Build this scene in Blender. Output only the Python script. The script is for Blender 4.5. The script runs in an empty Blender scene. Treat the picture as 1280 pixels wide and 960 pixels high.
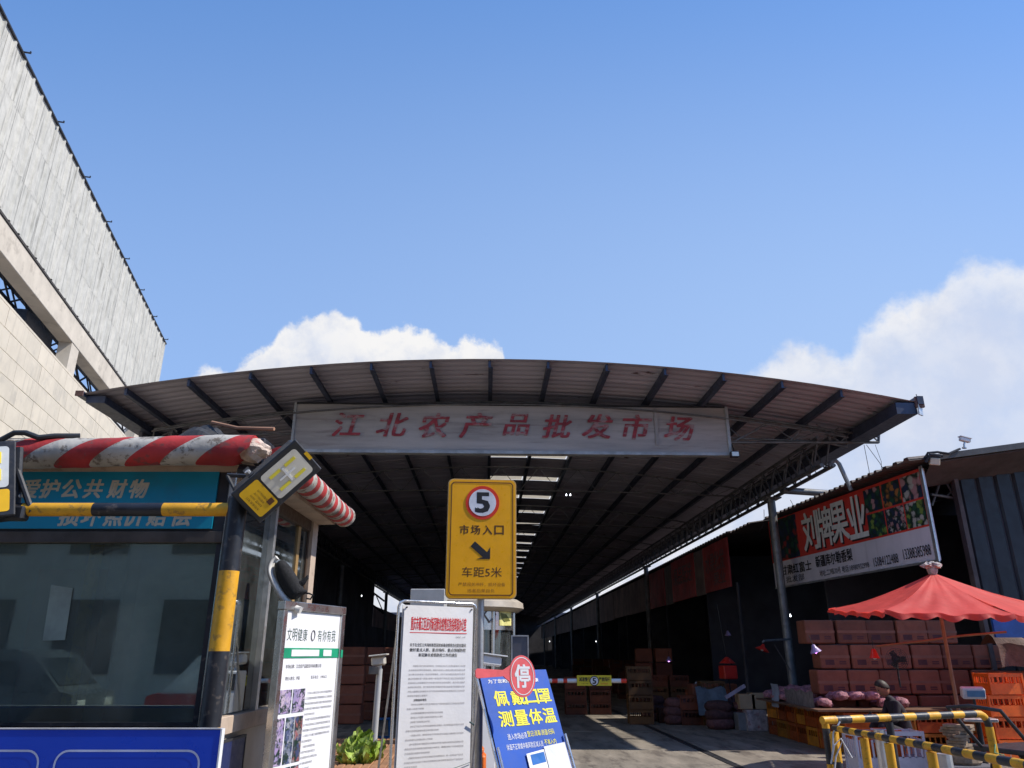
import bpy, bmesh, math, random
from mathutils import Vector, Matrix, Euler
random.seed(7)
R = math.radians
SC = bpy.context.scene
COL = SC.collection
# ------------------------------------------------------------------ camera
F_PX, PITCH, EYE = 928.0, R(19.93), 1.55
CP, SP = math.cos(PITCH), math.sin(PITCH)
cam_d = bpy.data.cameras.new('camera'); cam = bpy.data.objects.new('camera', cam_d); COL.objects.link(cam)
cam_d.sensor_width = 36.0; cam_d.lens = 36.0 * F_PX / 1280.0
cam.location = (0, 0, EYE); cam.rotation_euler = (R(90) + PITCH, 0, 0)
cam_d.clip_start = 0.05; cam_d.clip_end = 5000
SC.camera = cam
SC.view_settings.view_transform = 'Standard'; SC.view_settings.look = 'None'
SC.view_settings.exposure = 0.3; SC.view_settings.gamma = 1.0
SC.cycles.max_bounces = 8; SC.cycles.diffuse_bounces = 4; SC.cycles.glossy_bounces = 3
SC.cycles.transparent_max_bounces = 12; SC.cycles.transmission_bounces = 4
SC.cycles.caustics_reflective = False; SC.cycles.caustics_refractive = False

def ray(u, v):                                   # photo pixel -> (X per Y, rise per Y)
    x = (u - 640) / F_PX; y = (480 - v) / F_PX
    dy = CP - y * SP; dz = SP + y * CP
    return x / dy, dz / dy
def at(u, v, Y):
    a, s = ray(u, v); return Vector((a * Y, Y, EYE + s * Y))
def atz(u, v, z):
    a, s = ray(u, v); Y = (z - EYE) / s; return Vector((a * Y, Y, z))

# ------------------------------------------------------------------ sun and sky
SUN_DIR = Vector((0.735, -0.075, 0.775)).normalized()      # towards the sun
sun_el = math.asin(SUN_DIR.z); sun_az = math.atan2(SUN_DIR.x, SUN_DIR.y)
sd = bpy.data.lights.new('sun', 'SUN'); sd.energy = 4.2; sd.angle = R(0.53); sd.color = (1.0, 0.94, 0.85)
so = bpy.data.objects.new('sun', sd); COL.objects.link(so)
so.rotation_euler = (-SUN_DIR).to_track_quat('-Z', 'Y').to_euler(); so.location = (30, -5, 40)
W = bpy.data.worlds.new('World'); SC.world = W; W.use_nodes = True
nt = W.node_tree; nt.nodes.clear()

class NB:                                        # small node builder
    def __init__(s, nt): s.nt = nt
    def n(s, t, **kw):
        nd = s.nt.nodes.new(t)
        for k, v in kw.items(): setattr(nd, k, v)
        return nd
    def link(s, a, b): s.nt.links.new(a, b)
    def put(s, sock, v):
        if isinstance(v, bpy.types.NodeSocket): s.link(v, sock)
        else: sock.default_value = v
    def m(s, op, a, b=0.0, c=None, clamp=False):
        nd = s.n('ShaderNodeMath', operation=op); nd.use_clamp = clamp
        s.put(nd.inputs[0], a); s.put(nd.inputs[1], b)
        if c is not None: s.put(nd.inputs[2], c)
        return nd.outputs[0]
    def mix(s, f, a, b, t='RGBA', bt='MIX'):
        nd = s.n('ShaderNodeMix', data_type=t); 
        if t == 'RGBA': nd.blend_type = bt; i = (0, 6, 7); o = 2
        else: i = (0, 2, 3); o = 0
        s.put(nd.inputs[i[0]], f); s.put(nd.inputs[i[1]], a); s.put(nd.inputs[i[2]], b)
        return nd.outputs[o]
    def noise(s, vec, scale, detail=4, rough=0.55, out=0, dist=0.0):
        nd = s.n('ShaderNodeTexNoise'); s.put(nd.inputs['Vector'], vec); s.put(nd.inputs['Scale'], scale)
        nd.inputs['Detail'].default_value = detail; nd.inputs['Roughness'].default_value = rough
        nd.inputs['Distortion'].default_value = dist
        return nd.outputs[out]
    def smooth(s, v, a, b, c=0.0, d=1.0):
        nd = s.n('ShaderNodeMapRange', interpolation_type='SMOOTHSTEP')
        s.put(nd.inputs[0], v); s.put(nd.inputs[1], a); s.put(nd.inputs[2], b); s.put(nd.inputs[3], c); s.put(nd.inputs[4], d)
        return nd.outputs[0]
    def mapping(s, vec, scale=(1, 1, 1), rot=(0, 0, 0), loc=(0, 0, 0)):
        nd = s.n('ShaderNodeMapping'); s.put(nd.inputs[0], vec)
        nd.inputs['Scale'].default_value = scale; nd.inputs['Rotation'].default_value = rot; nd.inputs['Location'].default_value = loc
        return nd.outputs[0]
def c4(c): return (c[0], c[1], c[2], 1.0)

b = NB(nt)
sky = b.n('ShaderNodeTexSky', sky_type='NISHITA'); sky.sun_disc = False
sky.sun_elevation = sun_el; sky.sun_rotation = sun_az; sky.altitude = 100
sky.air_density = 1.0; sky.dust_density = 0.5; sky.ozone_density = 3.0
tc = b.n('ShaderNodeTexCoord'); sep = b.n('ShaderNodeSeparateXYZ'); b.link(tc.outputs['Generated'], sep.inputs[0])
ysafe = b.m('MAXIMUM', sep.outputs[1], 0.03)
p = b.m('DIVIDE', sep.outputs[0], ysafe); q = b.m('DIVIDE', sep.outputs[2], ysafe)
front = b.smooth(sep.outputs[1], 0.05, 0.3)
n1 = b.noise(tc.outputs['Generated'], 9.0, 8, 0.62)
n2 = b.noise(tc.outputs['Generated'], 38.0, 6, 0.6)
nlow = b.noise(b.mapping(tc.outputs['Generated'], (1, 1, 2.2)), 3.2, 7, 0.6)
# heights of the cumulus tops over the compass bearing, as points of one curve
prof = [(-0.62, .33), (-0.47, .375), (-0.40, .395), (-0.36, .42), (-0.33, .465), (-0.285, .482), (-0.235, .475), (-0.205, .44),
        (-0.165, .455), (-0.125, .44), (-0.09, .42), (-0.065, .44), (-0.02, .43), (0.0, .38), (0.06, .35), (0.2, .345),
        (0.31, .38), (0.36, .40), (0.40, .425), (0.44, .43), (0.475, .415), (0.51, .455), (0.545, .478), (0.60, .495), (0.645, .53), (0.70, .575), (0.78, .565), (0.95, .50), (1.4, .42), (2.0, .3)]
pn = b.m('MULTIPLY', b.m('ADD', p, 0.7), 1 / 2.7, clamp=True)
fc = b.n('ShaderNodeFloatCurve'); b.link(pn, fc.inputs['Value'])
cv = fc.mapping.curves[0]
pts = [((x + 0.7) / 2.7, y) for x, y in prof]
cv.points[0].location = (0, .28); cv.points[1].location = (1, .3)
for x, y in pts[1:-1]: cv.points.new(x, y)
fc.mapping.update()
edge = b.m('ADD', fc.outputs[0], b.m('ADD', b.m('MULTIPLY', b.m('SUBTRACT', n1, 0.5), 0.10), b.m('MULTIPLY', b.m('SUBTRACT', n2, 0.5), 0.045)))
depth = b.m('SUBTRACT', edge, q)
rightside = b.smooth(p, 0.1, 0.4)
soft = b.mix(rightside, 0.012, 0.03, 'FLOAT')
dens = b.m('MULTIPLY', b.smooth(depth, -0.004, soft), front)
dens = b.m('MULTIPLY', dens, b.mix(rightside, b.smooth(n1, 0.25, 0.5, 0.72, 1.0), b.smooth(n1, 0.3, 0.62, 0.72, 0.97), 'FLOAT'))
# low scattered cloud on the rest of the horizon
elev = sep.outputs[2]
back = b.m('SUBTRACT', 1.0, front)
dens2 = b.m('MULTIPLY', b.m('MULTIPLY', b.smooth(nlow, 0.5, 0.62), b.smooth(elev, 0.5, 0.3)), back)
dens = b.m('MAXIMUM', dens, b.m('MULTIPLY', dens2, 0.8))
shade = b.m('ADD', b.m('MULTIPLY', b.smooth(b.noise(tc.outputs['Generated'], 16.0, 8, 0.62), 0.36, 0.62), 0.7), b.m('MULTIPLY', b.smooth(depth, 0.09, 0.0), 0.45), clamp=True)
ccol = b.mix(shade, (4.0, 4.35, 5.2, 1), (5.8, 5.75, 5.75, 1))
ccol = b.mix(b.m('MULTIPLY', rightside, b.smooth(depth, 0.02, 0.12, 0.15, 0.6)), ccol, (3.9, 4.35, 5.5, 1))
haze = b.m('MULTIPLY', b.smooth(q, 1.25, 0.25, 0.0, 0.75), b.smooth(p, -0.6, 0.7, 0.62, 1.0))
skyc = b.mix(1.0, sky.outputs[0], (0.80, 1.02, 1.32, 1), bt='MULTIPLY')
skyc = b.mix(0.5, skyc, (1.08, 2.42, 5.3, 1))
skyc = b.mix(b.m('MULTIPLY', haze, front), skyc, (2.95, 4.0, 5.8, 1))
final = b.mix(dens, skyc, ccol)
bg = b.n('ShaderNodeBackground'); bg.inputs[1].default_value = 0.13
b.link(final, bg.inputs[0]); wo = b.n('ShaderNodeOutputWorld'); b.link(bg.outputs[0], wo.inputs[0])

# ------------------------------------------------------------------ materials
MATS = {}
def M(name, base, rough=0.65, metal=0.0, var=0.2, scale=4.0, bump=0.0, bscale=None, dirt=None, damt=0.0, dscale=None,
      streak=0.0, rand=0.0, spec=None, stretch=(1, 1, 1), d_lo=0.52, d_hi=0.68):
    if name in MATS: return MATS[name]
    m = bpy.data.materials.new(name); m.use_nodes = True; nt = m.node_tree; nt.nodes.clear(); b = NB(nt)
    out = b.n('ShaderNodeOutputMaterial'); pr = b.n('ShaderNodeBsdfPrincipled'); b.link(pr.outputs[0], out.inputs[0])
    tc_ = b.n('ShaderNodeTexCoord'); tco = tc_.outputs['Object']
    if rand > 0:
        oi = b.n('ShaderNodeObjectInfo'); va = b.n('ShaderNodeVectorMath', operation='SCALE'); va.inputs[0].default_value = (37.0, 53.0, 11.0); b.link(oi.outputs['Random'], va.inputs['Scale'])
        vb = b.n('ShaderNodeVectorMath', operation='ADD'); b.link(tco, vb.inputs[0]); b.link(va.outputs[0], vb.inputs[1]); tco = vb.outputs[0]
    class tc: outputs = {'Object': tco}
    v = b.mapping(tco, stretch)
    n = b.noise(v, scale, 5, 0.6)
    f = b.smooth(n, 0.3, 0.7)
    lo = tuple(max(0, x * (1 - var)) for x in base); hi = tuple(min(1, x * (1 + var)) for x in base)
    col = b.mix(f, c4(lo), c4(hi))
    if dirt is not None and damt > 0:
        dn = b.noise(b.mapping(tc.outputs['Object'], stretch, loc=(3.1, 1.7, 9.2)), dscale or scale * 2.3, 7, 0.68)
        col = b.mix(b.m('MULTIPLY', b.smooth(dn, d_lo, d_hi), damt), col, c4(dirt))
    if streak > 0:
        sn = b.noise(b.mapping(tc.outputs['Object'], (1, 1, 0.06)), scale * 3.0, 5, 0.65)
        col = b.mix(b.m('MULTIPLY', b.smooth(sn, 0.5, 0.72), streak), col, c4(tuple(x * 0.35 for x in base)))
    if rand > 0:
        oi = b.n('ShaderNodeObjectInfo')
        col = b.mix(1.0, col, b.mix(oi.outputs['Random'], (1 - rand, 1 - rand, 1 - rand, 1), (1 + rand, 1 + rand * .8, 1 + rand * .7, 1)), bt='MULTIPLY')
    b.link(col, pr.inputs['Base Color'])
    pr.inputs['Metallic'].default_value = metal
    rn = b.noise(tc.outputs['Object'], (bscale or scale * 5), 4, 0.6)
    b.link(b.smooth(rn, 0.2, 0.8, max(0.03, rough - 0.12), min(1, rough + 0.12)), pr.inputs['Roughness'])
    if spec is not None: pr.inputs['Specular IOR Level'].default_value = spec
    if bump > 0:
        bp = b.n('ShaderNodeBump'); bp.inputs['Strength'].default_value = bump; bp.inputs['Distance'].default_value = 0.02
        b.link(b.noise(tc.outputs['Object'], bscale or scale * 6, 6, 0.65), bp.inputs['Height']); b.link(bp.outputs[0], pr.inputs['Normal'])
    MATS[name] = m; return m
def glass_mat(name, tint, gloss=0.22, rough=0.02, gcol=(0.9, 0.95, 0.95), film=(0.03, 0.14)):
    m = bpy.data.materials.new(name); m.use_nodes = True; nt = m.node_tree; nt.nodes.clear(); b = NB(nt)
    out = b.n('ShaderNodeOutputMaterial'); tr = b.n('ShaderNodeBsdfTransparent'); tr.inputs[0].default_value = c4(tint)
    gl = b.n('ShaderNodeBsdfGlossy'); gl.inputs[0].default_value = c4(gcol)
    tc = b.n('ShaderNodeTexCoord'); n = b.noise(tc.outputs['Object'], 3.0, 6, 0.7)
    b.link(b.smooth(n, 0.4, 0.7, rough, rough + 0.05), gl.inputs[1])
    lw = b.n('ShaderNodeLayerWeight'); lw.inputs[0].default_value = 0.25
    f = b.m('ADD', b.m('MULTIPLY', lw.outputs[0], 0.6), gloss, clamp=True)
    ms = b.n('ShaderNodeMixShader'); b.link(f, ms.inputs[0]); b.link(tr.outputs[0], ms.inputs[1]); b.link(gl.outputs[0], ms.inputs[2])
    df = b.n('ShaderNodeBsdfDiffuse'); df.inputs[0].default_value = (0.30, 0.33, 0.32, 1)   # dust film
    ms2 = b.n('ShaderNodeMixShader'); b.link(b.smooth(n, 0.3, 0.75, film[0], film[1]), ms2.inputs[0]); b.link(ms.outputs[0], ms2.inputs[1]); b.link(df.outputs[0], ms2.inputs[2])
    b.link(ms2.outputs[0], out.inputs[0]); MATS[name] = m; return m
def emit_mat(name, col, st):
    m = bpy.data.materials.new(name); m.use_nodes = True; nt = m.node_tree; nt.nodes.clear(); b = NB(nt)
    out = b.n('ShaderNodeOutputMaterial'); e = b.n('ShaderNodeEmission'); e.inputs[0].default_value = c4(col); e.inputs[1].default_value = st
    b.link(e.outputs[0], out.inputs[0]); MATS[name] = m; return m
def translucent_mat(name, col, amt=0.5, rough=0.5, var=0.15, scale=3, dirt=(0.2, 0.15, 0.1)):
    m = bpy.data.materials.new(name); m.use_nodes = True; nt = m.node_tree; nt.nodes.clear(); b = NB(nt)
    out = b.n('ShaderNodeOutputMaterial'); tc = b.n('ShaderNodeTexCoord')
    n = b.noise(tc.outputs['Object'], scale, 5, 0.6)
    c = b.mix(b.smooth(n, 0.3, 0.7), c4(tuple(x * (1 - var) for x in col)), c4(col))
    dn = b.noise(tc.outputs['Object'], scale * 6, 6, 0.7); c = b.mix(b.smooth(dn, 0.6, 0.8, 0, 0.35), c, c4(dirt))
    pr = b.n('ShaderNodeBsdfPrincipled'); b.link(c, pr.inputs['Base Color']); pr.inputs['Roughness'].default_value = rough
    tl = b.n('ShaderNodeBsdfTranslucent'); b.link(c, tl.inputs[0])
    ms = b.n('ShaderNodeMixShader'); ms.inputs[0].default_value = amt
    b.link(pr.outputs[0], ms.inputs[1]); b.link(tl.outputs[0], ms.inputs[2]); b.link(ms.outputs[0], out.inputs[0])
    bp = b.n('ShaderNodeBump'); bp.inputs['Strength'].default_value = 0.4; bp.inputs['Distance'].default_value = 0.03
    b.link(b.noise(b.mapping(tc.outputs['Object'], (1, 1, 1)), scale * 2.5, 4, 0.5), bp.inputs['Height']); b.link(bp.outputs[0], pr.inputs['Normal']); b.link(bp.outputs[0], tl.inputs['Normal'])
    MATS[name] = m; return m

# ------------------------------------------------------------------ mesh builder
class MB:
    def __init__(s): s.v = []; s.f = []; s.mi = []
    def add(s, vs, fs, mi=0):
        o = len(s.v); s.v += [tuple(x) for x in vs]
        for f in fs: s.f.append(tuple(o + i for i in f)); s.mi.append(mi)
        return s
    def box(s, c, d, rot=None, mi=0, ch=0.0):
        hx, hy, hz = d[0] / 2, d[1] / 2, d[2] / 2
        if ch > 0:
            bm = bmesh.new(); bmesh.ops.create_cube(bm, size=1.0)
            for v in bm.verts: v.co = Vector((v.co.x * d[0], v.co.y * d[1], v.co.z * d[2]))
            bmesh.ops.bevel(bm, geom=bm.edges[:], offset=ch, segments=1, affect='EDGES')
            bm.verts.ensure_lookup_table(); vs = [v.co.copy() for v in bm.verts]; fs = [[v.index for v in f.verts] for f in bm.faces]; bm.free()
        else:
            vs = [Vector((x, y, z)) for x in (-hx, hx) for y in (-hy, hy) for z in (-hz, hz)]
            fs = [(0, 1, 3, 2), (4, 6, 7, 5), (0, 4, 5, 1), (2, 3, 7, 6), (0, 2, 6, 4), (1, 5, 7, 3)]
        if rot is not None:
            m = rot if isinstance(rot, Matrix) else Euler(rot).to_matrix()
            vs = [m @ v for v in vs]
        c = Vector(c); return s.add([v + c for v in vs], fs, mi)
    def b6(s, x0, x1, y0, y1, z0, z1, mi=0, ch=0.0):
        return s.box(((x0 + x1) / 2, (y0 + y1) / 2, (z0 + z1) / 2), (abs(x1 - x0), abs(y1 - y0), abs(z1 - z0)), None, mi, ch)
    def tube(s, p0, p1, r0, r1=None, n=10, cap=True, mi=0):
        r1 = r0 if r1 is None else r1; p0 = Vector(p0); p1 = Vector(p1); d = (p1 - p0).normalized()
        a = d.orthogonal().normalized(); c = d.cross(a)
        vs = []
        for i in range(n):
            t = 2 * math.pi * i / n; e = a * math.cos(t) + c * math.sin(t)
            vs += [p0 + e * r0, p1 + e * r1]
        fs = [(2 * i, 2 * ((i + 1) % n), 2 * ((i + 1) % n) + 1, 2 * i + 1) for i in range(n)]
        if cap: fs += [tuple(2 * i for i in range(n))[::-1], tuple(2 * i + 1 for i in range(n))]
        return s.add(vs, fs, mi)
    def path(s, pts, r, n=8, mi=0, cap=True, rs=None):
        pts = [Vector(p) for p in pts]; vs = []; prev = None
        for k, p in enumerate(pts):
            d = (pts[min(k + 1, len(pts) - 1)] - pts[max(k - 1, 0)]).normalized()
            if prev is None: a = d.orthogonal().normalized()
            else:
                a = (prev - d * prev.dot(d)); a = a.normalized() if a.length > 1e-6 else d.orthogonal().normalized()
            prev = a; c = d.cross(a); rr = rs[k] if rs else r
            for i in range(n):
                t = 2 * math.pi * i / n; vs.append(p + (a * math.cos(t) + c * math.sin(t)) * rr)
        fs = []
        for k in range(len(pts) - 1):
            for i in range(n):
                j = (i + 1) % n; fs.append((k * n + i, k * n + j, (k + 1) * n + j, (k + 1) * n + i))
        if cap: fs += [tuple(range(n))[::-1], tuple(range((len(pts) - 1) * n, len(pts) * n))]
        return s.add(vs, fs, mi)
    def prism(s, outline, vec, mi=0):            # outline: 3-D points of a flat polygon, pushed along vec
        o = [Vector(p) for p in outline]; n = len(o); vec = Vector(vec)
        fs = [tuple(range(n))[::-1], tuple(range(n, 2 * n))] + [(i, (i + 1) % n, n + (i + 1) % n, n + i) for i in range(n)]
        return s.add(o + [p + vec for p in o], fs, mi)
    def lathe(s, prof, c=(0, 0, 0), n=16, mi=0, axis=None):
        vs = []; m = axis.to_3x3() if axis is not None else Matrix.Identity(3); c = Vector(c)
        for r, z in prof:
            for i in range(n):
                t = 2 * math.pi * i / n; vs.append(c + m @ Vector((r * math.cos(t), r * math.sin(t), z)))
        fs = [(k * n + i, k * n + (i + 1) % n, (k + 1) * n + (i + 1) % n, (k + 1) * n + i) for k in range(len(prof) - 1) for i in range(n)]
        fs += [tuple(range(n))[::-1], tuple(range((len(prof) - 1) * n, len(prof) * n))]
        return s.add(vs, fs, mi)
    def grid(s, fn, nu, nv, mi=0):
        vs = [fn(i / nu, j / nv) for j in range(nv + 1) for i in range(nu + 1)]
        fs = [(j * (nu + 1) + i, j * (nu + 1) + i + 1, (j + 1) * (nu + 1) + i + 1, (j + 1) * (nu + 1) + i) for j in range(nv) for i in range(nu)]
        return s.add(vs, fs, mi)
    def mesh(s, name, mats, smooth=False):
        me = bpy.data.meshes.new(name); me.from_pydata(s.v, [], s.f)
        for m in (mats if isinstance(mats, (list, tuple)) else [mats]): me.materials.append(m)
        if any(s.mi): me.polygons.foreach_set('material_index', s.mi)
        if smooth:
            me.polygons.foreach_set('use_smooth', [True] * len(me.polygons))
            try: me.set_sharp_from_angle(angle=R(40))
            except Exception: pass
        me.update(); return me
def link(name, me, parent=None, loc=None, rot=None, **props):
    o = bpy.data.objects.new(name, me); COL.objects.link(o)
    if parent is not None: o.parent = parent
    if loc is not None: o.location = loc
    if rot is not None: o.rotation_euler = rot
    for k, v in props.items(): o[k] = v
    return o
def obj(name, mb, mats, parent=None, smooth=False, **props):
    return link(name, mb.mesh(name, mats, smooth), parent, **props)
def tag(o, label, cat, group=None):
    o['label'] = label; o['category'] = cat
    if group: o['group'] = group
    return o
def thing(name, label, cat, loc=(0, 0, 0), rot=(0, 0, 0), group=None):
    o = bpy.data.objects.new(name, None); COL.objects.link(o); o.location = loc; o.rotation_euler = rot
    o.empty_display_size = 0.2
    return tag(o, label, cat, group)
def struct(name, mb, mats, parent=None, smooth=False):
    o = obj(name, mb, mats, parent, smooth)
    if parent is None: o['kind'] = 'structure'
    return o
KIDS = {}
def kids(o): return [c for c in COL.objects if c.parent == o]
def dup(root, label=None, group=None, loc=None, rot=None, scale=None, ks=None):
    r = root.copy(); COL.objects.link(r)
    for ch, gs in (ks if ks is not None else [(c, kids(c)) for c in kids(root)]):
        c = ch.copy(); COL.objects.link(c); c.parent = r
        for g in gs: d = g.copy(); COL.objects.link(d); d.parent = c
    if label: r['label'] = label
    if group: r['group'] = group
    if loc is not None: r.location = loc
    if rot is not None: r.rotation_euler = rot
    if scale is not None: r.scale = scale
    return r
ORD = ['first', 'second', 'third', 'fourth', 'fifth', 'sixth', 'seventh', 'eighth', 'ninth', 'tenth', 'eleventh', 'twelfth',
       'thirteenth', 'fourteenth', 'fifteenth', 'sixteenth', 'seventeenth', 'eighteenth', 'nineteenth', 'twentieth']

# ------------------------------------------------------------------ flat lettering (curves turned to meshes at the end)
PENDING = []
def text(name, s, frame, x, z, w=None, h=0.1, mat=None, parent=None, bold=0.0, shear=0.0, off=0.003, align='C', kind=None, extrude=0.0, wscale=1.0):
    """frame = (origin, ex, ez, n): s is laid with its centre at (x, z) in the frame and fitted to height h and width w"""
    c = bpy.data.curves.new(name, 'FONT'); c.body = s; c.resolution_u = 2; c.offset = 0.0; c.shear = shear; c.extrude = 0
    c.align_x = 'LEFT'; o = bpy.data.objects.new(name, c); COL.objects.link(o)
    PENDING.append((o, name, frame, x, z, w, h, mat, parent, off, align, kind, wscale, bold)); return None
def flush_text():
    bpy.context.view_layer.update(); dg = bpy.context.evaluated_depsgraph_get()
    merged = {}
    for (o, name, fr, x, z, w, h, mat, parent, off, align, kind, wscale, bold) in PENDING:
        me = bpy.data.meshes.new_from_object(o.evaluated_get(dg))
        vs = [v.co.copy() for v in me.vertices]
        if not vs: continue
        x0 = min(v.x for v in vs); x1 = max(v.x for v in vs); y0 = min(v.y for v in vs); y1 = max(v.y for v in vs)
        sy = h / max(1e-6, y1 - y0) if h else None
        sx = (w / max(1e-6, x1 - x0)) if w else sy * wscale
        if sy is None: sy = sx / wscale
        O, ex, ez, n = [Vector(a) for a in fr]
        cx = (x0 + x1) / 2 if align == 'C' else (x0 if align == 'L' else x1); cy = (y0 + y1) / 2
        sh_ = [(0, 0)] if bold < .012 else ([(-bold, 0), (bold, 0)] if kind == 'merge' or len(name) > 9 and name != 'character_shadow' else [(-bold, -bold * .7), (bold, -bold * .7), (-bold, bold * .7), (bold, bold * .7), (0, 0)])
        co = [O + ex * (x + (v.x + q_[0] - cx) * sx) + ez * (z + (v.y + q_[1] - cy) * sy) + n * (off * .35 + .00015 * k_) for k_, q_ in enumerate(sh_) for v in vs]
        fs = [tuple(i_ + k_ * len(vs) for i_ in p.vertices) for k_ in range(len(sh_)) for p in me.polygons]
        if ex.cross(ez).dot(n) < 0: fs = [f[::-1] for f in fs]
        if kind == 'merge':
            k = (name, parent.name, mat.name); mb = merged.setdefault(k, (MB(), mat, parent)); mb[0].add(co, fs)
        else:
            m2 = MB(); m2.add(co, fs); ob = obj(name, m2, mat, parent)
        bpy.data.meshes.remove(me)
    for k, (mb, mat, parent) in merged.items():
        o = obj(k[0], mb, mat, parent); o['kind'] = 'stuff'
    cs = [t[0].data for t in PENDING]
    for t in PENDING: bpy.data.objects.remove(t[0])
    for c in cs: bpy.data.curves.remove(c)
def bilerp(q, x, y):                             # q = TL, TR, BR, BL
    return (q[0] * (1 - x) + q[1] * x) * (1 - y) + (q[3] * (1 - x) + q[2] * x) * y
# ------------------------------------------------------------------ material library
concrete = M('concrete', (0.225, 0.195, 0.155), 0.85, var=0.3, scale=1.6, bump=0.4, bscale=22, dirt=(0.075, 0.06, 0.05), damt=0.75, dscale=2.2, rand=0.10, stretch=(1.6, .45, 1), d_lo=0.5, d_hi=0.66)
earth = M('ground_dirt', (0.20, 0.18, 0.155), 0.9, var=0.2, scale=0.4, bump=0.3, bscale=9)
tile_m = M('mosaic_tile', (0.62, 0.55, 0.43), 0.5, var=0.06, scale=1.5, dirt=(0.36, 0.33, 0.28), damt=0.35, dscale=1.3, streak=0.25, rand=0.05)
render_m = M('cement_render', (0.56, 0.50, 0.41), 0.85, var=0.1, scale=1.2, bump=0.2, dirt=(0.3, 0.26, 0.21), damt=0.5, dscale=2.0)
grout_m = M('grout', (0.22, 0.2, 0.17), 0.9, var=0.1)
sheet_w = M('weathered_sheet', (0.50, 0.49, 0.44), 0.8, var=0.10, scale=3.6, streak=0.8, dirt=(0.28, 0.22, 0.16), damt=0.3, dscale=0.35, rand=0.06, d_lo=0.6, d_hi=0.75)
dark_steel = M('dark_steel', (0.035, 0.035, 0.04), 0.55, 0.3, var=0.3, scale=8)
truss_m = M('grey_painted_steel', (0.16, 0.16, 0.165), 0.5, 0.4, var=0.3, scale=5, dirt=(0.12, 0.06, 0.03), damt=0.5, dscale=7)
purlin_m = M('blue_grey_steel', (0.050, 0.062, 0.10), 0.5, 0.3, var=0.25, scale=3)
roof_m = M('roof_sheet_metal', (0.46, 0.44, 0.51), 0.6, 0.0, var=0.12, scale=0.7, dirt=(0.07, 0.025, 0.02), damt=0.95, dscale=1.9, rand=0.10, stretch=(0.5, 1.6, 1), d_lo=0.64, d_hi=0.68)
skylight_m = translucent_mat('skylight_plastic', (0.55, 0.47, 0.34), 0.6)
banner_m = M('banner_canvas', (0.43, 0.40, 0.39), 0.8, var=0.2, scale=0.8, dirt=(0.22, 0.19, 0.185), damt=0.65, dscale=1.1, stretch=(0.5, 1, 5), bump=0.2, bscale=14)
banner_frame = M('banner_trim', (0.42, 0.44, 0.46), 0.5, 0.2, var=0.2, scale=4)
red_letter = M('faded_red_paint', (0.33, 0.045, 0.06), 0.7, var=0.3, scale=3, dirt=(0.42, 0.33, 0.33), damt=0.75, dscale=3.4, stretch=(1, 1, 3), d_lo=0.5, d_hi=0.62)
stainless = M('stainless_steel', (0.55, 0.53, 0.50), 0.28, 0.95, var=0.12, scale=2, dirt=(0.3, 0.26, 0.22), damt=0.4, dscale=6)
alu = M('aluminium', (0.60, 0.60, 0.60), 0.4, 0.8, var=0.15, scale=5, dirt=(0.3, 0.27, 0.22), damt=0.35)
tan_m = M('tan_trim', (0.50, 0.39, 0.30), 0.7, var=0.15, scale=4, dirt=(0.25, 0.17, 0.12), damt=0.5, dscale=9)
booth_panel = M('booth_panel', (0.42, 0.37, 0.31), 0.55, 0.2, var=0.15, scale=2, streak=0.35)
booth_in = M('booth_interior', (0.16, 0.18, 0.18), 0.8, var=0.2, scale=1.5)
cyan_m = M('teal_sign_blue', (0.0, 0.27, 0.42), 0.45, var=0.10, scale=1.5, dirt=(0.03, 0.14, 0.2), damt=0.3)
cream_t = M('cream_lettering', (0.55, 0.50, 0.38), 0.6, var=0.1, scale=6, dirt=(0.3, 0.28, 0.2), damt=0.3, dscale=20)
blue_m = M('road_sign_blue', (0.004, 0.055, 0.52), 0.35, var=0.05, scale=2)
white_m = M('white_paint', (0.78, 0.78, 0.78), 0.5, var=0.05, scale=4)
paper_m = M('white_paper', (0.80, 0.79, 0.80), 0.7, var=0.03, scale=3, bump=0.25, bscale=4)
yel = M('yellow_paint', (0.72, 0.36, 0.015), 0.5, var=0.16, scale=6, dirt=(0.16, 0.10, 0.05), damt=0.5, dscale=19, bump=0.12, rand=0.06, d_lo=0.55, d_hi=0.63)
blk = M('black_paint', (0.018, 0.019, 0.024), 0.42, var=0.3, scale=6, dirt=(0.11, 0.09, 0.075), damt=0.65, dscale=19, rand=0.06, d_lo=0.55, d_hi=0.64)
sign_y = M('orange_reflective', (0.98, 0.44, 0.010), 0.35, var=0.05, scale=5, dirt=(0.5, 0.22, 0.02), damt=0.15, dscale=8)
sign_rim = M('sign_rim', (0.62, 0.42, 0.18), 0.45, 0.3, var=0.12, scale=6)
sign_red = M('sign_red', (0.75, 0.045, 0.02), 0.4, var=0.04)
ink = M('black_ink', (0.02, 0.018, 0.02), 0.5, var=0.1)
ink_brown = M('brown_ink', (0.10, 0.035, 0.01), 0.5, var=0.1)
ink_grey = M('grey_ink', (0.16, 0.15, 0.16), 0.6, var=0.1)
ink_red = M('red_ink', (0.70, 0.02, 0.03), 0.5, var=0.05)
ink_green = M('green_ink', (0.0, 0.25, 0.12), 0.5, var=0.05)
poster_blue = M('poster_blue', (0.015, 0.085, 0.42), 0.65, var=0.12, scale=2.5, bump=0.2, bscale=5)
poster_yel = M('poster_yellow', (0.85, 0.76, 0.04), 0.5, var=0.05)
paddle_m = M('paddle_red', (0.78, 0.12, 0.12), 0.4, var=0.12, scale=8)
roll_red = M('awning_red', (0.40, 0.03, 0.03), 0.75, var=0.35, scale=3, dirt=(0.13, 0.07, 0.06), damt=0.7, dscale=9, bump=0.3, bscale=10, d_lo=0.55, d_hi=0.62)
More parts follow.
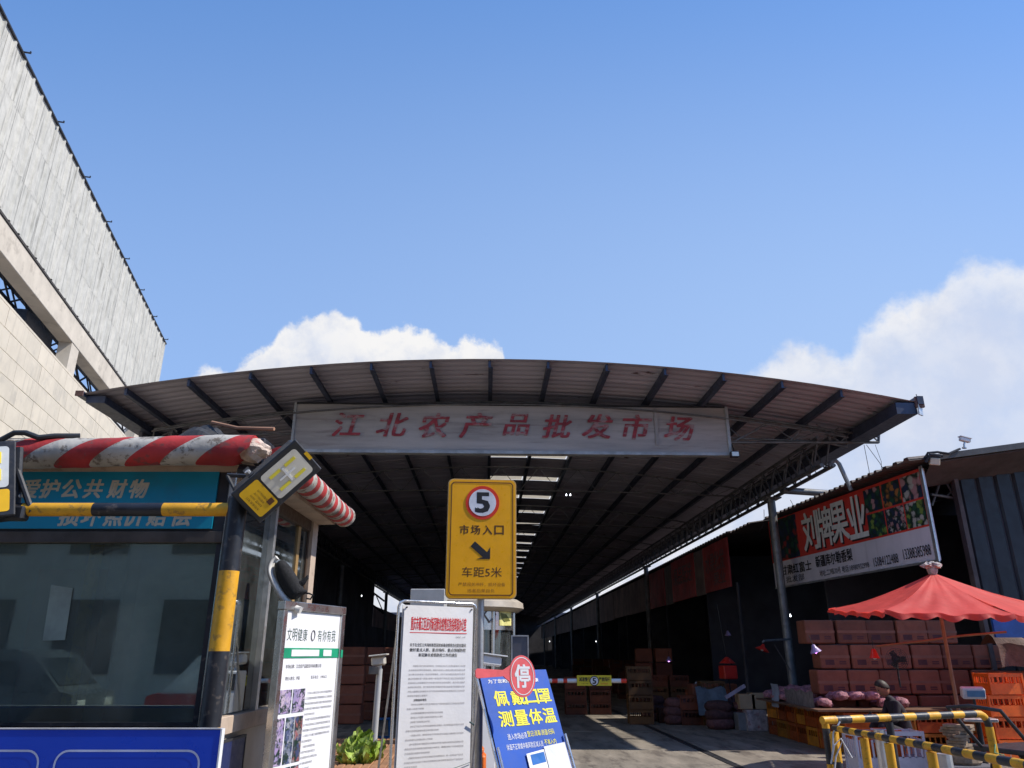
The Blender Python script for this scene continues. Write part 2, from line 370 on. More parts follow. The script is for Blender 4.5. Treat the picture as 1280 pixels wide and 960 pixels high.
roll_white = M('awning_white', (0.45, 0.42, 0.37), 0.75, var=0.25, scale=3, dirt=(0.12, 0.09, 0.065), damt=0.85, dscale=11, bump=0.4, bscale=10, d_lo=0.50, d_hi=0.6)
foam_m = M('torn_foam', (0.58, 0.46, 0.38), 0.9, var=0.25, scale=12, dirt=(0.5, 0.08, 0.06), damt=0.6, dscale=14, bump=0.6, bscale=30)
tarp_m = M('black_tarp', (0.022, 0.022, 0.024), 0.6, var=0.4, scale=5, bump=0.6, bscale=6)
lamp_body = M('lamp_housing', (0.025, 0.026, 0.03), 0.45, 0.2, var=0.2, scale=10, dirt=(0.09, 0.08, 0.08), damt=0.35, dscale=12)
lamp_glass = M('lamp_reflector', (0.72, 0.70, 0.62), 0.18, 0.25, var=0.08, scale=9, spec=0.8)
led_y = M('led_yellow', (0.85, 0.72, 0.06), 0.4, var=0.1)
label_y = M('label_yellow', (0.78, 0.45, 0.01), 0.4, var=0.08, scale=8)
rubber = M('rubber_sole', (0.72, 0.70, 0.66), 0.6, var=0.1, scale=14, dirt=(0.4, 0.36, 0.3), damt=0.3)
fabric_blk = M('black_knit', (0.012, 0.012, 0.014), 0.85, var=0.3, scale=30, bump=0.4, bscale=90)
umb_m = translucent_mat('umbrella_red', (0.92, 0.105, 0.08), 0.42, 0.6, 0.22, 2.0, (0.4, 0.06, 0.05))
card_m = M('brown_carton', (0.235, 0.078, 0.043), 0.8, var=0.14, scale=3, rand=0.42, dirt=(0.13, 0.05, 0.04), damt=0.35)
card_tan = M('tan_carton', (0.42, 0.29, 0.17), 0.75, var=0.12, scale=3, rand=0.15)
tape_m = M('carton_tape', (0.27, 0.10, 0.06), 0.4, var=0.1)
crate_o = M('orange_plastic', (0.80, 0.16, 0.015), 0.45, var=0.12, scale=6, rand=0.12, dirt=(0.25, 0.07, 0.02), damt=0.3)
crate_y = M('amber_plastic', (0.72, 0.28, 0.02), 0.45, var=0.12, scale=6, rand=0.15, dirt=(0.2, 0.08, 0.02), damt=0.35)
crate_w = M('white_plastic', (0.68, 0.62, 0.66), 0.45, var=0.1, scale=6)
net_m = M('pink_net', (0.40, 0.18, 0.21), 0.8, var=0.45, scale=14, rand=0.25, bump=0.9, bscale=30)
blue_cor = M('blue_grey_cladding', (0.022, 0.024, 0.030), 0.5, 0.1, var=0.2, scale=1.5, streak=0.4, rand=0.12)
row_roof = M('row_roof_sheet', (0.10, 0.08, 0.078), 0.7, var=0.25, scale=1.2, rand=0.12, dirt=(0.05, 0.03, 0.03), damt=0.5)
fascia_br = M('rusty_fascia', (0.40, 0.30, 0.29), 0.75, var=0.25, scale=1.0, streak=0.5, rand=0.2)
fascia_red = M('faded_red_board', (0.60, 0.085, 0.09), 0.6, var=0.25, scale=1.0, streak=0.4, rand=0.15)
sign_stall = M('stall_sign_red', (0.72, 0.055, 0.04), 0.5, var=0.08, scale=1.5)
sign_white = M('stall_sign_white', (0.74, 0.70, 0.76), 0.5, var=0.06, scale=1.5, streak=0.2)
sign_letter = M('stall_sign_lettering', (0.80, 0.80, 0.76), 0.5, var=0.08, scale=8, dirt=(0.4, 0.4, 0.38), damt=0.25, dscale=25)
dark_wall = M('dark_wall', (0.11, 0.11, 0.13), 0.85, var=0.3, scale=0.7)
brown_cor = M('rusty_ridged_sheet', (0.34, 0.17, 0.085), 0.7, var=0.25, scale=3, dirt=(0.16, 0.08, 0.05), damt=0.5)
leaf_m = M('cabbage_leaf', (0.30, 0.42, 0.06), 0.6, var=0.4, scale=9, rand=0.2, bump=0.5, bscale=25, dirt=(0.6, 0.65, 0.35), damt=0.5, dscale=14)
stool_m = M('blue_plastic', (0.01, 0.10, 0.30), 0.4, var=0.1)
skin_m = M('skin', (0.40, 0.20, 0.14), 0.55, var=0.06, scale=20)
cloth_dk = M('dark_clothing', (0.025, 0.025, 0.035), 0.85, var=0.3, scale=9)
hair_m = M('black_hair', (0.02, 0.015, 0.012), 0.6, var=0.2, scale=30)
red_lamp = M('red_enamel', (0.65, 0.03, 0.02), 0.35, var=0.1)
wood_m = M('bamboo_pole', (0.32, 0.17, 0.10), 0.7, var=0.2, scale=5)
tie_m = M('white_string', (0.6, 0.6, 0.62), 0.7, var=0.1)
facade_m = M('facade_render', (0.44, 0.43, 0.40), 0.85, var=0.15, scale=0.5, streak=0.3)
win_glass = glass_mat('booth_glass', (0.70, 0.82, 0.78), 0.18, 0.006, gcol=(0.80, 0.98, 0.92), film=(0.08, 0.20))
side_glass = glass_mat('side_glass', (0.35, 0.40, 0.40), 0.34, 0.01)
kiosk_glass = glass_mat('kiosk_glass', (0.5, 0.5, 0.52), 0.1)
far_glass = M('far_window_glass', (0.03, 0.035, 0.04), 0.15, var=0.2)
uv_m = emit_mat('purple_light', (0.65, 0.22, 1.0), 9.0)
crate_md = M('dimmed_orange_plastic', (0.40, 0.085, 0.012), 0.55, var=0.2, scale=5, rand=0.3, dirt=(0.12, 0.05, 0.02), damt=0.5)  # orange plastic with the shade under the goods table put into its colour
crate_my = M('dimmed_amber_plastic', (0.48, 0.19, 0.016), 0.55, var=0.2, scale=5, rand=0.3, dirt=(0.12, 0.06, 0.02), damt=0.5)  # amber copy, likewise darkened in colour for the shaded table crates
crate_dk = M('shaded_orange_plastic', (0.15, 0.035, 0.010), 0.6, var=0.2, scale=5, rand=0.3, dirt=(0.06, 0.03, 0.02), damt=0.6)  # deep-shade copy of the orange plastic; the aisle gloom is in the colour
crate_dy = M('shaded_amber_plastic', (0.12, 0.052, 0.010), 0.6, var=0.2, scale=5, rand=0.3, dirt=(0.06, 0.035, 0.02), damt=0.6)  # amber plastic darkened further, aisle shade painted into the base
white_l = emit_mat('white_light', (0.9, 0.95, 1.0), 5.0)
# ------------------------------------------------------------------ frames
A = math.atan(0.0325); CA, SA = math.cos(A), math.sin(A)
def W2(s, t, z=0.0): return Vector((s * CA - t * SA, s * SA + t * CA, z))
def hall(u, v, t):
    a, sl = ray(u, v); Y = t / (CA - a * SA); return Vector(((a * CA + SA) * Y, t, EYE + sl * Y))
def halls(u, v, s0):
    a, sl = ray(u, v); Y = s0 / (a * CA + SA); return Vector((s0, Y * (CA - a * SA), EYE + sl * Y))
HX = Vector((CA, SA, 0)); HY = Vector((-SA, CA, 0)); UP = Vector((0, 0, 1))

# ------------------------------------------------------------------ ground
g = MB(); g.grid(lambda u, v: Vector(((u - .5) * 1600, (v - .5) * 1600, -0.03)), 8, 8)
struct('ground', g, earth)
floor = MB(); floor.b6(-9, 14, -3, 110, -0.025, -0.012)
fl = struct('pavement', floor, M('slab_bed', (0.07, 0.062, 0.055), 0.95, var=0.2)); fl.rotation_euler = (0, 0, A)
for i, (s0, s1) in enumerate([(-8.9, -4.6), (-4.6, -0.3), (-0.3, 3.62), (3.74, 7.9), (7.9, 13.5)]):
    for j in range(16):
        t0 = -2.5 + j * 4.9 if j < 9 else None
        if t0 is None: continue
        m = MB(); k = 0.012; m.b6(s0 + k, s1 - k, t0 + k, t0 + 4.9 - k, -0.11, random.uniform(-0.002, 0.002), ch=0.006)
        obj('concrete_slab', m, concrete, fl)
m = MB(); m.b6(-8.9, 13.5, 41.7, 108, -0.02, 0.0); obj('far_slab', m, concrete, fl)
m = MB()
for j in range(60): m.b6(3.635, 3.725, 6 + j * 0.6, 6 + j * 0.6 + 0.57, -0.02, -0.004)
dr = obj('drain_cover', m, dark_steel, fl); dr['kind'] = 'stuff'

# ------------------------------------------------------------------ market hall
T0, SC0, HALF = 13.23, 0.34, 7.86
RISE, ZE = 0.78, 6.08
RR = (HALF ** 2 + RISE ** 2) / (2 * RISE)
def zr(s): return ZE + RISE - RR + math.sqrt(max(0, RR * RR - (s - SC0) ** 2))
H = thing('market_hall', 'long open-sided market hall with arched sheet metal roof over the road', 'market hall', (0, 0, 0), (0, 0, A))
def band(w, s0, s1, name):
    mb = MB(); ts = []; nr = max(1, round(w / 0.25)); pw = w / nr
    for r in range(nr):
        for f, z in ((0, 0), (.55, 0), (.65, .018), (.9, .018)): ts.append(((r + f) * pw, z))
    ts[-1] = (w - 0.03, .018); ts += [(w - 0.008, -.008), (w + 0.07, -.008)]
    vs = []; s_a = sorted(set([s0, s1] + [SC0 - HALF + 0.655 * i_ for i_ in range(25) if s0 < SC0 - HALF + 0.655 * i_ < s1])); ns = len(s_a) - 1
    for t, z in ts:
        for i in range(ns + 1):
            s = s_a[i]; vs.append((s, t, zr(s) + z))
    n = ns + 1; fs = [(a * n + i, a * n + i + 1, (a + 1) * n + i + 1, (a + 1) * n + i) for a in range(len(ts) - 1) for i in range(ns)]
    mb.add(vs, fs); return mb.mesh(name, roof_m, True)
SL, SRt = SC0 - HALF, SC0 + HALF
full1 = band(0.993, SL, SRt, 'roof_sheet'); full2 = band(1.15, SL, SRt, 'roof_sheet')
leftb = band(0.65, SL, 0.0, 'roof_sheet'); rightb = band(0.65, 2.26, SRt, 'roof_sheet')
pane = MB(); pane.grid(lambda u, v: Vector((0.05 + u * 1.03, v * 0.66, zr(0.05 + u * 1.03) + 0.012)), 4, 1); pane1 = pane.mesh('skylight_pane', skylight_m)
pane = MB(); pane.grid(lambda u, v: Vector((1.18 + u * 1.03, v * 0.66, zr(1.18 + u * 1.03) + 0.012)), 4, 1); pane2 = pane.mesh('skylight_pane', skylight_m)
t = T0
k = 0
while t < 20.17: link('roof_sheet', full1, H, (0, t, 0)); t += 0.993; k += 1
while t < 109:
    link('roof_sheet', leftb, H, (0, t, 0)); link('roof_sheet', rightb, H, (0, t, 0))
    link('skylight_pane', pane1, H, (0, t, 0)); link('skylight_pane', pane2, H, (0, t, 0)); t += 0.65
    for q_ in range(2): link('roof_sheet', full2, H, (0, t, 0)); t += 1.15
TEND = t
for k in range(-6, 7):
    s = 1.13 * k
    if s > SRt - .6 or s < SL + .6: continue
    m = MB(); z = zr(s) - 0.012
    m.b6(s - 0.022, s + 0.022, T0 + 0.06, TEND, z - 0.14, z); m.b6(s + 0.022, s + 0.065, T0 + 0.06, TEND, z - 0.14, z - 0.13)
    obj('purlin', m, purlin_m, H)
m = MB(); m.b6(SRt - 0.42, SRt - 0.02, T0 + 0.02, TEND, ZE - 0.24, ZE - 0.016); m.b6(SRt - 0.02, SRt + 0.10, T0 - 0.05, TEND, ZE - 0.06, ZE + 0.1)
obj('eave_beam', m, purlin_m, H)
m = MB(); m.b6(SL + 0.02, SL + 0.36, T0 + 0.12, TEND, ZE - 0.15, ZE - 0.016); m.b6(SL - 0.10, SL + 0.02, T0 - 0.02, TEND, ZE - 0.06, ZE + 0.03)
obj('eave_beam', m, purlin_m, H)
m = MB(); m.b6(SRt - 0.05, SRt + 0.12, T0 - 0.03, T0 + 0.02, ZE - 0.12, ZE + 0.10, ch=0.01)
obj('gutter_end', m, M('gutter_end_brown', (0.12, 0.06, 0.05), 0.7, var=0.3, scale=12), H)
m = MB(); m.b6(SL - 0.12, SL + 0.03, T0 - 0.04, T0 - 0.021, ZE - 0.07, ZE + 0.035, ch=0.005)
obj('gutter_end', m, M('gutter_end_brown', (0.12, 0.06, 0.05)), H)
# cross trusses
def truss_mesh(first):
    mb = MB(); sL, sR = (SL + 0.55, SRt - 0.55)
    off = 0.24; zb = 5.78
    n = 26; top = [Vector((sL + (sR - sL) * i / n, 0, zr(sL + (sR - sL) * i / n) - off)) for i in range(n + 1)]
    mb.path(top, 0.026, 6)
    bot = [Vector((p_.x, 0, min(zb, p_.z - 0.04) + 0.30 * max(0, 1 - ((p_.x - SC0) / 7.3) ** 2) * 0.5)) for p_ in top]
    bot[0].z = top[0].z - 0.26; bot[-1].z = top[-1].z - 0.26
    mb.path(bot, 0.022, 6)
    for i in range(n):
        mb.tube(top[i] if i % 2 else bot[i], bot[i + 1] if i % 2 else top[i + 1], 0.012, n=4, cap=False)
    mb.tube(top[0], bot[0], 0.02, n=5); mb.tube(top[-1], bot[-1], 0.02, n=5)
    return mb.mesh('roof_truss', truss_m)
tm = truss_mesh(True)
TR = [15.12 + 5.9 * k for k in range(16)]
for tt in TR: link('roof_truss', tm, H, (0, tt, 0))
# outrigger of the first truss under the right eave
m = MB(); e0 = hall(1036, 592, 15.05); e1 = hall(1099, 545, 15.05); e1b = hall(1098, 553, 15.05); e0b = hall(913, 553, 15.05); e0c = hall(905, 518, 15.05)
m.tube(e0b, e1b, 0.030, n=6); m.tube(e0c, hall(1098, 546, 15.05), 0.024, n=6)
m.tube(e1b + Vector((0, 0, -.01)), hall(1099, 534, 15.05), 0.028, n=6); m.tube(hall(1080, 537, 15.05), hall(1097, 551, 15.05), 0.02, n=5)
for u0, u1 in ((915, 960), (1050, 1020), (985, 1010), (1050, 1075)): m.tube(hall(u0, 553, 15.05), hall(u1, 530, 15.05), 0.015, n=4)
obj('truss_outrigger', m, truss_m, H)
# longitudinal trusses on the posts
def long_truss(s, t0, t1, name='edge_truss', zb=5.26, zt=5.86):
    mb = MB(); 
    for ds in (-0.13, 0.13): mb.tube((s + ds, t0, zb), (s + ds, t1, zb), 0.045, n=6)
    mb.tube((s - 0.13, t0, zt), (s - 0.13, t1, zt), 0.04, n=6); mb.tube((s + 0.13, t0, zt), (s + 0.13, t1, zt), 0.04, n=6)
    n = round((t1 - t0) / 0.42); st = (t1 - t0) / n
    for i in range(n):
        a, c = (zb, zt) if i % 2 else (zt, zb)
        for ds in (-0.13, 0.13): mb.tube((s + ds, t0 + i * st, a), (s + ds, t0 + (i + 1) * st, c), 0.020, n=4, cap=False)
        mb.tube((s - .13, t0 + i * st, zb), (s + .13, t0 + (i + 1) * st, zb), 0.012, n=3, cap=False)
        if i % 4 == 0: mb.tube((s, t0 + i * st, zt), (s + (0.35 if s > 0 else -0.35), t0 + i * st, zr(s) - 0.2), 0.018, n=4)
    return obj(name, mb, truss_m, H)
PT = [18.35 + 15.6 * k for k in range(6)]
prev = 15.0
for tp in PT + [TEND]:
    long_truss(7.12, prev, min(tp, TEND)); long_truss(-6.44, prev, min(tp, TEND)); prev = tp
post_m = M('post_steel', (0.24, 0.245, 0.25), 0.45, 0.4, var=0.25, scale=3, streak=0.4, dirt=(0.10, 0.06, 0.045), damt=0.4)
for tp in PT:
    for s in (7.12, -6.44):
        m = MB(); m.tube((s, tp, 0), (s, tp, 5.23), 0.10, n=14); m.b6(s - .2, s + .2, tp - .2, tp + .2, 0.001, 0.03); m.b6(s - .2, s + .2, tp - .2, tp + .2, 5.19, 5.225)
        obj('post', m, post_m, H, True)
# gable bow of the front edge, under-roof pipe lines
m = MB(); n = 40
for zz, tt in ((0.36, 14.9),): m.path([Vector((SL + .6 + (2 * HALF - 1.2) * i / n, tt, zr(SL + .6 + (2 * HALF - 1.2) * i / n) - zz)) for i in range(n + 1)], 0.018, 6)
obj('bracing_pipe', m, truss_m, H)
m = MB(); 
for dt in (0.35, 1.0, 1.65, 2.4):
    pass
# rainwater pipe from the edge truss over to the stall roof
m = MB(); pts = [hall(1036, 583, 15.05), hall(1040, 577, 15.05), hall(1045, 576, 15.05), hall(1049, 580, 15.05), hall(1054, 591, 15.05), hall(1064, 613, 15.0)]
m.path(pts, 0.045, 8); m.tube(halls(978, 613, 7.12), hall(1054, 618, 17.6), 0.085, n=10)
obj('rain_pipe', m, post_m, H, True)
# box floodlight under the end of the banner and a camera at the corner
m = MB(); c_ = hall(918, 568, 14.8); m.box(c_, (0.16, 0.14, 0.12), (0.3, 0, 0), ch=0.01)
fl_ = thing('floodlight', 'small square floodlight hanging under the right end of the hall banner', 'floodlight', W2(c_.x, c_.y, c_.z), (0, 0, A))
m = MB(); m.box((0, 0, 0), (0.17, 0.12, 0.12), ch=0.01); obj('housing', m, lamp_body, fl_); m = MB(); m.box((0.0, -0.062, -0.005), (0.14, 0.01, 0.09)); obj('lens', m, lamp_glass, fl_)
m = MB(); m.tube((0, 0, 0.06), (0, 0.1, 0.25), 0.012); obj('bracket', m, lamp_body, fl_)
c_ = hall(1150, 511, T0)
pc = thing('hanging_panel', 'small pale rectangular plate hanging from the right corner of the hall roof', 'plate', W2(c_.x, c_.y, c_.z), (0, 0, A + 0.5))
m = MB(); m.box((0, 0, 0), (0.12, 0.03, 0.26), (0, 0.1, 0)); obj('plate', m, alu, pc); m = MB(); m.tube((0, 0, 0.13), (0, 0.02, 0.30), 0.008, n=6); obj('hanger', m, dark_steel, pc)
hk = MB(); cc = hall(1141, 512, T0 + 0.1); n = 14
hk.path([cc + Vector((math.cos(a_ / n * 6.28) * .035, 0, math.sin(a_ / n * 6.28) * .035 - .03)) for a_ in range(n + 1)], 0.008, 5); obj('eave_ring', hk, dark_steel, H)

# banner
BT = 14.98
q = [hall(374, 504, BT), hall(903, 513, BT), hall(912, 570, BT), hall(365, 561, BT)]
BN = thing('hall_banner', 'long weathered grey banner with nine red brush characters on the hall front', 'banner', (0, 0, 0), (0, 0, A))
zt_, zb_ = (q[0].z + q[1].z) / 2, (q[2].z + q[3].z) / 2
sl_, sr_ = (q[0].x + q[3].x) / 2, (q[1].x + q[2].x) / 2
m = MB(); m.grid(lambda u, v: Vector((sl_ + (sr_ - sl_) * u, BT - 0.05 + 0.012 * math.sin(u * 47) * math.sin(v * 3) + random.uniform(-.004, .004), zb_ + (zt_ - zb_) * v)), 110, 12)
m.b6(sl_, sr_, BT, BT + 0.06, zb_ + .01, zt_ - .01)
obj('banner_sheet', m, banner_m, BN, True)
m = MB(); m.b6(sl_ - .03, sr_ + .03, BT - .09, BT + .09, zb_ - .05, zb_ + .015); obj('bottom_rail', m, banner_frame, BN)
m = MB(); m.b6(sr_, sr_ + .06, BT - .09, BT + .30, zb_ + .015, zt_ + .02); obj('side_rail', m, banner_frame, BN)
m = MB(); m.b6(sl_ - .05, sl_, BT - .08, BT + .12, zb_ + .015, zt_ + .02); obj('side_rail', m, banner_frame, BN)
m = MB(); m.b6(sl_, sr_, BT - .08, BT + .06, zt_, zt_ + .035); obj('top_rail', m, dark_steel, BN)
jx = hall(820, 540, BT).x
m = MB(); m.b6(jx - .03, jx + .03, BT - .075, BT - .065, zb_ + .17, zt_ - .02); obj('seam_strip', m, M('seam_grey', (0.36, 0.34, 0.34), 0.7), BN)
fr = ((0, BT - 0.07, 0), (1, 0, 0), (0, 0, 1), (0, -1, 0))
for ch, u, v, hh in zip('江北农产品批发市场', (436, 491, 543, 595, 645, 696, 746, 796, 848), (532, 532, 533, 533, 532, 534, 534, 535, 537), (.50, .50, .52, .54, .46, .50, .52, .54, .52)):
    c_ = hall(u, v, BT)
    text('character', ch, fr, c_.x, c_.z, None, hh * 1.0, red_letter, BN, bold=0.02, shear=0.22, off=0.008, wscale=1.12)

# left enclosure of the hall (dark sheet wall) and end wall
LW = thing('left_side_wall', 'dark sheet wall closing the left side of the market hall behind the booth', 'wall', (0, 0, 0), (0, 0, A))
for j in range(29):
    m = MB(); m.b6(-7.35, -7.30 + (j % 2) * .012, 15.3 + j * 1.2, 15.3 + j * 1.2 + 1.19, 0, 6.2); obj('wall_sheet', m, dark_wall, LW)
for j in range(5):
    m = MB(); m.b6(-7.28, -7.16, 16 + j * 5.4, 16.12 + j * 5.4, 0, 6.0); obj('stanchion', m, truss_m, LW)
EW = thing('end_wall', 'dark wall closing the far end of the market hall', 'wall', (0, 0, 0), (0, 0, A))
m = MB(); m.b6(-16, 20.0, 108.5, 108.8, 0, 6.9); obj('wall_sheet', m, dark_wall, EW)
# low row on the far left, with a small arched roof seen against the sky
LR = thing('far_left_stalls', 'low dark stall row far down the left side of the hall', 'stall row', (0, 0, 0), (0, 0, A))
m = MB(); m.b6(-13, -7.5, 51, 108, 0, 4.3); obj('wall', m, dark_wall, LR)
m = MB()
for j in range(10): m.b6(-7.5, -7.42, 51 + j * 5.4, 51 + j * 5.4 + 5.3, 3.2, 4.5)
obj('fascia', m, fascia_br, LR)
FT = thing('distant_roof_truss', 'arched lattice roof truss seen against bright sky at far left of hall', 'roof', (0, 0, 0), (0, 0, A))
m = MB(); n = 16
tp_ = [Vector((-16 + 9.4 * i / n, 50, 6.9 - 0.022 * (i - 6) ** 2)) for i in range(n + 1)]
m.path(tp_, 0.06, 5); m.path([p_ - Vector((0, 0, 0.75)) for p_ in tp_], 0.06, 5)
for i in range(n): m.tube(tp_[i] if i % 2 else tp_[i] - Vector((0, 0, .75)), tp_[i + 1] - Vector((0, 0, .75)) if i % 2 else tp_[i + 1], 0.04, n=4)
obj('lattice', m, dark_steel, FT)

# ------------------------------------------------------------------ right stall row
RS = 7.62
RW = thing('stall_row', 'long row of dark fruit stalls with rusty fascia along the right side', 'stall row', (0, 0, 0), (0, 0, A))
for i, (t0, t1, mt, zb, zt) in enumerate([(23.6, 26.4, fascia_red, 3.50, 4.92), (26.45, 27.5, fascia_br, 3.47, 4.90), (27.55, 31.0, fascia_red, 3.48, 4.93), (31.05, 32.4, fascia_br, 3.44, 4.9), (32.45, 36.5, fascia_red, 3.46, 4.9),
                                    (36.55, 41, fascia_br, 3.44, 4.88), (41.05, 46, fascia_br, 3.47, 4.9), (46.05, 52, fascia_br, 3.42, 4.92), (52.6, 60, fascia_br, 3.4, 4.9), (60.1, 70, fascia_br, 3.42, 4.88), (70.1, 84, fascia_br, 3.42, 4.9), (84.1, 108, fascia_br, 3.4, 4.88)]):
    m = MB(); m.b6(RS - 0.05 - 0.02 * (i % 3), RS, t0, t1, zb, zt + .10); obj('fascia_board', m, mt, RW)
# lettering on the red boards, too faded to read as words in the photo: pale bands and strokes
pale_red = M('pale_print', (0.33, 0.16, 0.16), 0.7, var=0.3, scale=6)
frr = ((RS - 0.10, 0, 0), (0, -1, 0), (0, 0, 1), (-1, 0, 0))
text('character', '水果批发', frr, -24.9, 4.4, 2.1, 0.62, pale_red, RW, bold=0.02)
text('character', '果业', frr, -24.5, 3.85, 1.3, 0.4, pale_red, RW, bold=0.02)
text('character', '果品配送', frr, -29.2, 4.4, 2.7, 0.66, pale_red, RW, bold=0.02)
# row roof: ribbed sheets rising to the right
def roof_row(t0, t1, s0, s1, z0, z1, name='roof_sheet'):
    mb = MB(); vs = []; ts = []; nr = max(1, round((t1 - t0) / 0.3)); pw = (t1 - t0) / nr
    for r in range(nr):
        for f, z in ((0, 0), (.5, 0), (.6, .05), (.9, .05)): ts.append((t0 + (r + f) * pw, z))
    ts.append((t1, 0))
    for tt, dz in ts: vs += [(s0, tt, z0 + dz), (s1, tt, z1 + dz), (s0, tt, z0 + dz - .03), (s1, tt, z1 + dz - .03)]
    fs = []
    for a_ in range(len(ts) - 1):
        o = a_ * 4; fs += [(o, o + 1, o + 5, o + 4), (o + 2, o + 6, o + 7, o + 3), (o, o + 4, o + 6, o + 2), (o + 1, o + 3, o + 7, o + 5)]
    mb.add(vs, fs); return mb
tt = 20.9
while tt < 108:
    w_ = 1.0 if tt < 34 else (4.0 if tt < 60 else 12.0)
    obj('roof_sheet', roof_row(tt, min(tt + w_, 108), RS - 0.18, 17, 5.07 - (0.05 if tt < 22 else 0), 6.5), row_roof, RW); tt += w_
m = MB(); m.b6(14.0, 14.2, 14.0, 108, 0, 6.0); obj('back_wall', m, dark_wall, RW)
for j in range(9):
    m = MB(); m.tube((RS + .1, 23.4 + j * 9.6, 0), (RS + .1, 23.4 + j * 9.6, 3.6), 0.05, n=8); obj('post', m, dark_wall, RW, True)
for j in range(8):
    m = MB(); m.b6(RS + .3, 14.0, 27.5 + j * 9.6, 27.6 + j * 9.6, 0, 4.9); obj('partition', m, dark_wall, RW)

# ------------------------------------------------------------------ the near stall with the printed board, its own roof
sq = [at(960.6, 655.6, 20.0), at(1150, 580.5, 13.8), at(1168, 697, 13.8), at(968, 737, 20.0)]
ex_ = Vector((sq[1].x - sq[0].x, sq[1].y - sq[0].y, 0)); SLEN = ex_.length; ex_.normalize(); sn_ = Vector((ex_.y, -ex_.x, 0)) * 1.0
if sn_.x > 0: sn_ = -sn_
SB = thing('stall_sign', 'big red and white fruit shop board with photo prints above the umbrella', 'shop sign', (sq[0].x, sq[0].y, 0), (0, 0, math.atan2(ex_.y, ex_.x)))
ztop = (sq[0].z + sq[1].z) / 2; zbot = (sq[2].z + sq[3].z) / 2
m = MB(); m.b6(0, SLEN, 0.0, 0.06, zbot, ztop); obj('board', m, sign_white, SB)
# sign frame: local x runs towards the viewer, local -y is the face when the row lies on the right
face = -1.0 if (Matrix.Rotation(math.atan2(ex_.y, ex_.x), 3, 'Z') @ Vector((0, -1, 0))).x < 0 else 1.0
FY = 0.0 if face < 0 else 0.06
def sgn(x0, x1, z0, z1, d, mt, name):
    m = MB(); y0 = FY + face * d; m.b6(x0, x1, min(FY, y0), max(FY, y0), z0, z1); return obj(name, m, mt, SB)
zm = zbot + (ztop - zbot) * 0.365
sgn(SLEN * .0, SLEN * 1.0, zm, ztop, 0.006, sign_stall, 'red_panel')
sgn(SLEN - .03, SLEN + .05, zbot - .03, ztop + .03, 0.03, alu, 'edge_strip'); sgn(0, SLEN - .04, zbot - .03, zbot + .012, 0.02, alu, 'edge_strip')
def fu(u):                                       # place along the board seen at photo column u
    a_ = ray(u, 650)[0]; d_ = P0s - 0 * P0s; e_ = P1s - P0s
    k_ = (a_ * P0s.y - P0s.x) / (e_.x - a_ * e_.y); return max(-.1, min(1.1, k_))
P0s, P1s = Vector((sq[0].x, sq[0].y)), Vector((sq[1].x, sq[1].y))
def photo_mat(name, cols, scale=9.0):
    m_ = bpy.data.materials.new(name); m_.use_nodes = True; n_ = m_.node_tree; n_.nodes.clear(); b_ = NB(n_)
    o_ = b_.n('ShaderNodeOutputMaterial'); pr = b_.n('ShaderNodeBsdfPrincipled'); tc_ = b_.n('ShaderNodeTexCoord')
    vo = b_.n('ShaderNodeTexVoronoi'); vo.inputs['Scale'].default_value = scale
    b_.link(b_.mix(0.12, tc_.outputs['Object'], b_.noise(tc_.outputs['Object'], scale, 3, .6, 1)), vo.inputs['Vector'])
    sp_ = b_.n('ShaderNodeSeparateColor'); b_.link(vo.outputs['Color'], sp_.inputs[0])
    rp = b_.n('ShaderNodeValToRGB'); rp.color_ramp.interpolation = 'CONSTANT'; b_.link(sp_.outputs[0], rp.inputs[0])
    for i, c in enumerate(cols):
        e = rp.color_ramp.elements[i] if i < 2 else rp.color_ramp.elements.new(i / len(cols))
        e.position = i / len(cols); e.color = c4(c)
    dk = b_.mix(b_.smooth(vo.outputs['Distance'], 0.0, 0.09 * 9 / scale * 5), (0.0, 0.0, 0.0, 1), (0.06, 0.06, 0.05, 1))
    cc_ = b_.mix(b_.smooth(vo.outputs['Distance'], 0.25 * 1.6, 0.75), rp.outputs[0], (0.01, 0.03, 0.02, 1))
    b_.link(cc_, pr.inputs['Base Color']); pr.inputs['Roughness'].default_value = 0.5; b_.link(pr.outputs[0], o_.inputs[0]); MATS[name] = m_; return m_
GR = (0.02, 0.09, 0.05); DB = (0.015, 0.03, 0.07); OR = (0.42, 0.17, 0.05); PK = (0.45, 0.25, 0.27); WH = (0.45, 0.45, 0.42); YG = (0.20, 0.30, 0.06); RD = (0.35, 0.03, 0.03)
pm = [photo_mat('fruit_print_plum', (DB, PK, DB, GR)), photo_mat('fruit_print_apricot', (GR, OR, DB, OR)), photo_mat('fruit_print_peach', (DB, PK, DB, WH), 7),
      photo_mat('fruit_print_leaves', (GR, YG, DB, GR), 11), photo_mat('fruit_print_blossom', (WH, DB, PK, DB), 13), photo_mat('fruit_print_pear', (YG, GR, YG, WH), 10), photo_mat('fruit_print_apples', (DB, RD, GR, DB), 7)]
x0 = SLEN * fu(1084); pw_ = (SLEN - .05 - x0) / 3; gz = (ztop - zm)
for i in range(3):
    for j in range(2):
        sgn(x0 + i * pw_ + .02, x0 + (i + 1) * pw_ - .02, ztop - .04 - (j + 1) * gz * .475 + .02, ztop - .04 - j * gz * .475 - .02, 0.012, pm[j * 3 + i], 'fruit_print')
sgn(0.05, SLEN * fu(995), zm + .02, ztop - .03, 0.012, pm[6], 'fruit_print')
fs_ = ((0, FY + face * 0.012, 0), (1, 0, 0), (0, 0, 1), (0, face, 0))
sh_m = M('letter_shadow', (0.03, 0.02, 0.02), 0.6)
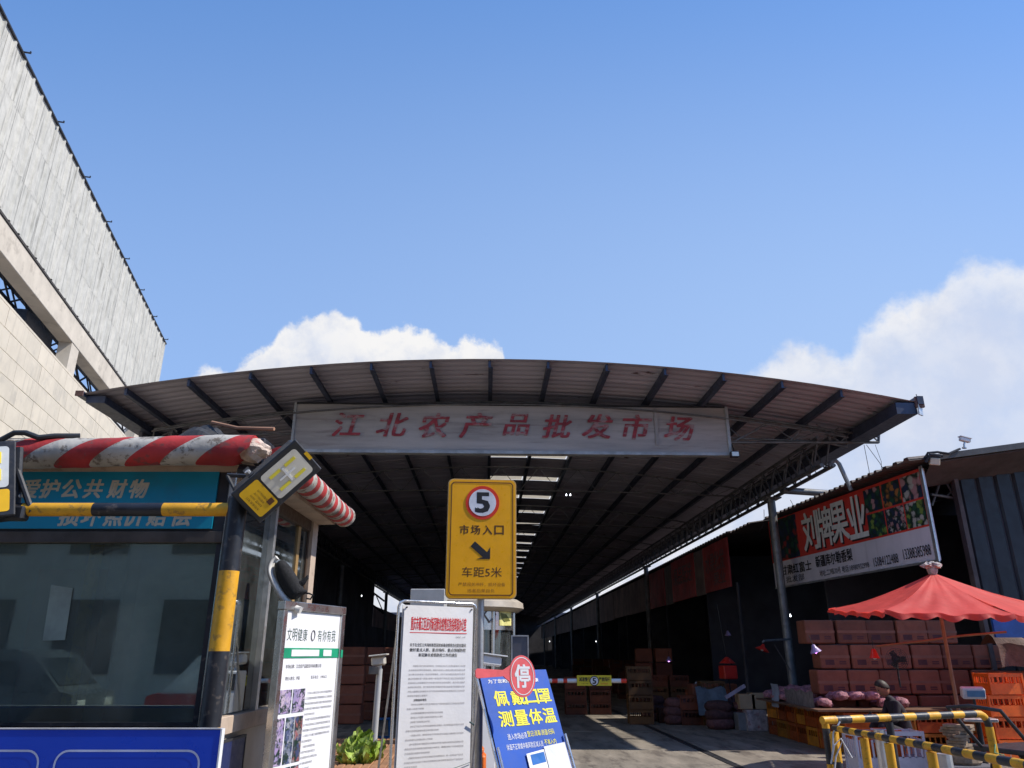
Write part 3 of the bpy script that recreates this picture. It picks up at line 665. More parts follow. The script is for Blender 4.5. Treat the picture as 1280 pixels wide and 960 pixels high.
for ch, xf in zip('刘牌果业', (fu(1011), fu(1030), fu(1049), fu(1072))):
    zc_ = (zm + ztop) / 2
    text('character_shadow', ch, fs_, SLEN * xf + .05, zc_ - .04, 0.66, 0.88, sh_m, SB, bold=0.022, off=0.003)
    text('character', ch, fs_, SLEN * xf, zc_, 0.66, 0.88, sign_letter, SB, bold=0.022, off=0.007)
hh = zm - zbot
text('slogan', '甘肃红富士', fs_, SLEN * (fu(970) + fu(1007)) / 2, zbot + hh * .62, SLEN * (fu(1007) - fu(970)), .24, ink, SB, bold=.02, off=.003)
text('slogan', '新疆库尔勒香梨', fs_, SLEN * (fu(1013) + fu(1059)) / 2, zbot + hh * .68, SLEN * (fu(1059) - fu(1013)), .26, ink, SB, bold=.02, off=.003)
text('slogan', '地址:二7栋70号 电话:18980932998', fs_, SLEN * (fu(1016) + fu(1078)) / 2, zbot + hh * .24, SLEN * (fu(1078) - fu(1016)), .14, ink, SB, bold=.01, off=.003)
text('slogan', '批发部', fs_, SLEN * .17, zbot + hh * .24, .9, .16, ink, SB, bold=.01, off=.003)
text('slogan', '15084122488', fs_, SLEN * (fu(1084) + fu(1115)) / 2, zbot + hh * .27, SLEN * (fu(1115) - fu(1084)), .18, ink, SB, bold=.0, off=.003)
text('slogan', '13388385988', fs_, SLEN * (fu(1122) + fu(1157)) / 2, zbot + hh * .33, SLEN * (fu(1157) - fu(1122)), .20, ink, SB, bold=.0, off=.003)

# near stall: ribbed roof above the board, gable front, blue-grey cladding
NS = thing('near_stall', 'dark open stall building with blue-grey cladding and brown roof at right edge', 'stall')
P0, P1 = Vector((sq[0].x, sq[0].y, 0)), Vector((sq[1].x, sq[1].y, 0))
out_ = -sn_ if sn_.x < 0 else sn_                 # away from the hall
nseg = 9
for i in range(nseg):
    a_ = P0.lerp(P1, i / nseg); c_ = P0.lerp(P1, (i + 1) / nseg) if i < nseg - 1 else P1 + (P1 - P0).normalized() * 0.35
    mb = MB(); vs = []; nr = 3; fsl = []
    for r in range(nr):
        for f, dz in ((0, 0), (.5, 0), (.6, .05), (.9, .05)): fsl.append(((r + f) / nr, dz))
    fsl.append((1, 0))
    for f, dz in fsl:
        p_ = a_.lerp(c_, f) + sn_ * (0.14 + .34 * (i + f) / nseg); q2 = p_ + out_ * 7.6
        for pz in (0, -.025): vs += [(p_.x, p_.y, ztop + .06 + dz + pz), (q2.x, q2.y, ztop + .06 + 1.0 + dz + pz)]
    fs = []
    for k in range(len(fsl) - 1):
        o = k * 4; fs += [(o, o + 1, o + 5, o + 4), (o + 2, o + 6, o + 7, o + 3), (o, o + 4, o + 6, o + 2)]
    mb.add(vs, fs); obj('roof_sheet', mb, row_roof, NS)
# gable edge trim rising to the right, brown soffit
gf = P1 + Vector((0, -0.3, 0))
def gz_(x): return ztop + .05 + (x - P1.x) * 0.135
m = MB(); xa, xb = P1.x - 0.05, 15.5
m.prism([(xa, gf.y - .05, gz_(xa)), (xb, gf.y - .05, gz_(xb)), (xb, gf.y - .05, gz_(xb) + .11), (xa, gf.y - .05, gz_(xa) + .11)], (0, 0.06, 0))
obj('roof_edge', m, M('edge_cap', (0.10, 0.095, 0.09), 0.6, var=0.2), NS)
m = MB(); m.prism([(xa + .1, gf.y + .02, gz_(xa) - .02), (xb, gf.y + .02, gz_(xb) - .02), (xb, gf.y + 0.9, gz_(xb) - .35), (xa + .3, gf.y + 0.9, gz_(xa) - .30)], (0, 0, 0.02))
obj('soffit', m, M('soffit_brown', (0.085, 0.065, 0.062), 0.8, var=0.25, scale=2), NS)
# cladding panels
cy = P1.y + 0.55
x = at(1207, 650, cy).x
j = 0
while x < 14.5:
    m = MB(); w_ = 0.36; m.add([(x, cy, 0), (x + .04, cy - .045, 0), (x + w_ - .06, cy - .045, 0), (x + w_ - .02, cy, 0), (x, cy, gz_(x) - .3), (x + .04, cy - .045, gz_(x) - .3), (x + w_ - .06, cy - .045, gz_(x) - .28), (x + w_ - .02, cy, gz_(x) - .28)],
        [(0, 1, 5, 4), (1, 2, 6, 5), (2, 3, 7, 6)]); obj('cladding_panel', m, blue_cor, NS); x += w_; j += 1
m = MB(); m.b6(at(1207, 650, cy).x, 14.5, cy + .01, cy + .06, 0, 5.2); obj('cladding_backing', m, dark_wall, NS)
xj = at(1205, 650, cy).x; m = MB(); m.b6(xj - .09, xj - .01, cy - .1, cy + .05, 0, gz_(xj) - .2); obj('stanchion', m, M('stanchion_brown', (0.10, 0.075, 0.07), 0.7, var=.3), NS)
m = MB(); ty = cy + .1
a1, a2 = at(1162, 598, ty), at(1204, 600, ty); b1, b2 = at(1164, 618, ty), at(1204, 624, ty)
m.tube(a1, a2, .025, n=6); m.tube(b1, b2, .03, n=6); m.tube(at(1165, 632, ty), at(1176, 600, ty), .02, n=5); m.tube(at(1180, 598, ty), at(1192, 620, ty), .018, n=5); m.tube(at(1203, 598, ty), at(1184, 620, ty), .018, n=5)
obj('gable_truss', m, truss_m, NS)
m = MB(); m.b6(P1.x + .1, 14.4, 19.2, 19.3, 0, 4.9); obj('back_wall', m, dark_wall, NS)
m = MB(); m.b6(14.45, 14.6, 13.9, 19.3, 0, 5.6); obj('side_wall', m, dark_wall, NS)
# box lamp, cables and camera at the roof corner
c_ = at(1168, 577, P1.y - .4)
bl = thing('corner_lamp', 'cream box lamp fixed under the roof corner above the shop board', 'lamp', c_, (0.2, 0.15, -0.2))
m = MB(); m.box((0, 0, 0), (.17, .10, .13), ch=.01); obj('housing', m, M('cream_box', (0.55, 0.50, 0.38), .5), bl); m = MB(); m.box((0, 0.02, 0.09), (.19, .12, .05), ch=.01); obj('mount', m, lamp_body, bl)
c_ = at(1206, 553, P1.y - .3)
cm = thing('security_camera', 'small white security camera standing on the stall roof edge', 'camera', c_, (0, 0.12, 0.1))
m = MB(); m.box((0, 0, .05), (.19, .08, .075), (0, .1, 0), ch=.012); obj('body', m, white_m, cm); m = MB(); m.box((0.01, 0, .095), (.22, .10, .012), (0, .1, 0)); obj('visor', m, white_m, cm)
m = MB(); m.path([(0, 0, .01), (-.02, 0, -.05), (-.02, 0, -.10)], .018, 8); m.tube((-.02, 0, -.12), (-.02, 0, -.10), .04, n=10); obj('bracket', m, alu, cm)
m = MB(); m.box((.098, 0, .04), (.008, .055, .055), (0, .1, 0)); obj('lens', m, blk, cm)
m = MB(); m.path([at(1155, 574, P1.y - .35), at(1160, 566, P1.y - .4), at(1172, 565, P1.y - .4), at(1186, 567, P1.y - .4), at(1200, 561, P1.y - .35)], .022, 6)
m.path([at(1157, 578, P1.y - .4), at(1163, 568, P1.y - .45), at(1178, 570, P1.y - .45)], .03, 6)
tag(obj('cable', m, dark_steel), 'black cable bundle looping round the stall roof corner', 'cable')
# thin wires between hall truss and stall roof
for i, (a_, c_) in enumerate([((1080, 556), (1086, 615)), ((1083, 556), (1109, 594)), ((1094, 556), (1102, 590)), ((988, 625), (993, 640)), ((955, 637), (949, 665))]):
    m = MB(); p_ = at(*a_, 15.6); q2 = at(*c_, 16.2); mid = (p_ + q2) / 2 + Vector((.05, 0, -.06)); m.path([p_, mid, q2], .006, 4)
    tag(obj('wire', m, dark_steel), ['thin wire hanging straight below the hall truss end', 'thin wire slanting right from the hall truss to stall roof', 'short wire right of the two below the truss end', 'short wire beside the top of the near grey post', 'dark wire hanging left of the near grey post'][i], 'wire')

# ------------------------------------------------------------------ left building
KX, KY = -8.971, -0.2452                          # facade plane X = KX + KY*Y
ang = math.atan2(1, KY)                           # direction along the facade
LB = thing('tiled_building', 'cream tiled building with concrete beam and tall ribbed metal screen on top', 'building', (KX, 0, 0), (0, 0, ang))
# local x runs along the facade (away from the viewer), local +y is to the left (inside)
KS = math.sqrt(1 + KY * KY)
def lx(Y): return Y * KS
ZW, ZB0, ZB1, ZP = 10.23, 11.20, 12.0, 16.1
m = MB(); m.b6(lx(5), lx(37), .05, .35, 0, ZW - .04); obj('wall', m, grout_m, LB)
cw, chh = 1.25, 0.56
xs = lx(13); nx = int((lx(36.5) - xs) / cw)
pm_ = MB(); pm_.b6(0.006, cw - .006, 0.0, .06, 0.006, chh - .008); pmesh = pm_.mesh('tile_panel', tile_m)
for r in range(10):
    for c in range(nx):
        link('tile_panel', pmesh, LB, (xs + c * cw + (0.4 if r % 2 else 0), random.uniform(-.003, .003), ZW - .05 - (r + 1) * chh))
m = MB(); m.b6(lx(5), lx(37), 0.0, .4, ZW - .045, ZW + .02); obj('coping', m, tile_m, LB)
m = MB(); m.b6(lx(5), xs - .01, 0.0, .06, 0, ZW - .05); m.b6(xs, lx(37), 0.0, .06, 0, ZW - .05 - 10 * chh - .01); obj('lower_wall', m, tile_m, LB)
m = MB(); m.b6(lx(5), lx(37), 0.0, .45, ZB0, ZB1, ch=.015); obj('beam', m, render_m, LB)
for Yc in (22.6, 31.8, 13.4):
    m = MB(); m.b6(lx(Yc) - .0, lx(Yc) + .75, 0.02, .42, ZW + .021, ZB0 - .002); obj('column', m, render_m, LB)
m = MB(); m.b6(lx(5), lx(37), -0.03, .15, ZB1 + .002, ZB1 + .07); obj('ledge', m, M('ledge_dark', (0.05, 0.045, 0.04), .8, var=.4, scale=20), LB)
# screen of ribbed sheets
x = lx(12.4); xe = lx(34.3)
m = MB(); wsh = (xe - x) / 34
vs = []; prof = [(0, 0), (.46, 0), (.52, -.05), (.60, -.05), (.66, 0), (1.0, 0)]
sh = MB()
RHs = (ZP - ZB1 - .08) / 3
for f, y in prof: sh.v += [(f * wsh, y - .004, 0), (f * wsh, y, RHs + .012)]
sh.f = [(2 * i, 2 * i + 2, 2 * i + 3, 2 * i + 1) for i in range(len(prof) - 1)]; sh.mi = [0] * len(sh.f)
smesh = sh.mesh('screen_sheet', sheet_w)
for i in range(-8, 34):
    for r in range(3): link('screen_sheet', smesh, LB, (x + i * wsh, -.006 * (i % 2), ZB1 + .08 + r * RHs))
m = MB(); m.b6(x - 8 * wsh, xe, .03, .5, ZB1 + .08, ZP - .02); obj('screen_backing', m, dark_wall, LB)
m = MB(); m.b6(x - 8 * wsh, xe + .02, -.07, .52, ZP + .001, ZP + .05); obj('screen_cap', m, dark_steel, LB)
for i in range(8):
    m = MB(); xx = lx(15.1) + i * 2.75; m.b6(xx, xx + .035, -.22, .1, ZP + .055, ZP + .085); m.b6(xx, xx + .035, -.22, -.19, ZP + .086, ZP + .12); obj('screen_bracket', m, dark_steel, LB)
m = MB(); m.b6(xe + .002, xe + .04, -.01, .52, ZB1 + .08, ZP); obj('screen_end', m, sheet_w, LB)
# steel seen through the openings
m = MB(); m.b6(lx(12), lx(35.5), 1.3, 1.42, ZB0 - .66, ZB0 - .56); obj('dark_girder', m, dark_steel, LB)
for yy, zl in ((1.3, 11.62), (2.5, 12.75)):
    m = MB(); m.tube((lx(10), yy, zl), (lx(36), yy, zl), .05, n=6); m.tube((lx(10), yy, zl + .55), (lx(36), yy, zl + .55), .07, n=6)
    for i in range(14): m.tube((lx(12) + i * 1.8, yy, zl), (lx(12) + i * 1.8 + .9, yy, zl + .55), .035, n=5); m.tube((lx(12) + i * 1.8 + .9, yy, zl + .55), (lx(12) + i * 1.8 + 1.8, yy, zl), .035, n=5)
    obj('roof_steel', m, dark_steel, LB)
m = MB(); m.b6(lx(20.4), lx(22.6), .6, 2.4, ZB0 - .30, ZB0 + .1, ch=.03); obj('soffit_box', m, dark_steel, LB)

# ------------------------------------------------------------------ across the street, behind the viewer (seen only in the glass)
OB = thing('street_building', 'grey building across the street that shows in the booth window', 'building')
m = MB(); m.b6(-30, 14, -19, -13.2, 0, 11); obj('wall', m, facade_m, OB)
for r in range(3):
    for c in range(14):
        m = MB(); xx = -28 + c * 3; m.b6(xx, xx + 1.7, -13.24, -13.15, 1.0 + r * 3.3, 3.0 + r * 3.3); w_ = obj('window', m, far_glass, OB)
# ================================================================== guard booth
BX, BY0, BY1 = -1.70, 4.50, 6.48
ZF = 2.60
GB = thing('guard_booth', 'guard booth with big reflective window and teal slogan strip under striped roof roll', 'booth')
def P(name, mb, mt, par=GB, sm=False): return obj(name, mb, mt, par, sm)
zs1 = at(150, 663, BY0).z; zs0 = at(150, 908, BY0).z; zst = at(150, 590, BY0).z
LX = -6.4
m = MB(); m.b6(LX, BX, BY0 + .02, BY0 + .08, 0, zs0 - .10, ch=.004); P('front_panel', m, booth_panel)
m = MB(); m.b6(LX, BX - .0, BY0 - .03, BY0 + .10, zs0 - .10, zs0 - .005, ch=.006); P('window_sill', m, stainless)
xr = at(262, 800, BY0).x
m = MB(); m.b6(xr, BX + .01, BY0 - .02, BY0 + .08, zs0 - .003, ZF, ch=.006); P('corner_post', m, stainless)
m = MB(); m.b6(LX, xr - .002, BY0 - .015, BY0 + .07, zs1 - .075, zs1 - .005, ch=.004); P('window_head', m, M('bronze_frame', (0.10, 0.085, 0.075), .4, .5, var=.2))
m = MB(); m.b6(LX, xr - .002, BY0 + .0, BY0 + .05, zs0, zs0 + .02); m.b6(xr - .035, xr - .002, BY0 + .001, BY0 + .05, zs0 + .021, zs1 - .077); P('window_gasket', m, blk)
m = MB(); m.b6(LX, xr - .036, BY0 + .02, BY0 + .026, zs0 + .021, zs1 - .077); P('window_pane', m, win_glass)
m = MB(); m.b6(LX, xr + .00, BY0 - .005, BY0 + .05, zs1 - .003, zst + .02); P('sign_backing', m, dark_steel)
m = MB(); m.b6(LX, at(277, 625, BY0).x - .03, BY0 - .02, BY0 - .008, zs1 + .008, zst); sb_ = P('slogan_board', m, cyan_m)
f_ = ((0, BY0 - .02, 0), (1, 0, 0), (0, 0, 1), (0, -1, 0))
for ch, u in zip('爱护公共财物', (38, 63, 90, 117, 147, 174)):
    c_ = at(u, 611, BY0 - .02); text('character', ch, f_, c_.x, c_.z, .112, .112, cream_t, GB, bold=.03, shear=.15, off=.004)
for ch, u in zip('损坏照价赔偿', (87, 115, 143, 169, 197, 228)):
    c_ = at(u, 645, BY0 - .02); text('character', ch, f_, c_.x, c_.z, .118, .118, cream_t, GB, bold=.03, shear=.15, off=.004)
m = MB(); m.b6(LX, BX + .12, BY0 - .12, BY0 - .03, zst + .03, zst + .065); P('front_trim', m, tan_m)
# roof and side
m = MB(); m.b6(LX, BX + .18, BY0 - .08, BY1 + .05, ZF + .035, ZF + .20, ch=.01); P('roof', m, dark_steel)
m = MB(); m.b6(LX, BX + .16, BY0 - .028, BY1 + .0, ZF + .0, ZF + .033); P('soffit', m, tan_m)
m = MB(); m.b6(BX - .06, BX, BY0 + .085, BY1, 0, 1.10, ch=.004); P('side_panel', m, booth_panel)
m = MB(); m.b6(BX - .08, BX + .03, BY0 + .085, BY1, 1.101, 1.20, ch=.004); P('side_sill', m, tan_m)
ym = 5.32
for y0, y1, mt in ((ym - .025, ym + .025, alu), (BY1 - .16, BY1, tan_m), (BY1 - .20, BY1 - .165, M('brown_frame', (0.06, 0.035, 0.02), .5, var=.2)), (5.98, 6.05, M('ochre_frame', (0.35, 0.22, 0.09), .5, var=.2))):
    m = MB(); m.b6(BX - .04, BX + .02 if mt in (alu, tan_m) else BX - .005, y0, y1, 1.201, ZF - .002); P('window_mullion', m, mt)
m = MB(); m.b6(BX - .03, BX + .012, BY0 + .085, BY1 - .2, ZF - .09, ZF - .003); P('side_window_head', m, M('brown_frame', (0.06, 0.035, 0.02)))
for y0, y1 in ((BY0 + .082, ym - .027), (ym + .027, BY1 - .205)):
    m = MB(); m.b6(BX - .024, BX - .018, y0, y1, 1.203, ZF - .092); P('side_window_pane', m, side_glass)
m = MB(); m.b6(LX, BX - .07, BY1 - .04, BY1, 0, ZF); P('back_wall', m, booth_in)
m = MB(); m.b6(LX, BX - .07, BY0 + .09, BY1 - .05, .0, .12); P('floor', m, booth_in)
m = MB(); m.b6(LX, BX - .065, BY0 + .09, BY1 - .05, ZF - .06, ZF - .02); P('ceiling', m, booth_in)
m = MB(); m.b6(LX - .05, LX, BY0, BY1, 0, ZF); P('left_wall', m, booth_panel)
# things inside, dim through the glass
m = MB(); m.b6(-4.6, -2.6, 5.1, 5.75, .70, .75, ch=.004); m.b6(-4.5, -4.44, 5.15, 5.7, .121, .699); m.b6(-2.76, -2.7, 5.15, 5.7, .121, .699)
tag(obj('desk', m, M('desk_wood', (0.20, 0.13, 0.08), .6)), 'wooden desk standing inside the guard booth behind the glass', 'desk')
m = MB(); m.b6(-3.28, -3.15, 6.2, 6.24, .9, 2.45); m.b6(-3.1, -2.2, 6.36, 6.40, .2, 2.3); tag(obj('locker', m, M('locker_grey', (0.22, 0.25, 0.28), .5, .2)), 'tall grey locker against the back wall inside the guard booth', 'locker')
m = MB(); m.b6(-3.9, -3.33, 6.28, 6.38, 1.0, 2.2); tag(obj('red_board', m, M('dull_red_board', (0.20, 0.06, 0.06), .6)), 'dull red notice board on the back wall inside the booth', 'notice board')
m = MB(); m.b6(-3.30, -3.22, 5.9, 5.95, 1.2, 2.45); tag(obj('yellow_pole', m, yel), 'narrow yellow upright inside the booth seen through the glass', 'pole')
tc1, tc2 = at(75, 765, BY0 + .05), at(55, 800, BY0 + .05)
m = MB(); pq = [at(64, 731, BY0 + .014), at(91, 735, BY0 + .014), at(81, 800, BY0 + .014), at(53, 801, BY0 + .014)]
m.prism(pq, (0, .002, 0)); m2 = MB()
np_ = tag(obj('paper_notice', m, M('dimmed_paper', (0.26, 0.30, 0.25), .7, var=.15, scale=9)), 'two pale sheets taped inside the booth window, slightly tilted', 'notice')  # greyed base colour stands in for the glass dimming the paper

# striped padded roll along the roof edge
def roll(p0, p1, r, pitch, slant, name='roof_roll', n=20, seg=None, flat=0.0):
    """tube whose red and white bands are separate strips of faces wound round it"""
    p0, p1 = Vector(p0), Vector(p1); L = (p1 - p0).length; d = (p1 - p0) / L
    a = Vector((0, 0, 1)); c = d.cross(a).normalized(); nu = max(30, int(L / (pitch / 6)))
    vs = []; fs = []; mi = []
    for i in range(nu + 1):
        x = L * i / nu
        for j in range(n):
            t_ = 2 * math.pi * j / n; xx = min(L, max(0, x)); off = slant * math.cos(t_) 
            xs_ = x + off
            xs_ = min(L, max(0, xs_)); rr = r * (1 + .05 * math.sin(x * 5.1 + j) * .5 + (.03 if math.sin(x * 23) > .7 else 0))
            sag = .012 * math.sin(x * 2.3 + 1)
            vs.append(p0 + d * xs_ + (a * math.cos(t_) + c * math.sin(t_)) * rr + a * sag)
    for i in range(nu):
        k = int((i / nu * L) / pitch) % 2
        for j in range(n):
            fs.append((i * n + j, i * n + (j + 1) % n, (i + 1) * n + (j + 1) % n, (i + 1) * n + j)); mi.append(k)
    mb = MB(); mb.v = [tuple(v) for v in vs]; mb.f = fs + [tuple(range(n))[::-1], tuple(range(nu * n, nu * n + n))]; mb.mi = mi + [0, 0]
    return mb
ry = BY0 - .17; zroll = at(200, 564, ry).z + .005
x1 = at(318, 565, ry).x
zroll -= .012
rm = roll((x1, ry, zroll), (LX, ry, zroll), .090, .208, -.13)
rr_ = obj('roof_roll', rm, [roll_red, roll_white], GB, True)
ys0, ys1 = 4.55, at(411, 625, 6.35).y + .0
rm = roll((BX + .24, ys0, zroll + .0), (BX + .235, 6.52, zroll), .088, .10, .0, n=18)
obj('roof_roll', rm, [roll_red, roll_white], GB, True)
m = MB(); m.lathe([(.088, 0), (.078, .03), (.05, .05), (.01, .055)], (BX + .235, 6.52, zroll), 18, axis=Matrix.Rotation(-math.pi / 2, 4, 'X')); P('roll_end', m, roll_white, sm=True)
# torn foam at the corner
bm = bmesh.new(); bmesh.ops.create_icosphere(bm, subdivisions=3, radius=1.0)
rnd = random.Random(3)
for v in bm.verts:
    n_ = 1 + .07 * math.sin(v.co.x * 5 + 1) * math.sin(v.co.y * 6) + .06 * math.sin(v.co.z * 9 + v.co.y * 5) + rnd.uniform(-.03, .03)
    v.co = Vector((v.co.x * .10 * n_, v.co.y * .10 * n_, v.co.z * .075 * n_ * (1 if v.co.x < .3 else .7)))
me = bpy.data.meshes.new('torn_end'); bm.to_mesh(me); bm.free(); me.materials.append(foam_m)
c_ = at(318, 563, ry + .02); o = link('torn_end', me, GB, c_)
m = MB(); m.path([at(300, 588, ry + .06), at(330, 592, ry + .05), at(343, 584, ry + .04)], .04, 8); P('torn_underside', m, tarp_m, sm=True)
# tarp heap and cable lying on the roof
bm = bmesh.new(); bmesh.ops.create_grid(bm, x_segments=26, y_segments=14, size=1)
for v in bm.verts:
    h = max(0, 1 - (v.co.x ** 2 + v.co.y ** 2)) ** .6
    v.co = Vector((v.co.x * .36 + .02, v.co.y * .30, .01 + h * (.10 + .05 * math.sin(v.co.x * 6 + 1) + .02 * math.sin(v.co.y * 15 + v.co.x * 9))))
me = bpy.data.meshes.new('tarp'); bm.to_mesh(me); bm.free(); me.materials.append(tarp_m)
c_ = at(255, 546, 4.75); tp_o = link('tarp', me, None, (c_.x, c_.y, ZF + .19)); tag(tp_o, 'crumpled black tarpaulin lying on the guard booth roof', 'tarpaulin')
m = MB(); m.path([(-1.95, 4.62, ZF + .36), (-1.75, 4.55, ZF + .30), (-1.50, 4.5, ZF + .28)], .012, 6)
tag(obj('stick', m, wood_m), 'thin pale stick lying over the black tarpaulin on the roof', 'stick')
m = MB(); m.path([at(-20, 556, 4.25), at(3, 549, 4.25), at(18, 541, 4.25), at(32, 541, 4.25), at(48, 547, 4.26), at(68, 545, 4.3), at(100, 545, 4.35)], .017, 8)
tag(obj('cable', m, M('black_hose', (0.03, 0.032, 0.036), .5), smooth=True), 'thick black cable arching over the striped roll at the left edge', 'cable')

# ================================================================== black and yellow height frame with floodlights
PY = 4.0
ptop = at(298, 624, PY)
HFm = thing('height_frame', 'black and yellow striped pole and crossbar in front of the guard booth', 'barrier frame', (ptop.x, PY, 0))
zc = [ptop.z] + [at(u, v, PY).z for u, v in ((290, 714), (281, 814), (272, 909))] ; zc += [zc[-1] - .43, zc[-1] - .86, 0.0]
for i in range(len(zc) - 1):
    m = MB(); m.tube((0, 0, zc[i + 1]), (0, 0, zc[i]), .0515, n=20); P('pole_section', m, blk if i % 2 == 0 else yel, HFm, True)
m = MB(); m.lathe([(.0515, 0), (.048, .012), (.03, .02), (.005, .022)], (0, 0, ptop.z), 20); P('pole_cap', m, blk, HFm, True)
az_ = at(200, 637, PY).z
xs_ = [at(u, 637, PY).x - ptop.x for u in (289, 205, 118, 30)] + [at(30, 637, PY).x - ptop.x - .42 * k for k in range(1, 5)]
for i in range(len(xs_) - 1):
    m = MB(); m.tube((xs_[i], 0, az_), (xs_[i + 1], 0, az_), .036, n=18); P('crossbar_section', m, yel if i % 2 == 0 else blk, HFm, True)
m = MB(); m.tube((xs_[-1], 0, 0), (xs_[-1], 0, az_ + .08), .0515, n=16); P('far_pole', m, blk, HFm, True)
def flood(label, C, e1, e2, L, Wd, side=1):
    e1 = Vector(e1).normalized(); e2 = Vector(e2); e2 = (e2 - e1 * e2.dot(e1)).normalized(); n_ = e1.cross(e2).normalized()
    if n_.y > 0: n_ = -n_
    rm_ = Matrix((e1, e2, n_)).transposed() if e1.cross(e2).dot(n_) > 0 else Matrix((e1, e2, n_)).transposed()
    F = thing('floodlight', label, 'floodlight', C, (0, 0, 0)); F.rotation_mode = 'QUATERNION'
    flip = e1.cross(e2).dot(n_) < 0
    if flip: rm_ = Matrix((e1, -e2, n_)).transposed()
    F.rotation_quaternion = rm_.to_quaternion(); sy = -1 if flip else 1
    m = MB(); m.box((0, 0, -.055), (L, Wd, .10), ch=.012); P('housing', m, lamp_body, F)
    m = MB(); m.box((0, 0, .004), (L + .03, Wd + .03, .022), ch=.006)
    for k in range(9): m.box((-L / 2 + .03 + k * (L - .06) / 8, 0, -.115), (.008, Wd * .8, .022))
    P('front_frame', m, lamp_body, F)
    gx0, gx1 = -L / 2 + L * .36, L / 2 - .02
    def rrect(x0, x1, y0, y1, r, z): 
        pts = []
        for cx_, cy_, a0 in ((x1 - r, y1 - r, 0), (x0 + r, y1 - r, 90), (x0 + r, y0 + r, 180), (x1 - r, y0 + r, 270)):
            for k in range(5): a_ = R(a0 + k * 22.5); pts.append((cx_ + r * math.cos(a_), cy_ + r * math.sin(a_), z))
        return pts
    m = MB(); m.prism(rrect(gx0, gx1, -Wd / 2 + .015, Wd / 2 - .015, .02, .016), (0, 0, .002)); P('lens', m, lamp_glass, F)
    for i in range(2):
        for j in range(2):
            m = MB(); cx_ = gx0 + (gx1 - gx0) * (.3 + .42 * i); cy_ = (-.22 + .44 * j) * Wd; m.box((cx_, cy_, .021), (.068, .017, .004)); P('led_strip', m, led_y, F)
    m = MB(); m.box(((gx0 + gx1) / 2, 0, .0215), (.012, Wd * .45, .005)); m.box(((gx0 + gx1) / 2, 0, .0225), (.10, .010, .005)); P('lens_glint', m, M('glint_white', (0.9, 0.9, 0.88), .15), F)  # pale cross painted on as the highlight of the lens
    m = MB(); m.prism(rrect(-L / 2 + .01, gx0 - .012, -Wd / 2 + .01, Wd / 2 - .01, .015, .016), (0, 0, .002)); P('label_plate', m, label_y, F)
    ff = ((0, 0, .018), (0, sy * 1.0, 0), (-1.0, 0, 0), (0, 0, 1))
    lw_ = gx0 + L / 2
    for k, (s_, w_) in enumerate((('太阳能投光灯', .10), ('8200型 300W', .09), ('使用时间12小时', .08), ('充电时间6小时', .08))):
        text('print', s_, ff, 0, L / 2 - .03 - k * .022, w_ , .013, ink_brown, F, off=.002)
    m = MB(); m.box((gx0 - .04, -sy * Wd * .28, .0195), (.035, .03, .002)); P('label_mark', m, ink_brown, F)
    m = MB(); m.box((L / 2 - .0 + .006, 0, .018), (.02, .05, .004)); P('logo_plate', m, label_y, F)
    m = MB()
    for s_ in (-1, 1): m.box((-L * .20, s_ * (Wd / 2 + .012), -.085), (.035, .006, .14))
    m.box((-L * .20, 0, -.155), (.035, Wd + .03, .006)); P('bracket', m, lamp_body, F)
    for s_ in (-1, 1):
        m = MB(); m.tube((-L * .2, s_ * (Wd / 2 + .014), -.06), (-L * .2, s_ * (Wd / 2 + .032), -.06), .014, n=8); P('screw', m, alu, F)
    return F
# the right-hand lamp on the pole top
Pa, Pb, Pc, Pd = (304, 616), (323, 646), (387, 590), (371, 553)
fc_ = at(346.5, 601, 3.93)
flood('black solar floodlight with yellow label tilted on top of the striped pole', fc_, (.70, .06, .71), (-.506, -.67, .555), .40, .20)
m = MB(); m.path([(ptop.x, PY, ptop.z + .01), (ptop.x - .005, PY + .02, ptop.z + .07), (ptop.x + .06, PY + .07, ptop.z + .13), (ptop.x + .15, PY + .06, ptop.z + .12)], .016, 8); m.tube((ptop.x - .09, PY + .03, ptop.z + .14), (ptop.x + .12, PY + .08, ptop.z + .14), .012, n=6)
m.tube((ptop.x - .09, PY + .03, ptop.z + .14), (ptop.x - .01, PY + .01, ptop.z + .02), .010, n=6)
tag(obj('lamp_bracket', m, lamp_body), 'bent dark bracket joining the striped pole top to its floodlight', 'bracket')
fl2 = flood('dark solar floodlight cut off by the left edge of the photo', at(-14, 600, 3.90), (-.30, .15, .95), (.80, .45, .30), .42, .21)
m = MB(); m.box(at(10, 642, 3.98), (.20, .07, .075), ch=.01); m.tube(at(20, 642, 4.0), at(24, 560, 4.0), .022, n=8)
m.tube(at(12, 560, 4.0), at(40, 640, 3.98), .016, n=8)
tag(obj('lamp_mount', m, lamp_body), 'black mounting block on the crossbar at the left edge', 'bracket')

# blue board low in front of the booth
BLY = 3.72
tl, tr = at(-140, 917, BLY), at(276, 912, BLY); br = at(268, 960, BLY)
BB = thing('blue_board', 'blue board with thin white rounded outlines standing below the booth window', 'board')
zt2 = tr.z
m = MB(); m.b6(-4.2, tr.x, BLY, BLY + .03, 0.15, zt2); P('panel', m, blue_m, BB)
m = MB(); m.b6(-4.18, tr.x - .02, BLY + .0305, BLY + .036, 0.17, zt2 - .01); P('back_sheet', m, M('back_sheet_brown', (0.14, 0.10, 0.075), .6), BB)
m = MB(); m.b6(tr.x + .001, tr.x + .008, BLY - .003, BLY + .033, .15, zt2 + .003); P('edge_strip', m, white_m, BB)
m = MB(); m.b6(-4.2, tr.x, BLY - .003, BLY + .033, zt2 + .001, zt2 + .005); P('edge_strip', m, M('edge_grey', (0.4, 0.4, 0.42), .5), BB)
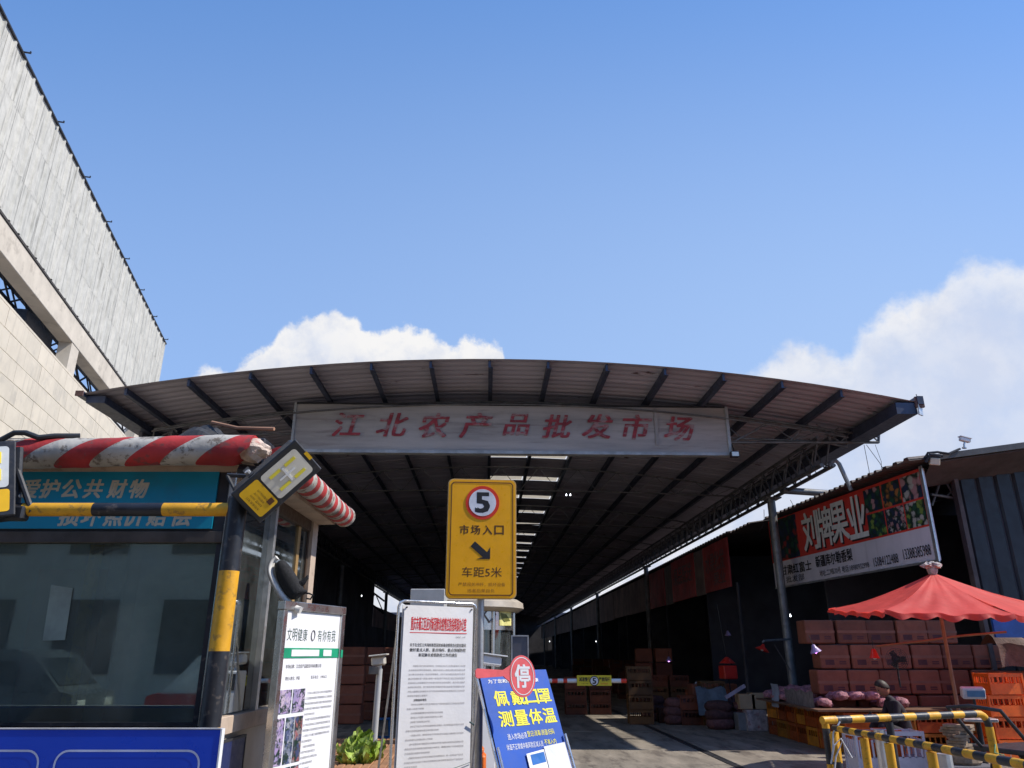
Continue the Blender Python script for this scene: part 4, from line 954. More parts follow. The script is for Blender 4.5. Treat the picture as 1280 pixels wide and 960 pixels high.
def outline(x0, x1, z0, z1, r, w, y):
    mb = MB(); o_, i_ = [], []
    for cx_, cz_, a0 in ((x1 - r, z1 - r, 0), (x0 + r, z1 - r, 90), (x0 + r, z0 + r, 180), (x1 - r, z0 + r, 270)):
        for k in range(7): a_ = R(a0 + k * 15); o_.append((cx_ + r * math.cos(a_), y, cz_ + r * math.sin(a_))); i_.append((cx_ + (r - w) * math.cos(a_), y, cz_ + (r - w) * math.sin(a_)))
    n_ = len(o_); mb.add(o_ + i_, [(k, (k + 1) % n_, n_ + (k + 1) % n_, n_ + k) for k in range(n_)]); return mb
xa, xb = at(70, 940, BLY).x, at(252, 940, BLY).x; za = at(150, 937, BLY).z
P('outline', outline(xa, xb, za - .62, za, .06, .009, BLY - .003), M('outline_pale', (0.45, 0.5, 0.7), .5), BB)
xc_ = at(52, 940, BLY).x
P('outline', outline(xc_ - .95, xc_, za - .62, za, .06, .009, BLY - .003), M('outline_pale', (0.45, 0.5, 0.7)), BB)
for s_ in (-3.6, -2.0):
    m = MB(); m.b6(s_, s_ + .04, BLY + .031, BLY + .06, 0, zt2 - .05); P('leg', m, alu, BB)

# ================================================================== stainless notice case facing right
n1a = Vector((at(353, 762, 4.85).x, 4.85, 0)); ztc = at(353, 762, 4.85).z
a2_, s2_ = ray(430, 769); Y2 = (ztc - EYE) / s2_; n1b = Vector((a2_ * Y2, Y2, 0))
dcase = n1b - n1a; CL = dcase.length; cang = math.atan2(dcase.y, dcase.x)
NC = thing('notice_case', 'stainless framed notice case with green headed market notice beside the booth', 'notice board', (n1a.x, n1a.y, 0), (0, 0, cang))
m = MB(); m.b6(0, .045, -.015, .035, .25, ztc - .001, ch=.004); P('side_frame', m, stainless, NC)
m = MB(); m.b6(CL - .05, CL, -.015, .035, .25, ztc - .001, ch=.004); P('side_frame', m, stainless, NC)
m = MB(); m.b6(.0, CL, -.018, .038, ztc + .001, ztc + .055, ch=.004); P('top_frame', m, stainless, NC)
m = MB(); m.b6(.046, CL - .051, -.015, .035, .25, .30); P('bottom_frame', m, stainless, NC)
m = MB(); m.b6(.046, CL - .051, .0, .02, .301, ztc - .001); P('notice_sheet', m, paper_m, NC)
for xx in (.03, CL - .03): m = MB(); m.tube((xx, .02, 0), (xx, .02, .25), .02, n=8); P('leg', m, alu, NC)
fn = ((0, 0, 0), (1, 0, 0), (0, 0, 1), (0, -1, 0)); iw = CL - .1; x0c = .05
zz = ztc
for ch, fx in zip('文明健康有你有我', (.08, .17, .26, .35, .62, .71, .80, .89)): text('print', ch, fn, x0c + iw * fx, zz - .145, .052, .075, M('dark_green_ink', (0.03, 0.07, 0.05), .5), NC, bold=.0, kind='merge')
m = MB(); m.path([(x0c + iw * .49 + .022 * math.cos(k / 12 * 6.283), -.004, zz - .145 + .032 * math.sin(k / 12 * 6.283)) for k in range(13)], .003, 4); P('emblem', m, ink_grey, NC)
m = MB(); m.b6(x0c, x0c + iw, -.004, -.001, zz - .285, zz - .225); P('green_band', m, M('notice_green', (0.01, 0.30, 0.15), .5), NC)
for xa_, xb_ in ((.13, .62), (.70, .86)): m = MB(); m.b6(x0c + iw * xa_, x0c + iw * xb_, -.007, -.005, zz - .275, zz - .235); P('band_label', m, white_m, NC)
text('print', '公示栏 江北农产品批发市场', fn, x0c + iw * .37, zz - .255, iw * .46, .028, ink, NC, bold=.01, off=.009, kind='merge')
text('print', '包保责任人', fn, x0c + iw * .78, zz - .255, iw * .14, .026, ink, NC, off=.009, kind='merge')
text('print', '市场名称：江北农产品批发市场有限公司', fn, x0c + iw * .38, zz - .335, iw * .62, .024, ink_grey, NC, bold=.02, kind='merge')
text('print', '责任人姓名：李强', fn, x0c + iw * .20, zz - .405, iw * .24, .022, ink_grey, NC, bold=.02, kind='merge')
text('print', '联系电话：13983622', fn, x0c + iw * .67, zz - .405, iw * .30, .022, ink_grey, NC, bold=.01, kind='merge')
rg = random.Random(11)
BODY = '为进一步加强市场疫情防控工作落实属地管理责任切实保障人民群众身体健康和生命安全现将有关事项公告如下各经营户应当佩戴口罩测量体温登记信息保持环境清洁通风消毒不得经营野生动物严格执行索证索票制度发现异常情况及时报告配合检查人员做好相关工作违反规定的依法处理'
ln = 0
for i in range(34):
    s_ = ''.join(rg.choice(BODY) for _ in range(20)); sh_ = (i % 5 == 4); ind = .02 if i % 5 == 0 else 0
    w_ = iw * (.50 - ind / iw) * (rg.uniform(.3, .7) if (sh_ or 9 < i < 17) else 1)
    text('small_print', s_, fn, x0c + iw * .45 + ind, zz - .50 - i * .0315, w_, .015, ink_grey, NC, off=.003, align='L', kind='merge')
phm = [photo_mat('print_%s' % n_, cs_, 26) for n_, cs_ in (('lilac_record', ((.35, .25, .45), (.45, .35, .5), (.3, .25, .42), (.5, .4, .5))), ('blue_street', ((.05, .06, .15), (.2, .22, .3), (.08, .1, .2), (.35, .35, .4))), ('red_street', ((.35, .04, .05), (.1, .1, .18), (.4, .1, .1), (.3, .3, .35))), ('market_scene', ((.08, .08, .12), (.25, .2, .2), (.05, .06, .14), (.3, .1, .1))))]
gx = iw * .42
rows = [(zz - .47, .135, [(0, .46, 0), (.52, 1, 0)]), (zz - .63, .26, [(0, .28, 0), (.34, .66, 1), (.70, 1, 3)]), (zz - .91, .14, [(0, .28, 1), (.34, .66, 1), (.70, 1, 2)]), (zz - 1.07, .14, [(0, .28, 2), (.34, .66, 1), (.70, 1, 3)]), (zz - 1.23, .14, [(0, .28, 3), (.34, .66, 1), (.70, 1, 2)]), (zz - 1.39, .14, [(0, .28, 2), (.34, .66, 3), (.70, 1, 1)])]
for zt3, h3, cells in rows:
    for a_, c_, mi_ in cells:
        m = MB(); m.b6(x0c + .01 + gx * a_, x0c + .01 + gx * c_, -.004, -.001, zt3 - h3, zt3); P('photo_print', m, phm[mi_], NC)
m = MB(); m.b6(CL - .038, CL - .01, -.019, -.016, zz - .285, zz - .235); P('green_sticker', m, M('notice_green', (0.01, 0.30, 0.15)), NC)
# small dark framed notice behind, leaning on the booth side
m = MB(); sp0 = Vector((BX + .05, 4.95, 0)); 
SN = thing('small_notice', 'narrow notice with dark blue heading leaning on the booth side panel', 'notice board', (BX + .035, 4.72, 0), (0, 0, math.pi / 2))
m = MB(); m.b6(0, .38, 0.0, .012, .25, 1.06); P('sheet', m, paper_m, SN)
m = MB(); m.b6(0, .38, -.003, -.0, .86, 1.06); P('heading', m, M('heading_blue', (0.01, 0.02, 0.10), .5), SN)
m = MB(); m.b6(-.015, 0, -.006, .014, .25, 1.06); m.b6(.38, .395, -.006, .014, .25, 1.06); m.b6(-.015, .395, -.006, .014, 1.061, 1.075); P('frame', m, dark_steel, SN)
text('print', '疫情防控', fn, .19, .955, .28, .07, white_m, SN, bold=.01, off=.006)
for i in range(4): text('print', '公告告知事项请配合'[:9 - i], fn, .03, .80 - i * .06, .30, .022, ink_grey, SN, align='L', off=.004, kind='merge')

# ================================================================== sneaker standing toe up on the case
SH = thing('sneaker', 'black knit sneaker with white sole propped toe up on the notice case', 'shoe', at(376, 757, 4.98), (0, 0, 0))
def P3(u, v, d=0.0): 
    p_ = at(u, v, 4.98 + d); return p_ - SH.location
def ribbon(pts, wdt, th, mt, name):
    """a solid strip that follows pts, wdt deep along Y"""
    mb = MB(); n_ = len(pts)
    nrm = []
    for k in range(n_):
        d = (pts[min(k + 1, n_ - 1)] - pts[max(k - 1, 0)]).normalized(); nrm.append(Vector((d.z, 0, -d.x)))
    vs = []
    for k in range(n_):
        w_ = wdt[k] / 2; t_ = th[k]
        for yy, tt_ in ((-w_, 0), (w_, 0), (w_, t_), (-w_, t_)): vs.append(pts[k] + Vector((0, yy, 0)) + nrm[k] * tt_)
    fs = [(k * 4 + j, k * 4 + (j + 1) % 4, (k + 1) * 4 + (j + 1) % 4, (k + 1) * 4 + j) for k in range(n_ - 1) for j in range(4)]
    fs += [(0, 1, 2, 3), tuple((n_ - 1) * 4 + j for j in range(4))[::-1]]
    mb.add(vs, fs); o_ = obj(name, mb, mt, SH, True); md = o_.modifiers.new('s', 'SUBSURF'); md.levels = 1; md.render_levels = 2; return o_
solepts = [P3(*q_) for q_ in ((348, 699), (343, 703), (341, 712), (345, 722), (352, 735), (360, 746), (369, 755), (378, 759))]
ribbon(solepts, (.05, .075, .095, .10, .09, .08, .08, .06), (.028, .036, .042, .046, .048, .052, .052, .04), rubber, 'sole')
# upper: skinned rings from toe to ankle opening
rings = [((349, 701), .022, .034), ((351, 707), .044, .048), ((355, 716), .058, .050), ((361, 727), .062, .048), ((368, 739), .060, .045), ((375, 747), .050, .042)]
mb = MB(); vs = []; n_ = 14
for (uv, rx, ry_) in rings:
    c_ = P3(*uv); d = Vector((.55, 0, -.83)); sd_ = Vector((.83, 0, .55))
    for j in range(n_):
        t_ = 2 * math.pi * j / n_; vs.append(c_ + sd_ * math.cos(t_) * rx + Vector((0, 1, 0)) * math.sin(t_) * ry_)
fs = [(k * n_ + j, k * n_ + (j + 1) % n_, (k + 1) * n_ + (j + 1) % n_, (k + 1) * n_ + j) for k in range(len(rings) - 1) for j in range(n_)]
fs += [tuple(range(n_))[::-1], tuple(range((len(rings) - 1) * n_, len(rings) * n_))]
mb.add(vs, fs); o = obj('upper', mb, fabric_blk, SH, True); md = o.modifiers.new('s', 'SUBSURF'); md.levels = 1; md.render_levels = 2
m = MB(); m.path([P3(372, 731), P3(379, 728), P3(384, 722), P3(385, 719)], .012, 8, rs=[.022, .018, .012, .006]); P('heel_tongue', m, fabric_blk, SH, True)
m = MB(); c_ = P3(378, 741); m.path([c_ + Vector((.024 * math.cos(k / 10 * 6.28) , .036 * math.sin(k / 10 * 6.28), .012 * math.cos(k / 10 * 6.28))) for k in range(11)], .009, 6); P('collar', m, fabric_blk, SH, True)
m = MB(); m.path([P3(381, 741), P3(387, 742), P3(391, 744), P3(388, 749), P3(383, 748)], .006, 6); P('pull_tab', m, fabric_blk, SH, True)

# ================================================================== yellow speed sign on its pole
SY = 6.5
tlq, trq, blq, brq = at(562, 599, SY), at(645, 600, SY), at(558, 749, SY), at(643, 750, SY)
cx0 = (tlq.x + trq.x + blq.x + brq.x) / 4; SW = .605; zt4, zb4 = tlq.z, blq.z; SHt = zt4 - zb4
SG = thing('speed_sign', 'tall orange market entrance sign with red ringed 5 on a grey pole', 'road sign', (cx0, SY, 0), (0, 0, 0.09))
def rr_pts(w, h, r, y, cz, n=6):
    pts = []
    for cx_, cz_, a0 in ((w / 2 - r, h / 2 - r, 0), (-w / 2 + r, h / 2 - r, 90), (-w / 2 + r, -h / 2 + r, 180), (w / 2 - r, -h / 2 + r, 270)):
        for k in range(n + 1): a_ = R(a0 + k * 90 / n); pts.append((cx_ + r * math.cos(a_), y, cz + cz_ + r * math.sin(a_)))
    return pts
cz = (zt4 + zb4) / 2
m = MB(); m.prism(rr_pts(SW, SHt, .05, 0, cz), (0, .022, 0)); P('sign_plate', m, sign_rim, SG)
m = MB(); m.prism(rr_pts(SW - .016, SHt - .016, .045, -.004, cz), (0, .003, 0)); P('sign_face', m, sign_y, SG)
P('border_line', outline(-SW / 2 + .028, SW / 2 - .028, zb4 + .028, zt4 - .028, .035, .009, -.0065), ink_brown, SG)
def disc(r, y, cz_, n=40): return [(r * math.cos(2 * math.pi * k / n), y, cz_ + r * math.sin(2 * math.pi * k / n)) for k in range(n)]
c5 = zt4 - SHt * .205
def sx(u): return (u - 602) / 84 * SW
m = MB(); m.prism([(x + sx(602.5), y, z) for x, y, z in disc(.148, -.0085, c5)], (0, .002, 0)); P('red_ring', m, sign_red, SG)
m = MB(); m.prism([(x + sx(602.5), y, z) for x, y, z in disc(.119, -.011, c5)], (0, .0015, 0)); P('white_disc', m, M('reflective_white', (0.72, 0.72, 0.76), .35), SG)
f5 = ((0, -.011, 0), (1, 0, 0), (0, 0, 1), (0, -1, 0)); f6 = ((0, -.004, 0), (1, 0, 0), (0, 0, 1), (0, -1, 0))
text('character', '5', f5, sx(602.5), c5, .112, .17, ink, SG, bold=.035, off=.002)
def sz(v): return zt4 - (v - 599.5) / 150 * SHt
for ch, u in zip('市场入口', (581, 594.5, 609, 623)): text('character', ch, f6, sx(u), sz(665), .078, .078, ink_brown, SG, bold=.02)
ax, az0 = sx(602), sz(692)
def arrow():
    d = Vector((.72, 0, -.62)).normalized(); p_ = Vector((d.z, 0, -d.x)); c_ = Vector((ax, -.0065, az0)); L_, w_, hw, hl = .20, .028, .066, .085
    a0 = c_ - d * L_ / 2; a1 = c_ + d * (L_ / 2 - hl * .7); tip = c_ + d * L_ / 2
    tip = c_ + Vector((.075, 0, -.062))
    pts = [a0 + p_ * w_, a1 + p_ * w_, Vector((tip.x - .115, -.0065, tip.z)) if p_.x < 0 else Vector((tip.x, -.0065, tip.z + .10)), tip,
           Vector((tip.x, -.0065, tip.z + .10)) if p_.x < 0 else Vector((tip.x - .115, -.0065, tip.z)), a1 - p_ * w_, a0 - p_ * w_]
    return pts
m = MB(); m.prism(arrow(), (0, .0015, 0)); P('arrow', m, ink, SG)
text('print', '车距5米', f6, sx(603), sz(717), .34, .085, ink_brown, SG, bold=.006)
text('print', '严禁闯关冲杆，损坏设备', f6, sx(603), sz(732), .40, .032, M('worn_ink', (0.35, 0.14, 0.01), .5), SG, bold=.004)
text('print', '违者后果自负', f6, sx(602), sz(739.5), .23, .030, M('worn_ink', (0.35, 0.14, 0.01)), SG, bold=.004)
m = MB(); m.tube((.0, .055, 0), (.0, .055, zt4 - .1), .032, n=16); P('pole', m, M('galvanised_pole', (0.42, 0.42, 0.42), .4, .6, var=.15, scale=6, dirt=(0.25, 0.22, 0.2), damt=.5), SG, True)
for zz_ in (zb4 + .12, zt4 - .2): m = MB(); m.b6(-.06, .06, .023, .09, zz_ - .02, zz_ + .02); P('clamp', m, alu, SG)

# ================================================================== white notice on its stand
na = 0.56
NY = 7.05
c_l = at(498, 760, NY - .17); 
NW = .78
NX0 = Vector((at(502, 800, NY - .16).x, NY - .16, 0)); 
NS2 = thing('notice_stand', 'tall white paper notice with red heading on a thin metal stand', 'notice stand', (NX0.x, NX0.y, 0), (0, R(0.3), na))
a1_, s1_ = ray(590, 756)
W_N = 0.0
for k in range(400):                             # width at which the right edge meets its bearing
    W_N = .4 + k * .002
    p_ = Vector((NX0.x + W_N * math.cos(na), NX0.y + W_N * math.sin(na)))
    if p_.x / p_.y >= ray(589, 800)[0]: break
zn = at(510, 756, NX0.y).z
m = MB(); mbx = lambda x, z: Vector((x, -.006 + .0012 * math.sin(x * 9 + z * 2), z))
m.grid(lambda u, v: mbx(u * W_N, .35 + (zn - .35) * v), 16, 40); P('paper', m, paper_m, NS2, True)
m = MB(); m.b6(-.01, W_N + .01, .012, .018, .34, zn + .0); P('backing', m, white_m, NS2)
m = MB(); r_ = .05; fx0, fx1, fz = -.045, W_N + .05, zn + .035
m.path([(fx0, .02, 0.0), (fx0, .02, fz - r_), (fx0 + .015, .02, fz - .015), (fx0 + r_, .02, fz), (fx1 - r_, .02, fz), (fx1 - .015, .02, fz - .015), (fx1, .02, fz - r_), (fx1, .02, 0)], .0125, 10); P('stand_frame', m, M('chrome_tube', (0.7, 0.7, 0.7), .25, .8, var=.1), NS2, True)
m = MB(); m.tube((fx1 + .03, .12, 0), (fx1 - .01, .04, fz - .02), .010, n=8); m.tube((fx0 - .02, .35, 0), (fx0, .03, fz - .3), .010, n=8); P('brace', m, alu, NS2, True)
for xx in (.02, W_N - .02): m = MB(); m.tube((xx, -.02, zn - .02), (xx, .0, zn - .02), .007, n=8); P('pin', m, ink, NS2)
fp = ((0, -.0075, 0), (1, 0, 0), (0, 0, 1), (0, -1, 0)); cxn = W_N / 2 - .0
text('heading', '重庆市綦江区应对新冠肺炎疫情应急指挥部办公室', fp, cxn, zn - .155, W_N * .80, .115, ink_red, NS2, bold=.02)
m = MB(); m.b6(cxn - W_N * .41, cxn + W_N * .41, -.0085, -.0075, zn - .235, zn - .229); P('rule', m, ink_red, NS2)
text('small_print', '〔2020〕12号', fp, W_N * .82, zn - .265, .10, .015, ink_grey, NS2, kind='merge')
for i, (s_, w_) in enumerate((('关于在全区公共场所新型冠状病毒疫情常态化防控期间', .80), ('做好重点人群、重点场所、重点领域防控', .80), ('新冠肺炎疫情防控工作的通告', .55))): text('subheading', s_, fp, cxn, zn - .335 - i * .042, W_N * w_, .030, ink, NS2, bold=.015)
rg = random.Random(5); zz = zn - .51; pat = 'ffffffes' + 'h' + 'fs' + 'mmsfs' + 'fs' + 'ffs' + 'fes' + 'h' + 'ffs' + 'h' + 'fffffs' + 'h' + 'mfs' + 'g'
bold_g = M('bold_grey_ink', (0.06, 0.055, 0.06), .6)
for i, ch in enumerate(pat):
    s_ = ''.join(rg.choice(BODY) for _ in range(31))
    if rg.random() < .6: k_ = rg.randint(6, 24); s_ = s_[:k_] + '，' + s_[k_ + 1:]
    full = W_N * .80; x0_ = cxn - full / 2
    if ch == 'h': text('small_print', s_[:6] if i else s_, fp, x0_ + .06, zz, full * .22, .020, bold_g, NS2, align='L', bold=.02, kind='merge')
    else:
        ind = .04 if (i == 0 or pat[i - 1] in 'shm') else 0; w_ = {'f': full, 'e': full, 's': full * rg.uniform(.2, .6), 'm': full * .62, 'g': full * .01}[ch]
        n_ = max(3, int(31 * w_ / full)); text('small_print', s_[:n_], fp, x0_ + ind, zz, max(.02, w_ - ind), .0155, M('notice_ink', (0.30, 0.28, 0.29), .6), NS2, align='L', bold=.0, kind='merge')
    zz -= .0345
text('small_print', '重庆市疫情应急指挥部办公室', fp, cxn + W_N * .18, zz - .01, W_N * .42, .02, M('notice_ink', (0.22, 0.20, 0.21)), NS2, kind='merge')
m = MB(); m.path([(W_N - .02, -.03, zn - .98), (W_N + .05, -.03, zn - 1.02), (W_N + .10, -.02, zn - 1.08)], .007, 6); m.path([(W_N * .5, -.028, zn - 1.36), (W_N * .75, -.03, zn - 1.34), (W_N * 1.02, -.02, zn - 1.30)], .003, 5)
tag(obj('loose_wire', m, M('green_wire', (0.02, 0.06, 0.07), .5), None), 'loose dark green wire hooked over the edge of the white notice', 'wire').matrix_world = Matrix.Translation(NX0) @ Matrix.Rotation(na, 4, 'Z')

# ================================================================== blue poster stand with stop paddle
# corners by bearing; the board leans back and faces right
def onto(u, v, Y): return at(u, v, Y)
TLp, TRp, BLp = onto(598, 839, 6.35), onto(682, 837, 6.90), onto(626, 965, 6.19)
BRp = TRp + BLp - TLp
PB = thing('poster_stand', 'leaning blue poster with big yellow mask and temperature characters on a stand', 'poster stand', (0, 0, 0))
exq = (TRp - TLp).normalized(); ezq = ((TLp - BLp) + (TRp - BRp)).normalized(); ezo = ezq
nq = exq.cross(ezq).normalized()
if nq.y > 0: nq = -nq
def pq_(x, y, d=0.0): return bilerp((TLp, TRp, BRp, BLp), x, y) + nq * d
ext = 2.6                                        # the poster runs on below the frame
m = MB(); m.grid(lambda u, v: pq_(u, v * 1.9, .004 + .0015 * math.sin(u * 6 + v * 9) * math.sin(v * 5 + 1)), 30, 44); P('poster', m, poster_blue, PB, True)
m = MB(); m.prism([pq_(0, 0, -.012), pq_(1, 0, -.012), pq_(1, 1.9, -.012), pq_(0, 1.9, -.012)], nq * -.012); P('backing_board', m, M('poster_edge', (0.02, 0.07, 0.34), .4), PB)
def qtext(name, s, xc_, yc_, w, h, mt, bold=.02, kind=None, off=.020):
    wpx = (TRp - TLp).length; hpx = (TLp - BLp).length; O = pq_(xc_, yc_)
    text(name, s, (O, exq, ezq, nq), 0, 0, wpx * w, hpx * h, mt, PB, bold=bold, off=off, kind=kind)
qtext('print', '为了您和他人的身体健康', .46, .115, .74, .042, white_m, .02)
for ch, x in zip('佩戴口罩', (.22, .46, .66, .86)): qtext('character', ch, x, .295, .19, .155, poster_yel, .018)
for ch, x in zip('测量体温', (.22, .44, .65, .86)): qtext('character', ch, x, .505, .185, .155, poster_yel, .018)
qtext('print', '进入市场必须', .32, .685, .27, .062, white_m, .0); qtext('print', '登记/消毒/测温/扫码', .665, .675, .40, .058, poster_yel, .0)
qtext('print', '体温不正常或中高风险区域人员', .40, .785, .52, .058, white_m, .0); qtext('print', '不准入内', .77, .775, .18, .055, poster_yel, .0)
m = MB(); m.prism([pq_(.37, .87, .018), pq_(.63, .845, .018), pq_(.63, 1.25, .018), pq_(.37, 1.27, .018)], nq * .001); P('taped_sheet', m, paper_m, PB)
m = MB(); m.prism([pq_(.42, .885, .020), pq_(.62, .87, .020), pq_(.62, .97, .020), pq_(.42, .985, .020)], nq * .001); P('taped_sheet_header', m, M('sheet_blue', (0.02, 0.14, 0.45), .4), PB)
qtext('print', '来访人员登记表', .52, .945, .16, .03, white_m, .02, off=.024)
m = MB(); m.prism([pq_(.64, .82, .018), pq_(.97, .80, .018), pq_(.97, 1.25, .018), pq_(.64, 1.26, .018)], nq * .001); P('taped_sleeve', m, M('plastic_sleeve', (0.72, 0.72, 0.74), .2, var=.04, bump=.3, bscale=12), PB)
qtext('print', '江北农产品批发市场', .79, .85, .24, .022, ink_grey, .01, off=.022)
m = MB(); m.tube(pq_(-.03, -.005, -.01), pq_(-.01, 1.9, .0), .011, n=8); P('side_rail', m, M('chrome_tube', (0.7, 0.7, 0.7)), PB, True)
m = MB(); m.tube(pq_(.99, .72, .03), pq_(1.01, 1.9, .03), .012, n=8); P('side_rail', m, M('chrome_tube', (0.7, 0.7, 0.7)), PB, True)
m = MB(); m.tube(pq_(-.01, .78, .035), pq_(.01, 1.9, .035), .010, n=8); P('side_rail', m, M('chrome_tube', (0.7, 0.7, 0.7)), PB, True)
for x in (.0, 1.0): m = MB(); b_ = pq_(x, 1.0, -.45); m.tube(pq_(x, .15, -.03), Vector((b_.x, b_.y + .1, 0)), .010, n=8); m.tube(pq_(x, 1.85, -.02), Vector((pq_(x, 2.4).x, pq_(x, 2.4).y, 0)), .010, n=8); P('leg', m, alu, PB, True)
SPd = thing('stop_paddle', 'red round stop paddle with a white ring and one character on poster top', 'stop paddle', at(653, 845, 6.18), (R(-8), 0, R(25)))
m = MB(); n_ = 36; m.prism([(.113 * math.cos(6.2832 * k / n_), 0, .153 * math.sin(6.2832 * k / n_)) for k in range(n_)], (0, .014, 0)); P('disc', m, paddle_m, SPd)
m = MB(); o_, i_ = [], []
for k in range(n_): a_ = 6.2832 * k / n_; o_.append((.100 * math.cos(a_), -.002, .138 * math.sin(a_))); i_.append((.095 * math.cos(a_), -.002, .132 * math.sin(a_)))
m.add(o_ + i_, [(k, (k + 1) % n_, n_ + (k + 1) % n_, n_ + k) for k in range(n_)]); P('white_ring', m, white_m, SPd)
text('character', '停', ((0, -.001, 0), (1, 0, 0), (0, 0, 1), (0, -1, 0)), 0, 0, .125, .165, white_m, SPd, bold=.03, off=.002)
m = MB(); m.prism([(-.09, 0, -.055), (-.09, 0, .085), (-.16, 0, .045), (-.375, 0, .058), (-.39, 0, .045), (-.39, 0, .0), (-.375, 0, -.012), (-.16, 0, .0)], (0, .016, 0)); P('handle', m, paddle_m, SPd)
# blue and white poster strip, orange box behind it
m = MB()
PS = thing('small_poster', 'narrow blue and white poster glimpsed between the notice stand and pole', 'poster', (0, 0, 0))
Ys = 7.9
def strip(u0, u1, v0, v1, mt, name, d=0.0):
    a_, c_ = at(u0, v0, Ys - d), at(u1, v1, Ys - d); m = MB(); m.b6(min(a_.x, c_.x), max(a_.x, c_.x), Ys - d, Ys - d + .01, min(a_.z, c_.z), max(a_.z, c_.z)); return P(name, m, mt, PS)
strip(575, 597, 865, 931, blue_m, 'sheet'); strip(575, 596.5, 882, 908, paper_m, 'white_block', .012)
text('print', '防疫', ((0, Ys - .012, 0), (1, 0, 0), (0, 0, 1), (0, -1, 0)), at(593, 874, Ys).x, at(593, 874, Ys).z, .05, .04, white_m, PS)
for i in range(3): text('print', '测温点须知登记', ((0, Ys - .012, 0), (1, 0, 0), (0, 0, 1), (0, -1, 0)), at(588, 913 + i * 5, Ys).x, at(588, 913 + i * 5, Ys).z, .15, .02, white_m, PS, kind='merge')
m = MB(); c_ = at(590, 945, 8.3); m.box((c_.x, c_.y, .30), (.28, .25, .60), ch=.02); m.box((c_.x, c_.y, .63), (.24, .21, .06), ch=.02)
tag(obj('orange_bin', m, crate_o), 'orange plastic bin half hidden behind the grey sign pole', 'bin')
m = MB(); c_ = at(588, 900, 7.95); m.tube((c_.x, 7.95, 0), (c_.x, 7.95, 1.15), .015); obj('leg', m, alu, PS)

# ================================================================== round guard kiosk
KYc = 13.4; kc = at(588, 760, KYc); KR = .76
KK = thing('round_kiosk', 'small stainless round kiosk with flat disc roof behind the orange sign', 'kiosk', (kc.x, KYc, 0))
zr0 = at(600, 757, KYc).z; zr1 = at(600, 752, KYc).z; zg1 = at(620, 787, KYc - KR).z; zg0 = .95
m = MB(); m.lathe([(.3, zr0 + .10), (KR + .05, zr0 + .09), (KR + .15, zr0 + .03), (KR + .16, zr0 - .06), (KR + .06, zr0 - .12), (KR - .1, zr0 - .13)], n=40); P('roof_disc', m, M('kiosk_roof_beige', (0.52, 0.45, 0.36), .5, .2, var=.15), KK, True)
m = MB(); m.lathe([(KR, zg1), (KR, zr0 - .13)], n=36); P('header_band', m, stainless, KK, True)
m = MB(); m.lathe([(KR, .0), (KR, zg0)], n=36); P('base_panel', m, stainless, KK, True)
m = MB(); m.lathe([(KR - .03, zg0), (KR - .03, zg1)], n=36); P('glass', m, kiosk_glass, KK, True)
for k in range(8):
    a_ = R(-90 + k * 45 + 33); m = MB(); m.tube((KR * math.cos(a_), KR * math.sin(a_), 0), (KR * math.cos(a_), KR * math.sin(a_), zr0 - .13), .035, n=8); P('upright', m, stainless, KK, True)
m = MB(); m.lathe([(.3, 0), (.3, .9)], n=12); P('stool_inside', m, dark_wall, KK)
def kpt(u, v):                                   # point on the drum front
    a_, s_ = ray(u, v); Yk = KYc - KR
    for _ in range(6): X_ = a_ * Yk - kc.x; Yk = KYc - math.sqrt(max(.02, KR * KR - X_ * X_))
    return Vector((a_ * Yk - kc.x, Yk - KYc, EYE + s_ * Yk))
def kpatch(u0, u1, v0, v1, mt, name, d=.01, shear=0):
    mb = MB(); mb.grid(lambda u, v: (lambda p_: Vector((p_.x * (1 + d), p_.y * (1 + d), p_.z)))(kpt(u0 + (u1 - u0) * u, v1 + (v0 - v1) * v)), 6, 2); return P(name, mb, mt, KK)
kpatch(624, 638.5, 758, 782, M('sticker_yellow', (0.75, 0.68, 0.25), .5, var=.25, scale=8), 'sticker')
m = MB(); pts = [kpt(u, v) * 1.0 for u, v in ((612, 759), (619, 768), (612, 778), (605, 768))]; pts = [Vector((p_.x * 1.02, p_.y * 1.02, p_.z)) for p_ in pts]
for k in range(4): m.tube(pts[k], pts[(k + 1) % 4], .012, n=4)
P('diamond_mark', m, ink_grey, KK)
m = MB(); pts = [kpt(u, v) for u, v in ((625, 766), (632, 768), (637, 776), (630, 777), (626, 772))]; m.prism([Vector((p_.x * 1.02, p_.y * 1.02, p_.z)) for p_ in pts], (0, -.003, 0)); P('sticker_mark', m, M('sticker_olive', (0.14, 0.14, 0.03), .5), KK)
# grey cabinet top behind the white notice
c_ = at(513, 741, 12.0); c2 = at(556, 741, 12.0)
ac = thing('cabinet', 'pale grey cabinet whose top shows above the white notice', 'cabinet', ((c_.x + c2.x) / 2, 12.0, 0))
m = MB(); m.b6(-(c2.x - c_.x) / 2, (c2.x - c_.x) / 2, 0, .5, .05, at(530, 736, 12.0).z, ch=.01); P('body', m, M('pale_grey', (0.42, 0.42, 0.41), .6, var=.1), ac); m = MB(); m.b6(-.2, .25, -.012, -.002, .4, 1.9); P('door', m, M('pale_grey2', (0.36, 0.36, 0.36), .6), ac)
